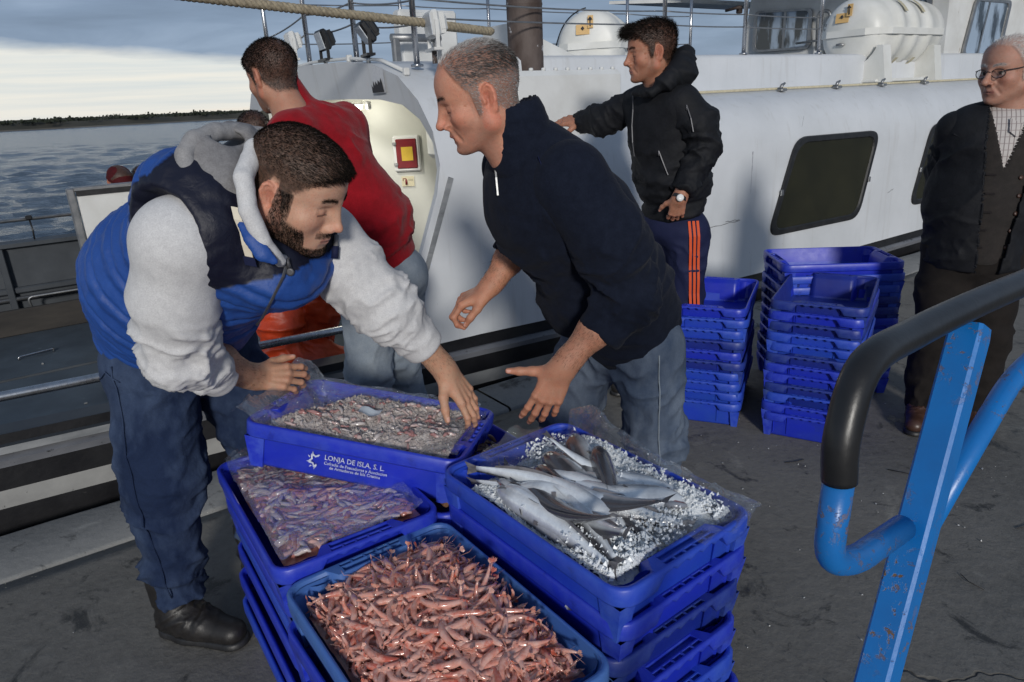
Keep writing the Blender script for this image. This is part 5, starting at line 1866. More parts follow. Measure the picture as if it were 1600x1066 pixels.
def seg_param(V, a, b):
    a, b = np.asarray(a, float), np.asarray(b, float); ba = b - a
    t = (V - a) @ ba / (ba @ ba)
    tc = np.clip(t, 0, 1)
    d = np.linalg.norm(V - (a + tc[:, None] * ba), axis=1)
    return t, d

def folds(V, N, a, b, amp, wl, diag=0.0, seed=0, t0=0.0, t1=1.0, rad=.2, ref=(0, 0, 1), soft=.15, irregular=2.4):
    """cloth folds running round a limb from a to b"""
    a, b = np.asarray(a, float), np.asarray(b, float)
    L = np.linalg.norm(b - a); ax = (b - a) / L
    t, d = seg_param(V, a, b)
    e1 = nrmz(np.cross(ax, ref)); e2 = np.cross(ax, e1)
    rel = V - a
    th = np.arctan2(rel @ e2, rel @ e1)
    u = t * L / wl + diag * .55 * np.cos(th + seed)
    Q = np.stack([u, np.cos(th) * .85 + seed * .37, np.sin(th) * .85], 1)
    Q = Q + .25 * irregular * .4 * np.stack([fbm(V, 9, 2, seed + k) for k in range(3)], 1)
    n1 = fbm(Q, .80, 2, seed + 11, .45)
    n2 = fbm(Q * np.array((1, 1.4, 1.4)), 1.5, 2, seed + 19, .45)
    w_ = sstep(t, t0 - soft, t0 + soft) * (1 - sstep(t, t1 - soft, t1 + soft)) * (1 - sstep(d, rad * .85, rad))
    r1 = 1 - np.clip(np.abs(n1) * 4.2, 0, 1.6); r2_ = 1 - np.clip(np.abs(n2) * 4.6, 0, 1.6)
    r1 = np.sign(r1) * np.abs(r1) ** 1.3
    prof = .8 * r1 + .35 * r2_ * (.5 + .5 * r1)
    return V + N * (amp * w_ * prof * 1.75)[:, None]

# --- materials of people
def skin_mat():
    m, t, b = principled('skin', Roughness=.45)
    at = t.n('ShaderNodeAttribute', attribute_name='Col')
    tcn = t.n('ShaderNodeTexCoord').outputs['Object']
    nz = t.noise(tcn, 55, 5, .65)
    base = t.mix(t.ramp(nz, [(.35, 0.0), (.7, .55)]), at.outputs[0], t.mix(1.0, at.outputs[0], (1.10, .76, .68), 'MULTIPLY'))
    base = t.mix(t.ramp(t.noise(tcn, 18, 4, .6), [(.42, 0.0), (.68, .4)]), base, t.mix(1.0, at.outputs[0], (1.12, 1.06, 1.0), 'MULTIPLY'))
    fr = t.ramp(t.noise(tcn, 320, 3, .6), [(.55, 0.0), (.70, .4)])
    base = t.mix(fr, base, t.mix(1.0, at.outputs[0], (.62, .50, .45), 'MULTIPLY'))
    t.t.links.new(base, b.inputs['Base Color'])
    b.inputs['Subsurface Weight'].default_value = .12
    b.inputs['Subsurface Radius'].default_value = (.010, .004, .002)
    b.inputs['Subsurface Scale'].default_value = .5
    b.inputs['Specular IOR Level'].default_value = .42
    t.t.links.new(t.math('MULTIPLY_ADD', t.noise(tcn, 30, 3), .22, .34), b.inputs['Roughness'])
    vo = t.n('ShaderNodeTexVoronoi', {'Vector': tcn, 'Scale': 620})
    h = t.math('ADD', t.math('MULTIPLY', vo.outputs[0], .6), t.math('MULTIPLY', t.noise(tcn, 120, 4, .7), 1.2))
    bn = t.n('ShaderNodeBump', {'Strength': .55, 'Distance': .0016, 'Height': h})
    t.t.links.new(bn.outputs[0], b.inputs['Normal'])
    return m
M['skin'] = skin_mat()
def hair_attr():
    m, t, b = principled('hair_by_region', Roughness=.55)
    t.t.links.new(t.n('ShaderNodeAttribute', attribute_name='Col').outputs[0], b.inputs['Base Color'])
    b.inputs['Specular IOR Level'].default_value = .3
    return m
def hair_mat(name, c, c2, rough=.75):
    m, t, b = principled(name, Roughness=rough)
    g = t.n('ShaderNodeNewGeometry').outputs['Random Per Island']
    t.t.links.new(t.mix(g, c, c2), b.inputs['Base Color'])
    b.inputs['Specular IOR Level'].default_value = .08
    return m
M['hair_attr'] = hair_attr()
M['hair_dark'] = hair_mat('dark_hair', (.0045, .0036, .003), (.012, .009, .007))
M['hair_black'] = hair_mat('black_hair', (.006, .005, .005), (.018, .014, .012))
M['hair_grey'] = hair_mat('greying_hair', (.035, .03, .027), (.36, .34, .32), .5)
M['hair_white'] = hair_mat('white_hair', (.42, .41, .40), (.66, .65, .63), .5)
def cloth(name, c, c2, scale=14, weave=700, rough=.85, lo=.35, hi=.68, bump=.3, fuzz=0.0, attr=False, stretch=(1, 1, 1), crumple=.0, spec=.25):
    m, t, b = principled(name, Roughness=rough)
    tcn = t.n('ShaderNodeTexCoord').outputs['Object']
    if attr:
        c0 = t.n('ShaderNodeAttribute', attribute_name='Col').outputs[0]
        base = t.mix(t.ramp(t.noise(t.scaled(tcn, stretch), scale, 5, .65), [(lo, 0.0), (hi, 1.0)]), c0, t.mix(1.0, c0, c2, 'MULTIPLY'))
    else:
        base = t.mix(t.ramp(t.noise(t.scaled(tcn, stretch), scale, 5, .65), [(lo, 0.0), (hi, 1.0)]), c, c2)
    mel = t.ramp(t.noise(tcn, weave * .55, 2, .5), [(.3, .82), (.7, 1.0)])
    base = t.mix(1.0, base, mel, 'MULTIPLY')
    t.t.links.new(base, b.inputs['Base Color'])
    b.inputs['Sheen Weight'].default_value = fuzz
    b.inputs['Specular IOR Level'].default_value = spec
    h = t.math('MULTIPLY', t.noise(tcn, weave, 3, .6), .6)
    if crumple:
        h = t.math('ADD', h, t.math('MULTIPLY', t.noise(tcn, 38, 4, .6, .6), crumple * 4))
    bn = t.n('ShaderNodeBump', {'Strength': bump, 'Distance': .0022, 'Height': h})
    t.t.links.new(bn.outputs[0], b.inputs['Normal'])
    return m
M['hoodie'] = cloth('pale_grey_jersey', (.68, .675, .675), (.60, .595, .60), 60, 620, bump=.12, crumple=.5)
M['hoodie_dark'] = cloth('grey_marl_jersey', (.25, .245, .25), (.19, .185, .19), 70, 600, bump=.2, crumple=.4)
M['vest'] = cloth('puffer_vest_nylon', (1, 1, 1), (.82, .82, .86), 9, 900, .48, bump=.35, attr=True, crumple=.9, spec=.4)
M['denim'] = cloth('blue_denim', (.011, .023, .062), (.070, .105, .185), 4, 520, .88, .40, .68, bump=.45, crumple=.8, stretch=(1, 1, .55))
M['denim_pale'] = cloth('washed_denim', (.050, .074, .122), (.185, .225, .285), 4, 520, .88, .38, .70, bump=.45, crumple=.5, stretch=(1, 1, .5))
M['denim_light'] = cloth('light_denim', (.20, .24, .29), (.30, .34, .38), 8, 520, .88, bump=.45, crumple=.5)
M['fleece'] = cloth('navy_fleece', (.0085, .0115, .0225), (.0120, .0160, .030), 40, 380, .95, bump=.6, fuzz=.03, crumple=.3, spec=.1)
M['knit_red'] = cloth('red_knit', (.34, .008, .016), (.27, .006, .012), 30, 420, .9, bump=.6, fuzz=.1, crumple=.25, spec=.15)
M['jacket_black'] = cloth('black_jacket', (.007, .008, .0105), (.012, .013, .017), 20, 600, .72, bump=.35, crumple=.8, spec=.25)
M['navy_sport'] = cloth('navy_track_cloth', (.010, .014, .050), (.014, .019, .062), 20, 600, .75, bump=.3)
M['orange_oil'] = cloth('orange_oilskin', (.58, .060, .014), (.46, .045, .012), 7, 300, .42, bump=.3, crumple=1.2, spec=.5)
M['brown_wool'] = cloth('brown_trouser_cloth', (.011, .009, .008), (.017, .0135, .012), 20, 600, .9, bump=.4)
M['cardigan'] = cloth('brown_cardigan', (.024, .021, .020), (.034, .029, .027), 30, 420, .95, bump=.6, fuzz=.1)
M['shirt'] = None
M['boot'] = mat('black_leather_boot', (.010, .009, .009), (.020, .018, .017), rough=.48, scale=30, bump=.3, bscale=160)
M['brown_shoe'] = mat('brown_leather_shoe', (.045, .020, .013), (.07, .035, .024), rough=.4, scale=20, bump=.2, bscale=160)
M['zip'] = mat('zip_metal', (.11, .11, .12), rough=.5, metal=.5)
M['dark_cap'] = cloth('dark_wool', (.012, .010, .011), (.02, .016, .017), 30, 420)
M['red_cap'] = cloth('dark_red_cap', (.085, .007, .010), (.055, .005, .007), 30, 420)

# --- a head; local axes: x to the nose, y to the left ear, z up; origin between the ears at eye height
def head_solid(jaw=1.0, nose=1.0, fat=0.0, brow=1.0, neck=.056, mouth_open=0.0, lids=.5, ears=1.0, age=0):
    s = Solid(.02)
    s.ell((-.010, 0, .034), (.099, .077, .086), k=.02)
    s.ell((.034, 0, .036), (.061, .066, .064), k=.03)
    s.ell((.030, 0, -.028), (.057, .060 + fat * .6, .074), k=.03)
    for y in (-1, 1):
        s.cone((-.004, y * .055 * jaw, -.060), (.062, y * .018 * jaw, -.100), .020 + fat, .017 + fat * .4, k=.028)
        s.cone((-.010, y * .060 * jaw, -.010), (-.004, y * .055 * jaw, -.060), .016 + fat * .5, .020 + fat, k=.03)
        s.ell((.056, y * .044, -.026), (.026, .021 + fat, .019), k=.022)
        s.cone((.050, y * .040, -.045), (.064, y * .024, -.078), .018 + fat, .015, k=.025)
        s.cone((.087, y * .010, .018), (.072, y * .042, .020), .0085 * brow, .0075 * brow, k=.012)
    s.ell((.080, 0, -.102), (.018, .019, .016), k=.02)
    for y in (-1, 1):
        s.ell((.098, y * .034, -.002), (.0165, .018, .0125), k=.012, op=-1)
        s.ell((.0735, y * .033, -.003), (.0135, .0135, .0130), k=.002)
        s.cone((.078, y * .022, .004 - lids * .006), (.0735, y * .046, .003 - lids * .006), .0078, .0062, k=.005)
        s.cone((.078, y * .023, -.0135), (.073, y * .045, -.012), .0055, .005, k=.006)
    nx_ = .1125 + .03 * (nose - 1)
    s.cone((.080, 0, .012), (.088, 0, -.030), .0130, .0160, k=.012)
    s.cone((.0925, 0, .012), (nx_ - .003, 0, -.027), .0080, .0090 * nose, k=.012)
    s.ell((nx_, 0, -.0345), (.0125 * nose, .0110 * nose, .0105 * nose), k=.007)
    for y in (-1, 1):
        s.ell((.099, y * .0125 * nose, -.041), (.0115, .0085, .0080), k=.007)
        s.ell((.108, y * .0068 * nose, -.0465), (.0060, .0034, .0045), k=.002, op=-1)
    s.ell((.078, 0, -.066), (.0205, .029, .026), k=.018)
    s.cone((.0945, 0, -.0660), (.080, .0215, -.0695), .0058, .0042, k=.007)
    s.cone((.0945, 0, -.0660), (.080, -.0215, -.0695), .0058, .0042, k=.007)
    s.cone((.0925, 0, -.0785 - mouth_open * .006), (.080, .019, -.0745 - mouth_open * .002), .0066, .0044, k=.007)
    s.cone((.0925, 0, -.0785 - mouth_open * .006), (.080, -.019, -.0745 - mouth_open * .002), .0066, .0044, k=.007)
    s.cone((.1005, 0, -.0718 - mouth_open * .003), (.082, .0235, -.0722), .0016 + mouth_open * .003, .0012, k=.003, op=-1)
    s.cone((.1005, 0, -.0718 - mouth_open * .003), (.082, -.0235, -.0722), .0016 + mouth_open * .003, .0012, k=.003, op=-1)
    s.cone((.1015, .014, -.0895), (.1015, -.014, -.0895), .0050, .0050, k=.014, op=-1)
    # ears
    for y in (-1, 1):
        a = R(24) * y
        Rm = np.array(Matrix.Rotation(-a, 3, 'Z') @ Matrix.Rotation(R(-10), 3, 'Y'))
        c = np.array((-.016, y * .080, -.006))
        s.ell(c, np.array((.0185, .0072, .032)) * ears, Rm, k=.006)
        s.ell(c + np.array((-.002, 0, -.024)) * ears, np.array((.010, .0065, .011)) * ears, Rm, k=.006)
        o = Rm @ np.array((.0, y * .0065, 0))
        s.ell(c + o + np.array((.003, 0, -.002)), np.array((.0112, .0068, .0205)) * ears, Rm, k=.0015, op=-1)
        s.cone(c + Rm @ np.array((-.004, y * .001, -.014)), c + Rm @ np.array((-.007, y * .001, .014)), .0028, .0032, k=.004)
        s.ell(c + np.array((.0135, -y * .001, -.004)), (.005, .006, .008), k=.005)
        arc = [c + Rm @ np.array((.0140 * ears * math.cos(q), y * .0048, .0265 * ears * math.sin(q) + .002)) for q in np.radians([25, 55, 90, 125, 160, 195, 230])]
        s.chain(arc, [.0026, .0034, .0038, .0038, .0036, .0034, .0028], k=.002)
        if age:
            s.cone((.098, y * .019, -.044), (.081, y * .037, -.078), .0034, .0028, k=.009, op=-1)
            for zz, ze in ((.004, .012), (-.006, -.006), (-.014, -.026)):
                s.cone((.062, y * .054, zz), (.044, y * .066, ze), .0022, .0016, k=.004, op=-1)
            s.cone((.090, y * .022, -.019), (.076, y * .048, -.024), .0020, .0018, k=.005, op=-1)
    # neck
    s.cone((-.026, 0, -.050), (-.050, 0, -.150), neck, neck * 1.04, k=.03)
    s.cone((-.050, 0, -.150), (-.066, 0, -.215), neck * 1.04, neck * 1.22, k=.03)
    s.cone((.0, 0, -.075), (-.020, 0, -.155), .040 + fat, .046, k=.035)
    for y in (-1, 1):
        s.cone((-.030, y * .052, -.055), (-.012, y * .022, -.190), .0125, .012, k=.02)
    return s

def hl_height(x, kind):
    if kind == 'full':
        return np.interp(x, [-.12, -.07, -.045, -.030, -.016, .000, .010, .020, .032, .045, .066, .085, .10], [-.075, -.066, -.050, -.030, .034, .032, -.024, -.024, .020, .034, .055, .068, .076])
    if kind == 'receding':
        return np.interp(x, [-.12, -.07, -.045, -.030, -.016, .004, .006, .020, .024, .040, .060, .075], [-.078, -.068, -.052, -.030, .034, .034, -.040, -.040, .010, .040, .085, .10])
    return np.full_like(x, -.03)

def paint_head(V, skin, hair_c, kind='full', beard=0.0, beard_c=(.02, .015, .012), lips=(.42, .17, .14), eye_open=True, bald=0.0, hair_mix=1.0, age=0.0):
    x, y, z = V.T
    C = np.tile(np.array(skin, float), (len(V), 1))
    nz = fbm(V, 45, 3, 3); nf = fbm(V, 260, 2, 8)
    red = np.exp(-(((x - .06) / .03) ** 2 + ((np.abs(y) - .045) / .02) ** 2 + ((z + .03) / .025) ** 2)) + .9 * np.exp(-(((x - .112) / .016) ** 2 + (y / .018) ** 2 + ((z + .036) / .016) ** 2)) + .8 * (np.abs(y) > .078)
    C *= 1 + np.clip(red, 0, 1)[:, None] * np.array((.10, -.14, -.16))
    C *= (1 + .10 * nz)[:, None]
    C *= 1 - .30 * (np.exp(-(((x + .012) / .009) ** 2 + ((z + .006) / .018) ** 2)) * ((np.abs(y) > .074) & (np.abs(y) < .083)))[:, None] * np.array((.7, 1, 1))  # hollow of the ear: shade painted into the colour, a little redder
    if age:
        C *= (1 - .14 * age * np.clip(fbm(V * np.array((1, 1, 2.4)), 60, 3, 12), 0, 1))[:, None]
    def blend(m, c):
        nonlocal C
        m = np.clip(m, 0, 1)[:, None]; C = C * (1 - m) + np.array(c, float) * m
    # lips
    lm = np.exp(-((z + .0722) / .0085) ** 4) * sstep(x, .080, .088) * (1 - sstep(np.abs(y), .019, .024))
    blend(lm * .75, lips)
    blend(np.exp(-((z + .0722) / .0016) ** 2) * sstep(x, .082, .088) * (1 - sstep(np.abs(y), .020, .025)) * .8, (.05, .02, .018))
    # eyes
    for s_ in (-1, 1):
        e = (np.abs(y - s_ * .033) < .0115)
        dd = np.sqrt((x - .0735) ** 2 + (y - s_ * .033) ** 2 + (z + .003) ** 2)
        if eye_open:
            ball = (dd < .0143) & (x > .076) & (z > -.0095) & (z < .0035)
            blend(ball * .9, (.62, .58, .54))
            iris = ball & (np.abs(y - s_ * .032) < .0052)
            blend(iris * 1.0, (.035, .022, .015))
        lash = np.exp(-((z - (.0005 if eye_open else -.0095)) / .0016) ** 2) * (np.abs(y - s_ * .034) < .013) * (x > .074)
        blend(lash * .92, (.02, .013, .011))
        br = np.exp(-((z - .0235 - .004 * np.sin((np.abs(y) - .012) / .036 * 3.1)) / .0045) ** 2) * sstep(np.abs(y), .008, .014) * (1 - sstep(np.abs(y), .044, .052)) * (x > .05)
        blend(br * (.55 + .4 * nf), hair_c if kind != 'white' else (.25, .24, .23))
        blend(np.exp(-((z + .016) / .005) ** 2) * (np.abs(y - s_ * .033) < .016) * (x > .07) * .22, np.array(skin) * .6)
    # beard
    if beard > 0:
        b = (1 - sstep(z, -.045 - .25 * np.clip(x - .02, -1, .06), -.028 - .25 * np.clip(x - .02, -1, .06))) * sstep(x, -.012, .012) * (1 - sstep(-z, .150, .165))
        b = np.maximum(b * (x < .07), 0) + (x >= .07) * np.maximum((1 - sstep(z, -.098, -.088)), (1 - sstep(z, -.048, -.040)) * sstep(-z, .050, .054) * (z > -.066) * (np.abs(y) < .034) * .8) * (z < -.044)
        b *= 1 - lm
        side = ((np.abs(y) > .050) & (x > .0) & (x < .034) & (z < .02) & (z > -.06)) * .9
        blend(np.maximum(b, side) * beard * (.80 + .20 * np.clip(nf * 1.5, -1, 1)), beard_c)
    # hair colour on the scalp
    h = hl_height(x, kind if kind in ('full', 'receding') else 'full') + .004 * nz
    m = sstep(z + .006 * nf, h - .009, h + .012)
    inner_ear = (np.abs(y) > .079) & (z < .03)
    m = m * (~inner_ear)
    if bald:
        top = np.exp(-((x - .055) / .055) ** 2) * sstep(z, .07, .10)
        m = m * (1 - bald * top)
    blend(m * hair_mix * (.85 + .15 * nf), hair_c)
    return C, m

def blades(V, F, N, mask, n, length, width, flow, seed, droop=.0, jitter=.35, lift=.6, lenfun=None):
    """short hair: tapered curved slips rooted on the scalp"""
    rg = np.random.RandomState(seed)
    fm = mask[F].mean(1)
    A = np.linalg.norm(np.cross(V[F[:, 2]] - V[F[:, 0]], V[F[:, 3]] - V[F[:, 1]]), axis=1) * fm
    f = rg.choice(len(F), n, p=A / A.sum())
    w_ = rg.dirichlet((1, 1, 1, 1), n)
    P = (V[F[f]] * w_[:, :, None]).sum(1); Nn = N[F[f]].mean(1); Nn /= np.linalg.norm(Nn, axis=1)[:, None]
    fl = flow(P); fl = fl - Nn * (fl * Nn).sum(1)[:, None]; fl /= np.linalg.norm(fl, axis=1)[:, None] + 1e-9
    d = Nn * lift + fl * (1 - lift) + rg.normal(0, jitter, P.shape) * .6
    d /= np.linalg.norm(d, axis=1)[:, None]
    L = length * rg.uniform(.6, 1.15, n)
    if lenfun is not None: L = L * lenfun(P)
    side = np.cross(d, rg.normal(0, 1, P.shape)); side /= np.linalg.norm(side, axis=1)[:, None] + 1e-9
    mid = P + d * (L * .55)[:, None]
    d2 = d + fl * .5 + np.array((0, 0, -droop)); d2 /= np.linalg.norm(d2, axis=1)[:, None]
    tip = mid + d2 * (L * .5)[:, None]
    wv = side * (width * .5)
    P = P - Nn * .001
    VV = np.stack([P - wv, P + wv, mid + wv * .8, mid - wv * .8, tip + wv * .15, tip - wv * .15], 1).reshape(-1, 3)
    b = np.arange(n)[:, None] * 6
    FF = np.concatenate([b + np.array([[0, 1, 2, 3]]), b + np.array([[3, 2, 4, 5]])])
    return VV, FF

def frame(pos, fwd, up=(0, 0, 1), scale=1.0):
    f = nrmz(fwd); l = nrmz(np.cross(up, f)); u = np.cross(f, l)
    return np.stack([f, l, u], 1) * scale, np.asarray(pos, float)
def xf(V, fr): return V @ fr[0].T + fr[1]

# --- a hand
def hand_solid(s, W, d, n, t, S=1.0, curl=((.5, .6, .4),) * 4, spread=(.10, .03, -.05, -.14), thumb=None, arm=None, arm_r=(.046, .030), nails=None):
    """W wrist, d towards the fingers, n out of the palm, t towards the thumb"""
    d = nrmz(d); n = nrmz(np.asarray(n) - d * np.dot(n, d)); tt = np.cross(d, n); tt = tt if np.dot(tt, t) > 0 else -tt
    W = np.asarray(W, float)
    mcp_d = (.090, .094, .089, .079); mcp_t = (.029, .009, -.011, -.030)
    s.k = .010
    JT.clear()
    Rm = np.stack([d, tt, n], 1)
    s.ell(W + d * .048 * S, np.array((.050, .036, .0135)) * S, Rm, k=.014)
    s.ell(W + d * .035 * S + tt * .022 * S + n * .008 * S, np.array((.030, .017, .014)) * S, Rm, k=.012)
    lens = ((.043, .026, .022), (.047, .030, .023), (.044, .028, .022), (.034, .021, .019))
    rad = ((.0098, .0088, .0078, .0068), (.0100, .0090, .0080, .0070), (.0096, .0085, .0075, .0066), (.0086, .0075, .0067, .0058))
    for i in range(4):
        p = W + (d * mcp_d[i] + tt * mcp_t[i]) * S
        s.cone(W + (d * .012 + tt * mcp_t[i] * .62) * S, p, .0150 * S, .0112 * S, k=.010)
        s.cone(W + (d * .018 + tt * mcp_t[i] * .55 - n * .0115) * S, p - n * .0085 * S, .0030 * S, .0040 * S, k=.006)
        s.ell(p - n * .0045 * S, np.full(3, .0088 * S), k=.005)
        a = spread[i]
        fd = d * math.cos(a) + tt * math.sin(a); ang = 0
        for j in range(3):
            ang += curl[i][j]
            JT.append((p.copy(), fd * math.cos(ang) + n * math.sin(ang), fd * math.sin(ang) - n * math.cos(ang), j))
            dd = fd * math.cos(ang) + n * math.sin(ang)
            q = p + dd * lens[i][j] * S
            s.cone(p, q, rad[i][j] * S, rad[i][j + 1] * S, k=.0045)
            s.ell(p, np.full(3, rad[i][j] * 1.07 * S), k=.003)
            if j == 2 and nails is not None:
                back = fd * math.sin(ang) - n * math.cos(ang)
                nails.append((q - dd * .004 * S + back * rad[i][3] * S, dd, back))
            p = q
    tb = W + (d * .020 + tt * .024 + n * .008) * S
    th = thumb or ((.62, .72, .25), (.80, .52, .25), (.92, .30, .22))
    p = tb
    for j, (L, r0, r1) in enumerate(((.042, .0165, .0122), (.033, .0120, .0106), (.028, .0104, .0078))):
        dd = nrmz(d * th[j][0] + tt * th[j][1] + n * th[j][2])
        q = p + dd * L * S
        s.cone(p, q, r0 * S, r1 * S, k=.007 if j else .014)
        if j == 2 and nails is not None:
            back = nrmz(-n + dd * np.dot(n, dd) + tt * .5)
            nails.append((q - dd * .004 * S + back * r1 * S, dd, back))
        p = q
    if arm is not None:
        E = np.asarray(arm, float)
        s.cone(W + d * .012 * S, W - nrmz(W - E) * .03, .0245 * S, .0265 * S, k=.02, ax=n, sc=1.25)
        s.cone(W - nrmz(W - E) * .02, W + (E - W) * .55, arm_r[1], arm_r[0], k=.03)
        s.cone(W + (E - W) * .55, E, arm_r[0], arm_r[0] * .96, k=.03)
    return s

JT = []
def paint_hand(V, skin, nails, seed=0, hairy=0.0, arm=None):
    C = np.tile(np.array(skin, float), (len(V), 1))
    C *= (1 + .12 * fbm(V, 40, 3, seed))[:, None]
    for (p, dd, back, j) in JT:
        r = V - p; l = r @ dd; near = np.linalg.norm(r, axis=1) < (.017 if j == 0 else .0135)
        red = np.exp(-(np.linalg.norm(r, axis=1) / .011) ** 2)[:, None] * .22
        C *= 1 - red * np.array((-.15, .55, .55))
        cr = np.zeros(len(V))
        for o_ in ((-.0022, .0, .0022) if j else (.0,)):
            cr = np.maximum(cr, np.exp(-((l - o_) / .0009) ** 2))
        C *= 1 - (.26 * cr * near * (r @ back > -.004))[:, None]
    for (p, dd, back) in nails:
        r = V - p
        l, b_ = r @ dd, r @ back
        w_ = np.linalg.norm(r - np.outer(l, dd) - np.outer(b_, back), axis=1)
        m = ((np.abs(l) < .0065) & (w_ < .0048) & (np.abs(b_) < .004)).astype(float)[:, None] * .6
        C = C * (1 - m) + np.array((.72, .50, .42)) * m
        tip = np.exp(-(np.linalg.norm(r, axis=1) / .016) ** 2)[:, None] * .18
        C *= 1 + tip * np.array((.15, -.35, -.3))
    if hairy and arm is not None:
        t_, d_ = seg_param(V, arm[0], arm[1])
        hz = np.clip(fbm(V * np.array((1, 1, 1)), 180, 2, seed + 3), 0, 1) * sstep(t_, .1, .4)
        C *= (1 - hairy * hz)[:, None]
    return C

class Figure:
    """a person: an Empty on the ground with the body and what is worn as parts"""
    def __init__(s, base, label, group=None):
        s.base = np.asarray(base, float)
        s.e = empty('person', base, label=label, cat='person', group=group)
        s.bv, s.bf, s.bc, s.n = [], [], [], 0
    def skin(s, V, F, C):
        s.bv.append(V); s.bf.append(F + s.n); s.bc.append(C); s.n += len(V)
    def arm_hair(s, V, F, W, E, n, seed):
        N = normals(V, F); t_, d_ = seg_param(V, W, E)
        mk = sstep(t_, .02, .12) * (1 - sstep(t_, .75, .95)) * (.6 + .4 * np.clip(N @ v3(0, -.5, .6), -1, 1))
        ax = nrmz(W - E)
        HV, HF = blades(V, F, N, mk, n, .010, .00055, lambda P: np.tile(ax, (len(P), 1)), seed, lift=.22, jitter=.25)
        s.part('arm_hair', HV, HF, M['hair_dark'])
    def body(s):
        me = np_mesh('body', np.concatenate(s.bv) - s.base, np.concatenate(s.bf), M['skin'], np.concatenate(s.bc))
        return mesh_obj('body', me, s.e)
    def part(s, name, V, F, m, colr=None, parent=None, smooth=True, fmat=None):
        return mesh_obj(name, np_mesh(name, V - s.base, F, m, colr, smooth, fmat), parent or s.e)
    def mb(s, name, mb, m, parent=None):
        mb.v = [tuple(np.asarray(p) - s.base) for p in mb.v]
        return mb.obj(name, m, parent or s.e)
    def head(s, fr, res, skin, hair_c, hair_m, kind='full', nblade=0, blen=.010, bwid=.0011, flow=None, lenfun=None, seed=1, beard=0.0, beard_n=0, bald=0.0, cap=.003, lift=.6, jitter=.35, hair_mix=1.0, extra=None, eye_open=True, age=0.0, lips=(.42, .17, .14), shape=None, beard_c=(.02, .015, .012), hcol=None):
        so = head_solid(**(shape or {}))
        if extra: extra(so)
        V, F = so.mesh(res, 1)
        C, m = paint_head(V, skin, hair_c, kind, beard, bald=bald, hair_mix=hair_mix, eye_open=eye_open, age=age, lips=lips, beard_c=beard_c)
        N = normals(V, F)
        if cap:      # the hair's own bulk
            up = m * cap * (1 + .12 * fbm(V, 60, 2, seed))
            lf = lenfun(V) if lenfun is not None else 1.0
            V = V + N * (up * lf)[:, None]
        s.skin(xf(V, fr), F, C)
        if nblade:
            fl = flow or (lambda P: np.stack([.6 - P[:, 0] * 0, P[:, 1] * 6, -.4 - 0 * P[:, 0]], 1))
            mk = m.copy()
            HV, HF = blades(V, F, N, mk, nblade, blen, bwid, fl, seed, lenfun=lenfun, lift=lift, jitter=jitter)
            hc = None
            if hcol is not None:
                root = HV.reshape(-1, 6, 3)[:, 0]
                hc = np.repeat(hcol(root, np.random.RandomState(seed).random_sample(len(root))), 6, 0)
            s.part('hair', xf(HV, fr), HF, hair_m, hc)
        # eyebrows
        x, y, z = V.T
        br = np.exp(-((z - .0235 - .004 * np.sin((np.abs(y) - .012) / .036 * 3.1)) / .004) ** 2) * sstep(np.abs(y), .008, .014) * (1 - sstep(np.abs(y), .042, .050)) * (x > .05)
        br[br < .25] = 0
        if br.sum() > 0 and res < .0036:
            HV, HF = blades(V, F, N, br, 420, .007, .0007, lambda P: np.stack([-.3 + 0 * P[:, 0], np.sign(P[:, 1]), .25 + 0 * P[:, 0]], 1), seed + 1, lift=.3, jitter=.2)
            s.part('eyebrows', xf(HV, fr), HF, hair_m)
        if beard_n:
            b = (1 - sstep(z, -.055, -.038)) * sstep(x, -.008, .014) * (z > -.135) * ((z < -.089) | (x < .068))
            b = np.maximum(b, ((np.abs(y) > .050) & (x > .002) & (x < .030) & (z < .02) & (z > -.06)))
            b = np.maximum(b, ((x > .075) & (z < -.047) & (z > -.062) & (np.abs(y) < .030)) * .6)
            HV, HF = blades(V, F, N, b.astype(float), beard_n, .0055, .0007, lambda P: np.stack([.3 + 0 * P[:, 0], 0 * P[:, 0], -1 + 0 * P[:, 0]], 1), seed + 2, lift=.45, jitter=.35)
            s.part('beard', xf(HV, fr), HF, hair_m)
        return V, F, N, m

def snap(pts, V, off=.004):
    """lay points onto the side of a surface that faces -Y"""
    out = []
    for p in pts:
        p = np.asarray(p, float)
        d = np.hypot(V[:, 0] - p[0], V[:, 2] - p[2])
        c = V[d < max(.012, d.min() + .004)]
        out.append(np.array((p[0], c[:, 1].min() - off, p[2])))
    return out
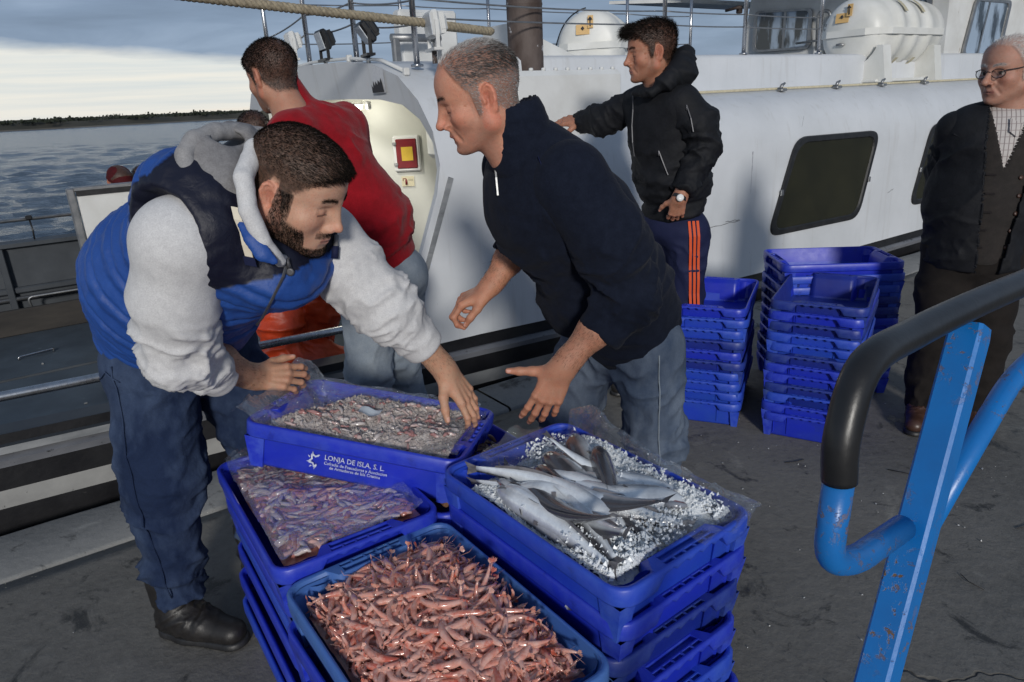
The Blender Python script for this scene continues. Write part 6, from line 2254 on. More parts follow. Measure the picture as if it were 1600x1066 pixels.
# ------------------------------------------------------------------ young bearded man in the blue vest, bending over to lift a crate
SK_A = (.56, .345, .245)
def man_vest():
    f = Figure((-1.02, 1.80, 0), 'young bearded man in blue puffer vest over pale grey hoodie, bending to lift a crate')
    hf = frame((-.462, 1.570, 1.388), (.855, -.215, -.475), (.12, -.10, 1), 1.06)
    f.head(hf, .0024, SK_A, (.022, .016, .013), M['hair_dark'], 'full', 30000, .0080, .0007,
           lambda P: np.stack([.9 - 8 * P[:, 0] * 0, P[:, 1] * 4, .1 - 0 * P[:, 0]], 1), lambda P: .16 + .95 * sstep(P[:, 2], .030, .080) + .5 * sstep(P[:, 0], .05, .09), 3,
           beard=.95, beard_n=9000, cap=.009, lift=.25, jitter=.22, eye_open=False, shape=dict(jaw=1.06, fat=.007, neck=.066, lids=1.0, nose=.96), lips=(.46, .19, .16))
    # hands and forearms
    Wr, Er = v3(-0.737, 1.830, 0.845), v3(-0.781, 1.550, 1.030)
    nl = []
    s = hand_solid(Solid(), Wr, (.93, .36, -.16), (.10, .80, -.60), (0, .4, 1), 1.02, ((.35, .7, .5), (.4, .75, .5), (.45, .8, .5), (.5, .8, .5)), arm=Er, arm_r=(.050, .033), nails=nl, thumb=((.75, .6, .2), (.95, .35, .1), (1, .15, .0)))
    V, F = s.mesh(.0028); f.skin(V, F, paint_hand(V, (.46, .27, .18), nl, 1, .35, (Wr, Er))); f.arm_hair(V, F, Wr, Er, 900, 1)
    Wl, El = v3(-.186, 1.800, .848), v3(-.318, 1.725, 1.062)
    nl = []
    s = hand_solid(Solid(), Wl, (.50, -.10, -.84), (-.72, .40, -.45), (-.4, -.8, -.2), 1.06, ((.12, .42, .35), (.10, .40, .35), (.12, .42, .35), (.18, .45, .35)), (.14, .04, -.06, -.17), arm=El, arm_r=(.042, .032), nails=nl, thumb=((.62, .75, .12), (.85, .50, .15), (.93, .30, .25)))
    V, F = s.mesh(.0026); f.skin(V, F, paint_hand(V, (.50, .30, .20), nl, 2, .35, (Wl, El))); f.arm_hair(V, F, Wl, El, 900, 2)
    f.body()
    Rs, Ls = v3(-0.692, 1.470, 1.300), v3(-.470, 1.755, 1.235)
    lat = nrmz(Ls - Rs)
    hip, mid, chest, nk = v3(-.995, 1.93, .98), v3(-.87, 1.80, 1.15), v3(-.665, 1.64, 1.275), v3(-.585, 1.615, 1.375)
    spd = nrmz(chest - hip); front = nrmz(np.cross(lat, spd))
    if front[2] > 0: front = -front
    # hoodie sleeves
    s = Solid(.05)
    elb, cuff = v3(-0.781, 1.540, 1.038), v3(-0.766, 1.675, 0.915)
    s.chain([Rs + lat * .05, Rs, (Rs + elb) / 2 + v3(-.008, -.012, .0), elb, cuff], [.086, .088, .085, .076, .056], k=.05)
    s.plane(cuff + nrmz(Wr - elb) * .015, Wr - elb, .012)
    V, F = s.mesh(.0062); N = normals(V, F)
    V = folds(V, N, Rs, elb, .010, .062, .9, 3, .58, 1.1, .2)
    V = folds(V, N, elb, cuff, .008, .030, .5, 5, -.35, .80, .2)
    V = folds(V, N, Rs, elb, .0012, .085, 1.2, 8, -.1, .6, .2)
    f.part('sleeve', V, F, M['hoodie'])
    s = Solid(.04)
    elb2, cuff2 = v3(-.322, 1.725, 1.060), v3(-.232, 1.772, .925)
    s.chain([Ls - lat * .05, Ls, (Ls + elb2) / 2, elb2, cuff2 + nrmz(cuff2 - elb2) * .03], [.095, .090, .080, .072, .053], k=.05)
    s.plane(cuff2, cuff2 - elb2, .012)
    V, F = s.mesh(.0062); N = normals(V, F)
    V = folds(V, N, Ls, elb2, .006, .048, .9, 13, .35, 1.1, .2)
    V = folds(V, N, elb2, cuff2, .006, .036, .6, 15, -.2, .7, .2)
    f.part('sleeve', V, F, M['hoodie'])
    # puffer vest
    s = Solid(.07)
    s.cone(hip, mid, .190, .212, ax=front, sc=1.12)
    s.cone(mid, chest, .212, .185, ax=front, sc=1.08)
    s.ell(mid + front * .075 - spd * .03, (.16, .15, .15))
    s.cone(chest, nk - spd * .03, .165, .095, ax=front, sc=1.1)
    s.cone(Rs + lat * .05 + v3(0, 0, .02), Ls - lat * .06, .118, .105, k=.06)
    s.ell(v3(-0.685, 1.550, 1.395), (.11, .10, .09))
    s.ell(v3(-0.552, 1.600, 1.197), (.085, .12, .065))
    s.ell(v3(-0.709, 1.680, 1.148), (.105, .14, .08))
    s.ell(v3(-0.513, 1.600, 1.184), (.06, .10, .045))
    s.plane(hip - spd * .045, -spd, .03)
    s.ell(Rs - lat * .075, (.112, .112, .112), k=.015, op=-1)
    s.ell(Ls + lat * .085 - spd * .02, (.095, .095, .095), k=.02, op=-1)
    V, F = s.mesh(.0065); N = normals(V, F)
    t = (V - hip) @ spd
    fr_ = (V - mid) @ front
    rr_ = np.minimum(np.linalg.norm(V - (Rs - lat * .075), axis=1) - .112, np.linalg.norm(V - (Ls + lat * .085 - spd * .02), axis=1) - .095)
    wob = .012 * fbm(V, 8, 2, 3)
    P0 = v3(-0.773, 1.500, 1.405)
    zb = np.interp(V[:, 0], [-.70, -.42], [1.185, 1.235])
    yoke = ((V - P0) @ v3(.63, 0, -.77) + .3 * wob > 0) & (V[:, 0] > -.80) & (V[:, 2] + wob > zb)
    trim = rr_ < .026
    q = (t + wob) / .080
    gro = np.exp(-((q - np.round(q)) * .080 / .0085) ** 2)
    puff = np.cos((q - np.round(q)) * np.pi) * .008
    amp = np.where(yoke | trim, .25, 1.0)
    V = V + N * (amp * (puff - gro * .011) + .004 * fbm(V, 16, 3, 5) + .0035 * fbm(V * np.array((1, 1, 1.0)), 42, 2, 9) * (1 - gro))[:, None]
    C = np.where((yoke | trim)[:, None], np.array((.0075, .009, .024)), np.array((.020, .080, .33)))
    f.part('vest', V, F, M['vest'], C)
    VV_ = V
    # hood lying on the back, with the pale lining round the neck
    s = Solid(.03)
    s.chain([v3(-0.489, 1.475, 1.248), v3(-0.508, 1.440, 1.297), v3(-0.529, 1.440, 1.362), v3(-0.537, 1.465, 1.424), v3(-0.531, 1.545, 1.480), v3(-0.515, 1.650, 1.487), v3(-0.491, 1.750, 1.461), v3(-0.484, 1.760, 1.360), v3(-0.506, 1.700, 1.267), v3(-0.514, 1.600, 1.226), v3(-0.496, 1.490, 1.245)], [.012, .016, .019, .020, .021, .021, .026, .025, .022, .018, .015], k=.004)
    V, F = s.mesh(.005); N = normals(V, F)
    V = V + N * (.004 * fbm(V, 26, 3, 21))[:, None]
    f.part('hood_lining', V, F, M['hoodie'])
    s = Solid(.035)
    s.chain([v3(-0.637, 1.545, 1.445), v3(-0.620, 1.535, 1.407), v3(-0.563, 1.500, 1.313)], [.066, .066, .036])
    s.chain([v3(-0.633, 1.570, 1.473), v3(-0.598, 1.630, 1.474), v3(-0.562, 1.680, 1.462)], [.048, .052, .045])
    s.ell(v3(-0.622, 1.600, 1.495), (.055, .07, .022), k=.02, op=-1)
    V, F = s.mesh(.0055); N = normals(V, F)
    V = folds(V, N, v3(-.70, 1.5, 1.45), v3(-.5, 1.5, 1.3), .004, .07, .8, 4, -.5, 1.5, .5)
    HV_ = V
    f.part('hood', V, F, M['hoodie_dark'])
    s = Solid(.02)
    s.chain([v3(-0.644, 1.485, 1.419), v3(-0.653, 1.480, 1.448), v3(-0.659, 1.495, 1.475), v3(-0.646, 1.525, 1.503), v3(-0.621, 1.575, 1.516), v3(-0.587, 1.630, 1.515), v3(-0.555, 1.680, 1.505)], [.015, .019, .021, .021, .020, .019, .017], k=.004)
    V, F = s.mesh(.005); N = normals(V, F)
    V = V + N * (.003 * fbm(V, 30, 3, 22))[:, None]
    f.part('hood_rim', V, F, cloth('grey_marl_rim', (.34, .335, .34), (.27, .265, .27), 70, 600, bump=.2))
    # zip, cream tape, drawcord
    return f, dict(hip=hip, mid=mid, chest=chest, spd=spd, front=front, lat=lat, Rs=Rs, Ls=Ls, V=np.concatenate([VV_, HV_]))
fa, ia = man_vest()

def legs(f, name, m, pelvis, L, Rr, h=.0075, seed=0, hem=None, knee_amp=.006, top=None, wl=.065, shin=1.25):
    """trousers: pelvis, then hip-knee-ankle triples with radii"""
    s = Solid(.06)
    for c, r in pelvis: s.ell(c, r)
    for (pts, rs_) in (L, Rr):
        s.chain([v3(*p) for p in pts], rs_, k=.05)
        a, b = v3(*pts[-2]), v3(*pts[-1])
        s.plane(b, b - a, .01) if hem is None else None
    V, F = None, None
    if hem is not None:
        s.plane((0, 0, hem), (0, 0, -1), .01)
    if top is not None: s.plane(top[0], top[1], .02)
    V, F = s.mesh(h); N = normals(V, F)
    for k_, (pts, rs_) in enumerate((L, Rr)):
        P = [v3(*p) for p in pts]
        V = folds(V, N, P[0], P[1], knee_amp * .8, wl * 1.5, 1.1, seed + k_, .0, 1.05, .22)
        V = folds(V, N, P[1], P[2], knee_amp, wl, .7, seed + 3 + k_, -.15, .35, .2)
        V = folds(V, N, P[1], P[2], knee_amp * 1.15 * shin, wl * .85, .8, seed + 6 + k_, .55, 1.1, .2)
    return f.part(name, V, F, m)

def boot(f, name, ankle, toe, m, size=1.0, shaft=.10, sole=True, seed=0, lace=False):
    a, t_ = v3(*ankle), v3(*toe)
    d = t_ - a; d[2] = 0; d = nrmz(d)
    sd_ = np.array((-d[1], d[0], 0))
    a0 = np.array((a[0], a[1], 0))
    s = Solid(.03)
    s.cone(a0 + d * -.012 + v3(0, 0, shaft + .07), a0 - d * .005 + v3(0, 0, .075), .056 * size, .052 * size)
    s.cone(a0 - d * .020 + v3(0, 0, .050), a0 + d * .05 + v3(0, 0, .055), .044 * size, .046 * size)
    s.cone(a0 + d * .03 + v3(0, 0, .070), a0 + d * .10 + v3(0, 0, .048), .046 * size, .042 * size, k=.04)
    s.cone(a0 + d * .09 + v3(0, 0, .044), a0 + d * .185 * size + v3(0, 0, .040), .049 * size, .040 * size, ax=(0, 0, 1), sc=1.15)
    s.plane((0, 0, .020), (0, 0, -1), .005)
    V, F = s.mesh(.005); N = normals(V, F)
    V = folds(V, N, a0 + v3(0, 0, .2), a0 + d * .12 + v3(0, 0, .05), .0035, .028, .5, seed, .1, .9, .2)
    o = f.part(name, V, F, m)
    s = Solid(.03)
    s.cone(a0 - d * .024, a0 + d * .05, .047 * size, .046 * size); s.cone(a0 + d * .05, a0 + d * .188 * size, .050 * size, .044 * size)
    s.plane((0, 0, .024), (0, 0, 1), .003); s.plane((0, 0, .002), (0, 0, -1), .003)
    V, F = s.mesh(.005, 0)
    f.part('sole', V, F, M['rubber'], parent=o)
    if lace:
        for k in range(5):
            mb = MB()
            c = a0 + d * (.055 + .0 * k - .010 * (k - 2)) + v3(0, 0, .105 + .020 * (k - 1))
            mb.tube([c - sd_ * .03 - d * .012, c + d * .012, c + sd_ * .03 - d * .012], .0028, 5)
            f.mb('lace', mb, M['boot'], o)
    return o

def strip(pts, w_, n_, th=.002):
    """flat ribbon along pts, width axis w_, facing n_"""
    mb = MB()
    w_ = nrmz(w_); n_ = nrmz(n_)
    rows = []
    for p, hw in pts:
        p = np.asarray(p, float)
        rows.append([p - w_ * hw, p - w_ * hw + n_ * th, p + w_ * hw + n_ * th, p + w_ * hw])
    mb.loft(rows, cap0=True, cap1=True, smooth=False)
    return mb

# belt line, side seam and pocket of the jeans
def leg_seam(f, pts, V, m, r=.0016, name='seam'):
    q = snap(pts, V, .0006)
    mb = MB(); mb.tube(q, r, 5)
    f.mb(name, mb, m)

jo = legs(fa, 'jeans', M['denim'], [(v3(-1.01, 1.95, .92), (.165, .165, .14))],
     ([(-1.03, 1.865, .90), (-1.045, 1.80, .56), (-1.085, 1.805, .150)], [.128, .104, .074]),
     ([(-.93, 2.05, .90), (-.83, 2.06, .54), (-.93, 2.12, .105)], [.125, .100, .074]), seed=4, knee_amp=.0095)
boot(fa, 'boot', (-1.10, 1.805, 0), (-.90, 1.74, 0), M['boot'], 1.08, .13, seed=3, lace=True)
boot(fa, 'boot', (-.95, 2.12, 0), (-.75, 2.05, 0), M['boot'], 1.08, .09, seed=5)
# zip, cream tape and drawcords of the vest
zp = [v3(-0.482, 1.440, 1.249), v3(-0.491, 1.430, 1.214), v3(-0.525, 1.450, 1.159), v3(-0.567, 1.475, 1.111), v3(-0.618, 1.510, 1.067)]
zp = snap(zp, ia['V'])
fa.mb('zip', strip([(p, .0028) for p in zp], ia['lat'], ia['front'], .003), M['zip'])
mb = MB(); q = zp[0] - v3(0, .012, 0); mb.tube([q, q - v3(-.003, 0, .02)], .0045, 8); mb.lathe([(.005, -.002), (.009, -.002), (.009, .002), (.005, .002)], c=tuple(q - v3(-.003, 0, .03)), n=14, axis='y')
fa.mb('zip_pull', mb, M['zip'])
tp = snap([v3(-0.558, 1.395, 1.370), v3(-0.553, 1.390, 1.345), v3(-0.548, 1.385, 1.317), v3(-0.548, 1.385, 1.291), v3(-0.547, 1.385, 1.265), v3(-0.548, 1.385, 1.244)], ia['V'], .002)
fa.mb('cream_tape', strip([(p, .0085) for p in tp[:5]], (1, 0, -.25), (.1, -1, .1), .004), mat('cream_tape_cloth', (.72, .66, .54), (.66, .60, .48), rough=.8, scale=50))
fa.mb('tape_end', strip([(p, .0125) for p in tp[4:]], (1, 0, -.25), (.1, -1, .1), .007), M['navy_sport'])
mb = MB(); mb.tube([v3(-0.409, 1.660, 1.265), v3(-0.410, 1.640, 1.241)], .006, 8)
fa.mb('drawcord', mb, M['hoodie_dark'])
mb = MB(); mb.tube([v3(-0.410, 1.640, 1.244), v3(-0.414, 1.635, 1.215)], .009, 8)
fa.mb('cord_end', mb, M['navy_sport'])

s_ = Solid(.01)
s_.chain([v3(-0.547, 1.440, 1.334), v3(-0.529, 1.430, 1.308), v3(-0.509, 1.425, 1.276), v3(-0.490, 1.430, 1.258)], [.010, .016, .018, .010], k=.004, ax=(.2, -.9, .3), sc=2.2)
V, F = s_.mesh(.004)
fa.part('collar', V, F, M['vest'], np.tile(np.array((.020, .080, .33)), (len(V), 1)))


jv = np.array([v.co for v in jo.data.vertices]) + fa.base
leg_seam(fa, [v3(-1.075 + .0006 * k, 1.7, .93 - .031 * k) for k in range(25)], jv, M['denim'], .0025)
leg_seam(fa, [v3(-1.13 + .012 * k, 1.7, .915 - .010 * abs(k - 3)) for k in range(7)], jv, M['denim'], .0022)
# ------------------------------------------------------------------ older man in the dark navy fleece, leaning in from the right
SK_B = (.55, .275, .185)
def man_fleece():
    f = Figure((.40, 2.18, 0), 'grey haired man in dark navy fleece and jeans leaning over the crates with open hands')
    hf = frame((-.052, 1.825, 1.566), (-.94, -.10, -.29), (-.02, -.05, 1), 1.01)
    def thin(P): return 1 - .55 * sstep(P[:, 2], .085, .11) * sstep(P[:, 0], -.03, .04)
    def hc_(P, r):
        dark = sstep(P[:, 2], .018, .055) * (1 - sstep(P[:, 0], .035, .07)) * (1 - .6 * sstep(P[:, 2], .095, .115))
        g = (r ** 1.2)[:, None]
        return (1 - dark[:, None]) * (np.array((.17, .165, .16)) + g * np.array((.45, .44, .43))) + dark[:, None] * (np.array((.028, .023, .020)) + g ** 2.2 * .26)
    f.head(hf, .0024, SK_B, (.15, .12, .105), M['hair_attr'], 'receding', 13000, .013, .0009,
           lambda P: np.stack([-.7 + 0 * P[:, 0], P[:, 1] * 4, -.3 + 0 * P[:, 0]], 1), lambda P: .45 + .7 * sstep(P[:, 2], .02, .07), 31,
           beard=.28, beard_c=(.20, .15, .13), cap=.005, lift=.22, jitter=.25, eye_open=False, bald=.45, hair_mix=.72, age=1.0, shape=dict(jaw=1.02, fat=.003, nose=1.06, brow=1.15, mouth_open=1.0, neck=.058, ears=1.06, lids=.75, age=1), lips=(.36, .13, .11), hcol=hc_)
    # left hand (near), open, thumb towards the crates
    W, E = v3(0.126, 1.720, 0.868), v3(0.306, 1.760, 1.052)
    nl = []
    s = hand_solid(Solid(), W, (-.42, .02, -.90), (.10, .95, -.05), (-.9, 0, .35), 1.08, ((.18, .28, .2), (.22, .32, .2), (.28, .36, .25), (.32, .4, .25)), (.10, .02, -.06, -.15), arm=E, arm_r=(.043, .033), nails=nl, thumb=((.45, .85, .15), (.42, .88, .05), (.38, .92, -.02)))
    V, F = s.mesh(.0027); f.skin(V, F, paint_hand(V, (.47, .235, .15), nl, 31, .40, (W, E))); f.arm_hair(V, F, W, E, 1100, 3)
    # right hand (far), loosely closed
    W2, E2 = v3(-0.064, 2.080, 1.003), v3(0.060, 2.150, 1.158)
    nl = []
    s = hand_solid(Solid(), W2, (-.90, -.05, -.36), (.25, .12, -.93), (0, -.93, -.1), 1.06, ((.55, 1.0, .7), (.62, 1.1, .7), (.7, 1.15, .7), (.75, 1.15, .7)), arm=E2, arm_r=(.043, .033), nails=nl, thumb=((.75, .55, .35), (.90, .10, .45), (.85, -.1, .6)))
    V, F = s.mesh(.0029); f.skin(V, F, paint_hand(V, (.47, .235, .15), nl, 33, .40, (W2, E2))); f.arm_hair(V, F, W2, E2, 900, 4)
    f.body()
    Ls, Rs = v3(0.171, 1.760, 1.352), v3(0.025, 2.100, 1.365)
    lat = nrmz(Ls - Rs)
    hip, waist, chest, nk = v3(.36, 2.14, .86), v3(.285, 2.07, 1.04), v3(.115, 1.935, 1.275), v3(.055, 1.855, 1.47)
    spd = nrmz(chest - hip); front = nrmz(np.cross(spd, lat))
    if front[0] > 0: front = -front
    s = Solid(.07)
    s.cone(hip - spd * .02, waist, .178, .185, ax=front, sc=1.12)
    s.cone(waist, chest, .185, .185, ax=front, sc=1.15)
    s.cone(chest, nk - spd * .05, .165, .088, ax=front, sc=1.1)
    s.cone(Ls - lat * .05, Rs + lat * .05, .105, .095, k=.07)
    s.ell(waist + front * .09, (.12, .15, .13))
    s.ell(hip - front * .06 + spd * .06, (.14, .17, .17))
    s.ell((waist + chest) / 2 - front * .05, (.15, .18, .18))
    s.plane(hip - spd * .105, -spd, .02)
    V, F = s.mesh(.0068); N = normals(V, F)
    V = folds(V, N, hip, waist, .006, .085, 1.3, 8, -.5, 1.2, .30)
    V = folds(V, N, v3(0.096, 1.750, 1.286), waist, .007, .075, 1.6, 12, .0, 1.1, .22)
    V = V + N * (.0022 * fbm(V, 28, 3, 17))[:, None]
    elb, cuff = v3(0.318, 1.770, 1.049), v3(0.229, 1.745, 0.945)
    s = Solid(.045)
    s.chain([Ls - lat * .02, (Ls + elb) / 2 + v3(.02, -.01, 0), elb], [.104, .090, .078], k=.045)
    s.chain([elb, cuff + nrmz(cuff - elb) * .03], [.078, .060], k=.03)
    s.plane(cuff, cuff - elb, .012)
    V3, F3 = s.mesh(.0065); N3 = normals(V3, F3)
    V3 = folds(V3, N3, Ls, elb, .007, .060, 1.0, 3, .40, 1.1, .17)
    V3 = folds(V3, N3, elb, cuff, .006, .034, .6, 5, -.5, .75, .13)
    f.part('sleeve', V3, F3, M['fleece'])
    elb2, cuff2 = v3(0.073, 2.150, 1.184), v3(0.005, 2.120, 1.096)
    s = Solid(.045)
    s.chain([Rs, elb2, cuff2 + nrmz(cuff2 - elb2) * .03], [.09, .072, .056], k=.04)
    s.plane(cuff2, cuff2 - elb2, .012)
    V3, F3 = s.mesh(.0075); N3 = normals(V3, F3)
    f.part('sleeve', folds(V3, N3, Rs, elb2, .006, .05, .8, 6, .2, 1.2, .15), F3, M['fleece'])
    fl = f.part('fleece', V, F, M['fleece'])
    # stand collar
    s = Solid(.015)
    s.cone(nk - v3(.0, 0, .05), nk + v3(-.024, -.012, .038), .092, .083, k=.02)
    s.cone(nk + v3(-.060, -.02, .17), nk + v3(-.030, -.012, .050), .068, .073, k=.004, op=-1)
    V2, F2 = s.mesh(.005); N2 = normals(V2, F2)
    V2 = folds(V2, N2, nk, nk + v3(0, 0, .08), .0012, .03, 1.5, 3, -.5, 1.5, .2)
    f.part('collar', V2, F2, M['fleece'])
    zp = snap([v3(-0.022, 1.700, 1.408), v3(-0.020, 1.700, 1.368), v3(-0.018, 1.720, 1.324)], V)
    f.mb('chest_zip', strip([(p, .0022) for p in zp], (1, 0, 0), (0, -1, 0), .003), M['dull_steel'])
    # seams: shoulder seam and a side seam
    seam = snap([v3(0.090, 1.700, 1.415), v3(0.115, 1.700, 1.396), v3(0.174, 1.700, 1.418), v3(0.242, 1.750, 1.411)], V, .0015)
    for c in ([v3(0.085, 1.700, 1.421), v3(0.097, 1.700, 1.388), v3(0.114, 1.700, 1.357)],):
        p = snap(c, V, .001)
        mb = MB(); mb.tube(p, .0016, 5); f.mb('seam', mb, M['navy_sport'])
    for (a, b) in (((1.0),(0)),):
        pass
    jo = legs(f, 'jeans', M['denim_pale'], [(v3(.37, 2.16, .80), (.155, .15, .13))],
         ([(.43, 2.08, .80), (.465, 2.10, .46), (.50, 2.16, .08)], [.118, .092, .076]),
         ([(.29, 2.22, .80), (.185, 2.24, .46), (.22, 2.30, .08)], [.118, .092, .076]), seed=14, knee_amp=.010)
    jv = np.array([v.co for v in jo.data.vertices]) + f.base
    leg_seam(f, [v3(.445 + .0012 * k, 2.0, .80 - .03 * k) for k in range(22)], jv, M['denim_light'], .0022)
    boot(f, 'shoe', (.49, 2.16, 0), (.30, 2.10, 0), M['boot'], 1.05, .06, seed=3)
    boot(f, 'shoe', (.22, 2.30, 0), (.03, 2.26, 0), M['boot'], 1.05, .06, seed=5)
    return f
fb_ = man_fleece()
# ------------------------------------------------------------------ man in the red jumper, seen from behind
def man_red():
    f = Figure((-.58, 2.90, 0), 'dark haired man in red jumper seen from behind, leaning towards the boat')
    hf = frame((-.838, 2.76, 1.680), (-.80, .58, -.16), (-.10, .02, 1), 1.0)
    f.head(hf, .0034, (.42, .225, .15), (.020, .014, .012), M['hair_dark'], 'full', 9000, .010, .0013,
           lambda P: np.stack([.4 + 0 * P[:, 0], P[:, 1] * 4, -.5 + 0 * P[:, 0]], 1), lambda P: .35 + .75 * sstep(P[:, 2], .0, .07), 41, beard=.4, cap=.007, lift=.4, bald=.2)
    f.body()
    hip, mid, chest, nk = v3(-.515, 2.86, .97), v3(-.565, 2.84, 1.14), v3(-.685, 2.80, 1.36), v3(-.775, 2.79, 1.55)
    Rs, Ls = v3(-.635, 2.965, 1.485), v3(-.765, 2.62, 1.465)
    lat = nrmz(Ls - Rs); spd = nrmz(chest - hip); front = nrmz(np.cross(lat, spd))
    s = Solid(.07)
    s.cone(hip, mid, .168, .182, ax=front, sc=1.25); s.cone(mid, chest, .182, .190, ax=front, sc=1.3)
    s.cone(chest, nk - spd * .05, .16, .085, ax=front, sc=1.2)
    s.cone(Rs + lat * .04, Ls - lat * .04, .088, .088, k=.08)
    s.chain([Rs, Rs + v3(.02, .10, -.22), Rs + v3(-.14, .28, -.36)], [.085, .068, .055], k=.04)
    s.chain([Ls, Ls + v3(-.06, -.02, -.26), Ls + v3(-.24, .14, -.38)], [.085, .068, .055], k=.04)
    s.cone(nk - spd * .04, nk + v3(-.030, -.006, .080), .082, .066, k=.025)
    s.plane(hip - spd * .055, -spd, .02)
    V, F = s.mesh(.0082); N = normals(V, F)
    V = folds(V, N, hip, mid, .010, .075, .8, 3, .1, 1.3, .28)
    V = folds(V, N, chest, nk, .005, .09, 1.3, 6, -.3, 1.0, .28)
    t = (V - hip) @ spd
    e1 = lat; th = np.arctan2((V - hip) @ front, (V - hip) @ lat)
    V = V - N * (np.where(t < .02, .012, 0))[:, None]
    V = V + N * (.002 * fbm(V, 30, 3, 5))[:, None]
    f.part('jumper', V, F, M['knit_red'])
    j = legs(f, 'jeans', M['denim_light'], [(v3(-.51, 2.87, .88), (.160, .16, .14))],
         ([(-.60, 2.82, .86), (-.62, 2.78, .47), (-.60, 2.80, .08)], [.112, .090, .075]),
         ([(-.47, 2.95, .86), (-.53, 2.98, .47), (-.47, 3.02, .08)], [.112, .090, .075]), h=.0085, seed=24)
    boot(f, 'shoe', (-.60, 2.80, 0), (-.75, 2.92, 0), M['boot'], 1.0, .05, seed=3)
    boot(f, 'shoe', (-.47, 3.02, 0), (-.63, 3.13, 0), M['boot'], 1.0, .05, seed=5)
    mb = strip([(v3(-.455, 2.705, .905), .05), (v3(-.460, 2.70, .80), .045)], (1, .2, 0), (0, -1, 0), .003)
    return f
man_red()

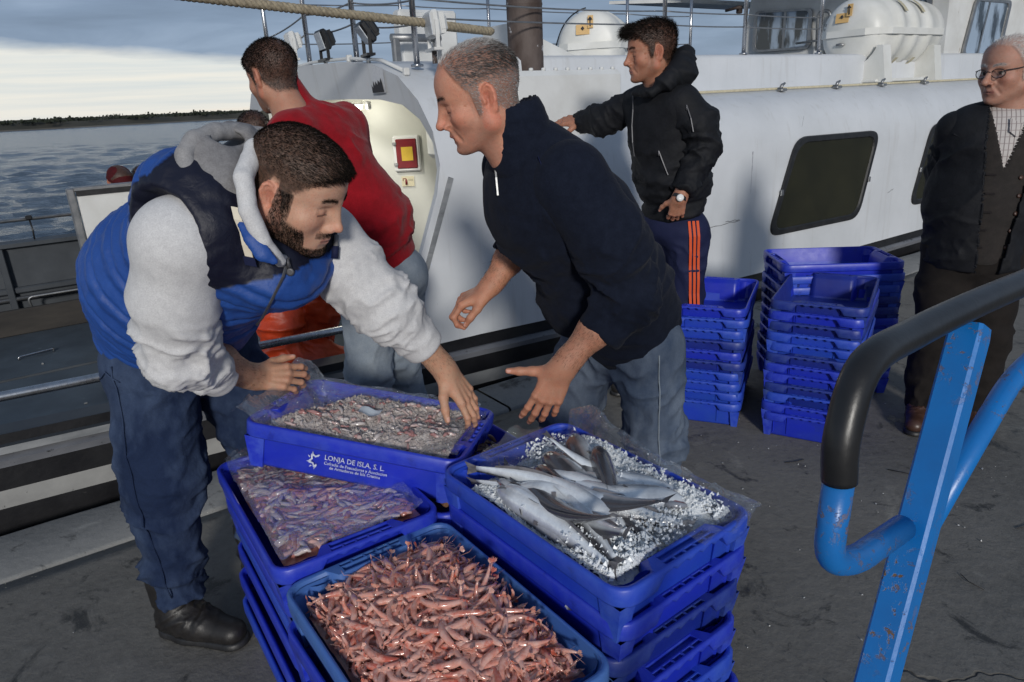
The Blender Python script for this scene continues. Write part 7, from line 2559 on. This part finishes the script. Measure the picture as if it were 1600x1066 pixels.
# ------------------------------------------------------------------ man in the black hooded jacket, beside the hull
def man_black():
    f = Figure((.74, 3.10, 0), 'black haired man in black hooded jacket and navy track trousers with orange stripes')
    hf = frame((.612, 3.06, 1.690), (-.985, -.10, -.07), (-.01, 0, 1), 1.0)
    def lf(P): return .35 + .9 * sstep(P[:, 2], .03, .09) + 1.3 * sstep(P[:, 0], .04, .085) * sstep(P[:, 2], .06, .085) + .5 * (1 - sstep(P[:, 0], -.09, -.05))
    f.head(hf, .0030, (.40, .20, .13), (.008, .007, .006), M['hair_black'], 'full', 9000, .017, .0013,
           lambda P: np.stack([.9 + 0 * P[:, 0], P[:, 1] * 2, .1 + 0 * P[:, 0]], 1), lf, 51, beard=.25, cap=.013, lift=.42, age=.6, eye_open=False, shape=dict(jaw=.98, nose=1.05, brow=1.15, lids=.6, age=1))
    W, E = v3(0.716, 2.870, 1.063), v3(0.834, 2.930, 1.280)
    nl = []
    s = hand_solid(Solid(), W, (-.05, .40, -.92), (.2, .9, .35), (-.9, .2, 0), .92, ((.5, .7, .4),) * 4, arm=E, arm_r=(.04, .03), nails=nl)
    V, F = s.mesh(.0036); f.skin(V, F, paint_hand(V, (.40, .20, .13), nl, 51))
    W2, E2 = v3(0.335, 3.400, 1.404), v3(0.428, 3.300, 1.404)
    s = hand_solid(Solid(), W2, (-.85, .5, 0), (0, .6, -.8), (0, -.5, .6), 1.0, ((.2, .3, .2),) * 4, arm=E2, arm_r=(.04, .03))
    V, F = s.mesh(.0042); f.skin(V, F, paint_hand(V, (.40, .20, .13), [], 52))
    f.body()
    hip, mid, chest, nk = v3(.748, 3.10, .98), v3(.735, 3.10, 1.15), v3(.70, 3.09, 1.36), v3(.672, 3.075, 1.535)
    Ls, Rs = v3(0.745, 2.940, 1.465), v3(0.574, 3.220, 1.468)
    lat = nrmz(Ls - Rs); spd = nrmz(chest - hip); front = nrmz(np.cross(spd, lat)); front = front if front[1] < 0 else -front
    s = Solid(.06)
    s.cone(hip, mid, .160, .178, ax=front, sc=1.15); s.cone(mid, chest, .178, .190, ax=front, sc=1.2)
    s.cone(chest, nk - spd * .04, .165, .085, ax=front, sc=1.15)
    s.cone(Rs + lat * .04, Ls - lat * .03, .090, .090, k=.07)
    s.plane(hip - spd * .03, -spd, .015)
    V, F = s.mesh(.0078); N = normals(V, F)
    V = folds(V, N, hip, mid, .009, .07, .9, 3, -.2, 1.3, .26)
    V = folds(V, N, mid, chest, .007, .09, 1.4, 5, -.2, 1.0, .26)
    t = (V - hip) @ spd
    V = V - N * (.010 * np.exp(-((t - .045) / .012) ** 2))[:, None]
    f.part('jacket', V, F, M['jacket_black'])
    JV = V
    s = Solid(.05)
    s.chain([Ls - lat * .02, (Ls + E) / 2 + v3(.012, -.01, 0), E, W + (E - W) * .10], [.088, .082, .074, .056], k=.04)
    s.plane(W + (E - W) * .12, W - E, .012)
    V, F = s.mesh(.007); N = normals(V, F)
    V = folds(V, N, Ls, E, .008, .055, 1.0, 7, .3, 1.1, .16)
    V = folds(V, N, E, W, .008, .045, .9, 9, -.2, .9, .14)
    f.part('sleeve', V, F, M['jacket_black']); SV = V
    s = Solid(.05)
    s.chain([Rs, E2, W2 + (E2 - W2) * .1], [.080, .068, .052], k=.04)
    V, F = s.mesh(.008); N = normals(V, F)
    f.part('sleeve', folds(V, N, Rs, W2, .008, .05, 1.0, 4, .1, 1.2, .16), F, M['jacket_black'])
    # hood and open collar
    s = Solid(.03)
    s.chain([v3(0.599, 2.930, 1.526), v3(0.662, 2.930, 1.566), v3(0.729, 2.980, 1.618), v3(0.763, 3.060, 1.663), v3(0.753, 3.160, 1.656), v3(0.673, 3.200, 1.597)], [.022, .028, .036, .036, .034, .03], k=.05)
    s.ell(v3(0.743, 3.030, 1.584), (.065, .10, .065), k=.05)
    s.chain([v3(0.538, 3.020, 1.524), v3(0.565, 2.950, 1.518), v3(0.607, 2.930, 1.525)], [.018, .022, .022], k=.01)
    V, F = s.mesh(.007); N = normals(V, F)
    f.part('hood', folds(V, N, nk, nk + v3(.1, 0, .08), .006, .05, 1.2, 3, -1, 2, .3), F, M['jacket_black'])
    AV = np.concatenate([JV, SV])
    for pts, w_ in (([v3(0.540, 2.850, 1.519), v3(0.534, 2.850, 1.452), v3(0.530, 2.850, 1.380), v3(0.533, 2.850, 1.305), v3(0.544, 2.850, 1.242)], .0022), ([v3(0.632, 2.850, 1.271), v3(0.654, 2.850, 1.211), v3(0.673, 2.850, 1.164)], .0024), ([v3(0.732, 2.800, 1.463), v3(0.747, 2.800, 1.408), v3(0.757, 2.800, 1.352)], .0022)):
        q = snap(pts, AV, .003)
        f.mb('zip', strip([(p, w_ * .9) for p in q], (1, 0, 0), (0, -1, 0), .004), M['zip'])
        mb = MB(); mb.tube([q[0], q[0] - v3(0, .004, .022)], .0032, 6); f.mb('zip_pull', mb, M['zip'])
    # watch
    wd = nrmz(W - E); s_ = Solid(.004)
    mb = MB(); c = W - wd * .004
    e1 = nrmz(np.cross(wd, (0, 0, 1))); e2 = np.cross(wd, e1)
    mb.loft([[tuple(c + wd * q + (e1 * math.cos(a) + e2 * math.sin(a)) * .0335) for a in np.linspace(0, 6.283, 25)[:-1]] for q in (-.008, .008)], smooth=True)
    wat = f.mb('watch_strap', mb, M['rubber'])
    mb = MB(); mb.lathe([(.0, .006), (.015, .006), (.0165, .003), (.0165, -.003), (0, -.003)], n=20, axis='y')
    mb.v = [tuple(Vector((-p[0], -p[1], p[2])) + Vector(tuple(c + v3(-.006, -.034, .004)))) for p in mb.v]
    f.mb('watch_face', mb, mat('watch_dial', (.75, .76, .76), rough=.3), wat)
    V = None
    s = Solid(.05)
    s.ell(v3(.75, 3.11, .90), (.148, .145, .12))
    s.chain([v3(.80, 3.03, .87), v3(.80, 3.02, .47), v3(.80, 3.05, .06)], [.108, .082, .068])
    s.chain([v3(.68, 3.17, .87), v3(.66, 3.16, .47), v3(.66, 3.19, .06)], [.108, .082, .068])
    s.plane((0, 0, .055), (0, 0, -1), .01)
    V, F = s.mesh(.0075); N = normals(V, F)
    V = folds(V, N, v3(.80, 3.03, .87), v3(.80, 3.02, .47), .006, .08, 1, 5, .0, 1, .2)
    f.part('track_trousers', V, F, M['navy_sport'])
    om = mat('orange_stripe_cloth', (.62, .075, .012), rough=.7)
    for k in range(3):
        q = [v3(.783 + .020 * k + .003 * i, 2.9, .945 - .07 * i) for i in range(9)]
        q = snap(q, V, .004)
        f.mb('stripe', strip([(p, .0062) for p in q], (1, 0, 0), (0, -1, 0), .0015), om)
    boot(f, 'shoe', (.80, 3.05, 0), (.66, 2.96, 0), M['boot'], 1.0, .04, seed=3)
    boot(f, 'shoe', (.66, 3.19, 0), (.52, 3.14, 0), M['boot'], 1.0, .04, seed=5)
    f.e.location = (.832, 3.47, 0); f.e.scale = (1.025, 1.025, 1.025)
man_black()

# ------------------------------------------------------------------ old man at the right edge
def man_old():
    f = Figure((2.06, 2.98, 0), 'white haired old man with glasses, open dark jacket and brown cardigan at the right edge')
    hf = frame((2.055, 2.965, 1.578), (-.92, -.34, -.08), (0, 0, 1), 1.04)
    f.head(hf, .0028, (.40, .225, .165), (.42, .41, .40), M['hair_white'], 'receding', 5000, .013, .0012,
           lambda P: np.stack([-.8 + 0 * P[:, 0], P[:, 1] * 5, -.1 + 0 * P[:, 0]], 1), None, 61, beard=.0, cap=.006, lift=.3, bald=.35, hair_mix=.7, age=1.6, beard_c=(.25, .2, .18),
           shape=dict(jaw=1.0, fat=.003, nose=1.22, brow=1.1, neck=.057, ears=1.1, lids=.5, age=1), lips=(.30, .13, .11))
    W, E = v3(1.98, 3.16, .98), v3(1.865, 3.06, 1.06)
    f.body()
    hip, mid, chest, nk = v3(2.055, 2.99, .86), v3(2.05, 2.985, 1.06), v3(2.065, 2.98, 1.25), v3(2.085, 2.985, 1.42)
    Rs, Ls = v3(1.925, 3.035, 1.350), v3(2.275, 2.87, 1.345)
    lat = nrmz(Ls - Rs); front = nrmz(v3(-.46, -.88, 0)); up = v3(0, 0, 1)
    def torso(gr, h, low):
        s = Solid(.06)
        s.cone(hip - up * .02, mid, .170 + gr, .178 + gr, ax=front, sc=1.12); s.cone(mid, chest, .178 + gr, .172 + gr, ax=front, sc=1.2)
        s.cone(chest, nk - up * .06, .150 + gr, .085 + gr * .6, ax=front, sc=1.15)
        s.cone(Rs + lat * .05, Ls - lat * .05, .075 + gr, .075 + gr, k=.07)
        s.plane(hip - up * low, -up, .015)
        V, F = s.mesh(h)
        return V, F
    # local coordinates on the chest: u across, v up
    def uv_(V): return (V - hip) @ lat, V[:, 2]
    V, F = torso(.0, .0052, .06)
    u, z = uv_(V); isf = ((V - chest) @ front) > 0
    cx = .03
    wz_ = (z - 1.20) * .30
    dl = np.abs(u - cx) - wz_
    nearb = isf & (np.abs(dl) < .0036) & (z > 1.20)
    V = V - np.outer(np.where(nearb, dl * np.sign(u - cx) * .999 + 1e-5 * np.sign(u - cx), 0), lat)
    u, z = uv_(V)
    vneck = isf & (np.abs(u - cx) < (z - 1.20) * .30) & (z > 1.20)
    N = normals(V, F)
    V = V - N * (vneck * .010)[:, None]
    V = V + N * (.003 * fbm(V, 14, 3, 4))[:, None]
    fm = vneck[F].mean(1) > .5
    m_, t_, b_ = principled('checked_shirt', Roughness=.85)
    tcn = t_.n('ShaderNodeTexCoord').outputs['Object']
    rot = t_.scaled(tcn, (1, 1, 1), rot=(0, 0, R(25)))
    sx = t_.n('ShaderNodeSeparateXYZ', {0: rot})
    a = t_.math('GREATER_THAN', t_.math('FRACT', t_.math('MULTIPLY', sx.outputs[0], 62)), .78)
    b2 = t_.math('GREATER_THAN', t_.math('FRACT', t_.math('MULTIPLY', sx.outputs[2], 40)), .86)
    base = t_.mix(t_.math('MULTIPLY', a, .8), (.50, .47, .45), (.16, .13, .13))
    base = t_.mix(t_.math('MULTIPLY', b2, .6), base, (.24, .19, .19))
    t_.t.links.new(base, b_.inputs['Base Color'])
    M['shirt'] = m_
    card = f.part('cardigan', V, F, [M['cardigan'], m_], fmat=fm)
    CV = V
    # shirt collar
    mb = MB()
    for sgn in (-1, 1):
        q = [(hip + lat * (.03 + sgn * du)) * v3(1, 1, 0) + v3(0, 0, zz) for du, zz in ((.006, 1.372), (.045, 1.395), (.056, 1.345), (.030, 1.322))]
        q = snap(q, CV, .007)
        mb.add(q + [p - v3(0, -.004, 0) for p in q], [(0, 1, 2, 3), (4, 7, 6, 5), (0, 3, 7, 4), (2, 1, 5, 6), (3, 2, 6, 7)])
    f.mb('shirt_collar', mb, m_)
    # cardigan buttons and ribbed edge
    for k in range(5):
        z_ = 1.165 - .072 * k
        p = snap([v3((hip + lat * .032)[0] + .012 * k * 0, 0, z_)], CV, .002)[0]
        mb = MB(); mb.lathe([(0, .005), (.007, .005), (.009, .002), (.009, -.002)], n=12, axis='y')
        mb.v = [(p[0] + x, p[1] - y, p[2] + z) for x, y, z in mb.v]
        f.mb('button', mb, M['brown_shoe'], card)
    for k in range(5):
        for q in (-.085, .12):
            z_ = 1.20 - .075 * k - .02
            p = snap([v3((hip + lat * q)[0] - .016, 0, z_), v3((hip + lat * q)[0] + .016, 0, z_ - .002)], CV, .001)
            f.mb('knit_bar', strip([(p[0], .004), (p[1], .004)], (0, 0, 1), (0, -1, 0), .0015), M['dark_cap'], card)
    # open jacket
    V, F = torso(.020, .0055, .10)
    u, z = uv_(V); isf = ((V - chest) @ front) > -.02
    edge = -.005 + .035 * np.clip((z - .9) / .4, -1, 1)
    dl = u + edge + .02
    V = V - np.outer(np.where(isf & (np.abs(dl) < .0038), dl + 1e-5, 0), lat)
    u, z = uv_(V)
    keep = ~(isf & (u > -edge - .02) & (u < edge + .10))
    N = normals(V, F)
    V = folds(V, N, hip, chest, .007, .12, 1.2, 3, -.3, 1.2, .32)
    kf = keep[F].all(1)
    used = np.unique(F[kf]); mp = np.full(len(V), -1); mp[used] = np.arange(len(used))
    jk = f.part('jacket', V[used], mp[F[kf]], M['jacket_black'])
    so = jk.modifiers.new('thickness', 'SOLIDIFY'); so.thickness = .008; so.offset = -1
    s = Solid(.05)
    s.chain([Rs, v3(1.955, 3.11, 1.16), v3(1.985, 3.15, 1.03), v3(2.04, 3.20, .95)], [.078, .066, .060, .052], k=.04)
    V, F = s.mesh(.007); N = normals(V, F)
    V = folds(V, N, Rs, v3(1.945, 3.13, 1.03), .008, .06, 1, 7, .2, 1.1, .16)
    f.part('sleeve', V, F, M['jacket_black'])
    s = Solid(.05)
    s.chain([Ls, v3(2.33, 2.93, 1.12), v3(2.28, 3.06, .98), v3(2.10, 3.18, .95)], [.085, .074, .068, .056], k=.04)
    V, F = s.mesh(.009)
    f.part('sleeve', V, F, M['jacket_black'])
    nl = []
    s = hand_solid(Solid(), v3(1.99, 3.20, .95), (.9, 0, -.2), (0, -1, 0), (0, 0, 1), 1.0, ((.5, .6, .4),) * 4)
    V, F = s.mesh(.0045)
    f.part('hand', V, F, M['skin'], paint_hand(V, (.40, .225, .165), nl, 7))
    # jacket collar
    mb = MB()
    for (pts) in ([nk + lat * -.085 + up * .02 - front * .02, nk + lat * -.070 + front * .05 - up * .0, chest + lat * -.115 + front * .125 + up * .06, chest + lat * -.165 + front * .10 + up * .085, nk + lat * -.125 + front * .02 - up * .05],):
        mb.add(pts, [(0, 1, 2, 3, 4)])
    f.mb('jacket_collar', mb, M['jacket_black'])
    s = Solid(.05)
    s.ell(hip - up * .02, (.150, .14, .13))
    s.chain([hip + lat * -.085 - up * .04, hip + lat * -.09 + v3(-.01, -.02, -.43), v3(1.96, 3.02, .07)], [.118, .092, .078])
    s.chain([hip + lat * .085 - up * .04, hip + lat * .09 + v3(0, -.02, -.43), v3(2.16, 2.94, .07)], [.118, .092, .078])
    s.plane((0, 0, .065), (0, 0, -1), .01)
    V, F = s.mesh(.0085); N = normals(V, F)
    V = folds(V, N, hip, v3(1.96, 3.0, .1), .007, .10, 1.2, 4, 0, 1.1, .3)
    f.part('trousers', V, F, M['brown_wool'])
    boot(f, 'shoe', (1.965, 3.03, 0), (1.85, 2.88, 0), M['brown_shoe'], 1.0, .04, seed=3)
    boot(f, 'shoe', (2.17, 2.95, 0), (2.08, 2.79, 0), M['brown_shoe'], 1.0, .04, seed=5)
    # glasses
    g = MB(); L_ = lambda p: tuple(xf(np.array([p], float), hf)[0])
    lens = MB()
    for sgn in (-1, 1):
        ring = [(.104 - .010 * abs(math.cos(a)) * (1 if math.cos(a) * sgn > 0 else .2), sgn * .034 + .0245 * math.cos(a), -.004 + .0165 * math.sin(a)) for a in np.linspace(0, 6.283, 25)]
        g.tube([L_(p) for p in ring], .0017, 6)
        lens.add([L_(p) for p in ring[:-1]], [list(range(24))])
        g.tube([L_((.096, sgn * .058, .006)), L_((.05, sgn * .078, .008)), L_((-.012, sgn * .082, .012))], .0021, 6)
    g.tube([L_((.107, -.010, .002)), L_((.110, 0, .005)), L_((.107, .010, .002))], .0018, 6)
    go = f.mb('glasses_frame', g, M['black_plastic'])
    lm_ = bpy.data.materials.new('spectacle_lens'); lm_.use_nodes = True
    lt = NT(lm_.node_tree); [lm_.node_tree.nodes.remove(n) for n in list(lm_.node_tree.nodes)]
    mx = lt.n('ShaderNodeMixShader', {0: .16, 1: lt.n('ShaderNodeBsdfTransparent', {'Color': (.78, .80, .82, 1)}).outputs[0], 2: lt.n('ShaderNodeBsdfGlossy', {'Roughness': .04}).outputs[0]})
    lt.t.links.new(mx.outputs[0], lt.n('ShaderNodeOutputMaterial').inputs[0])
    f.mb('lens', lens, lm_, go)
man_old()

# ------------------------------------------------------------------ people on the boat deck
def man_orange():
    f = Figure(MATB @ Vector((1.05, 1.15, 0)), 'fisherman in orange oilskin trousers on the boat deck, bending behind the handrail')
    hip = v3(-1.219, 4.000, 0.736)
    hf = frame(v3(-1.448, 4.250, 1.437), (-.6, .75, -.2), (0, 0, 1), 1.0)
    f.head(hf, .0055, (.36, .19, .13), (.012, .009, .008), M['hair_black'], 'full', 2500, .012, .002, None, None, 71, cap=.010)
    f.body()
    s = Solid(.06)
    nk = v3(-1.415, 4.220, 1.347)
    s.cone(hip, (hip + nk) / 2 + v3(.03, 0, .03), .16, .18); s.cone((hip + nk) / 2 + v3(.03, 0, .03), nk, .18, .09)
    V, F = s.mesh(.012); N = normals(V, F)
    f.part('dark_jumper', folds(V, N, hip, nk, .008, .1, 1, 3, 0, 1, .4), F, M['dark_cap'])
    s = Solid(.06)
    k1, k2 = v3(-1.353, 3.920, 0.395), v3(-1.118, 4.020, 0.351)
    s.ell(hip - v3(0, 0, .03), (.18, .17, .17))
    s.chain([hip + v3(-.09, -.03, -.08), k1, v3(-1.396, 3.900, 0.080)], [.135, .118, .105])
    s.chain([hip + v3(.09, .02, -.08), v3(-1.148, 4.050, 0.465), v3(-1.302, 4.100, 0.082)], [.135, .12, .10])
    s.chain([v3(-1.331, 3.880, 0.166), v3(-1.169, 3.950, 0.131), v3(-0.964, 4.050, 0.058)], [.10, .09, .075])
    V, F = s.mesh(.010); N = normals(V, F)
    V = folds(V, N, hip, v3(-1.402, 3.900, 0.038), .016, .12, 1.4, 3, .05, 1.1, .4)
    V = V + N * (.010 * (1 - np.abs(fbm(V, 9, 3, 8)) * 2))[:, None]
    f.part('oilskin_trousers', V, F, M['orange_oil'])
man_orange()
def crouched(c, label, capm, seed, cap=True):
    c = np.asarray(c, float)
    f = Figure((c[0], c[1], 0), label, 'crew on the far side of the deck')
    hf = frame(c, (.75, -.55, -.3), (0, 0, 1), 1.0)
    f.head(hf, .0065, (.36, .19, .13), (.012, .009, .008), M['hair_black'], 'full', 0 if cap else 1500, .012, .002, None, None, seed, cap=.008)
    f.body()
    s = Solid(.06)
    s.cone(c - v3(.0, 0, .24), c - v3(.05, 0, .62), .15, .18); s.ell(c - v3(.05, 0, .70), (.19, .19, .14))
    s.cone(c - v3(-.10, .12, .30), c - v3(-.22, .22, .60), .07, .06); s.cone(c + v3(-.14, .06, -.30), c + v3(-.1, -.15, -.62), .07, .06)
    V, F = s.mesh(.014); f.part('dark_jumper', V, F, M['dark_cap'])
    s = Solid(.05)
    z0 = c[2] - .72
    for sg in (-.1, .1):
        s.chain([c + v3(sg, 0, -.72), c + v3(sg + .22, -.26, -.70), v3(c[0] + sg + .18, c[1] - .22, .08)], [.10, .085, .07])
    V, F = s.mesh(.014); f.part('trousers', V, F, M['navy_sport'])
    if cap:
        s = Solid(.01)
        s.ell((-.005, 0, .045), (.108, .088, .082)); s.ell((-.01, 0, .02), (.112, .090, .03))
        s.ell((.09, 0, .03), (.055, .06, .010), k=.02)
        s.plane((0, 0, .0), (0, 0, -1), .005)
        V, F = s.mesh(.005)
        f.part('cap', xf(V, hf), F, capm)
crouched(v3(-3.099, 5.750, 1.084), 'crewman in a dark red cap behind the white panel on the deck', M['red_cap'], 81)
crouched(v3(-3.005, 5.950, 1.058), 'dark haired crewman beside the red cap, almost hidden by the blue vest', M['dark_cap'], 83, False)
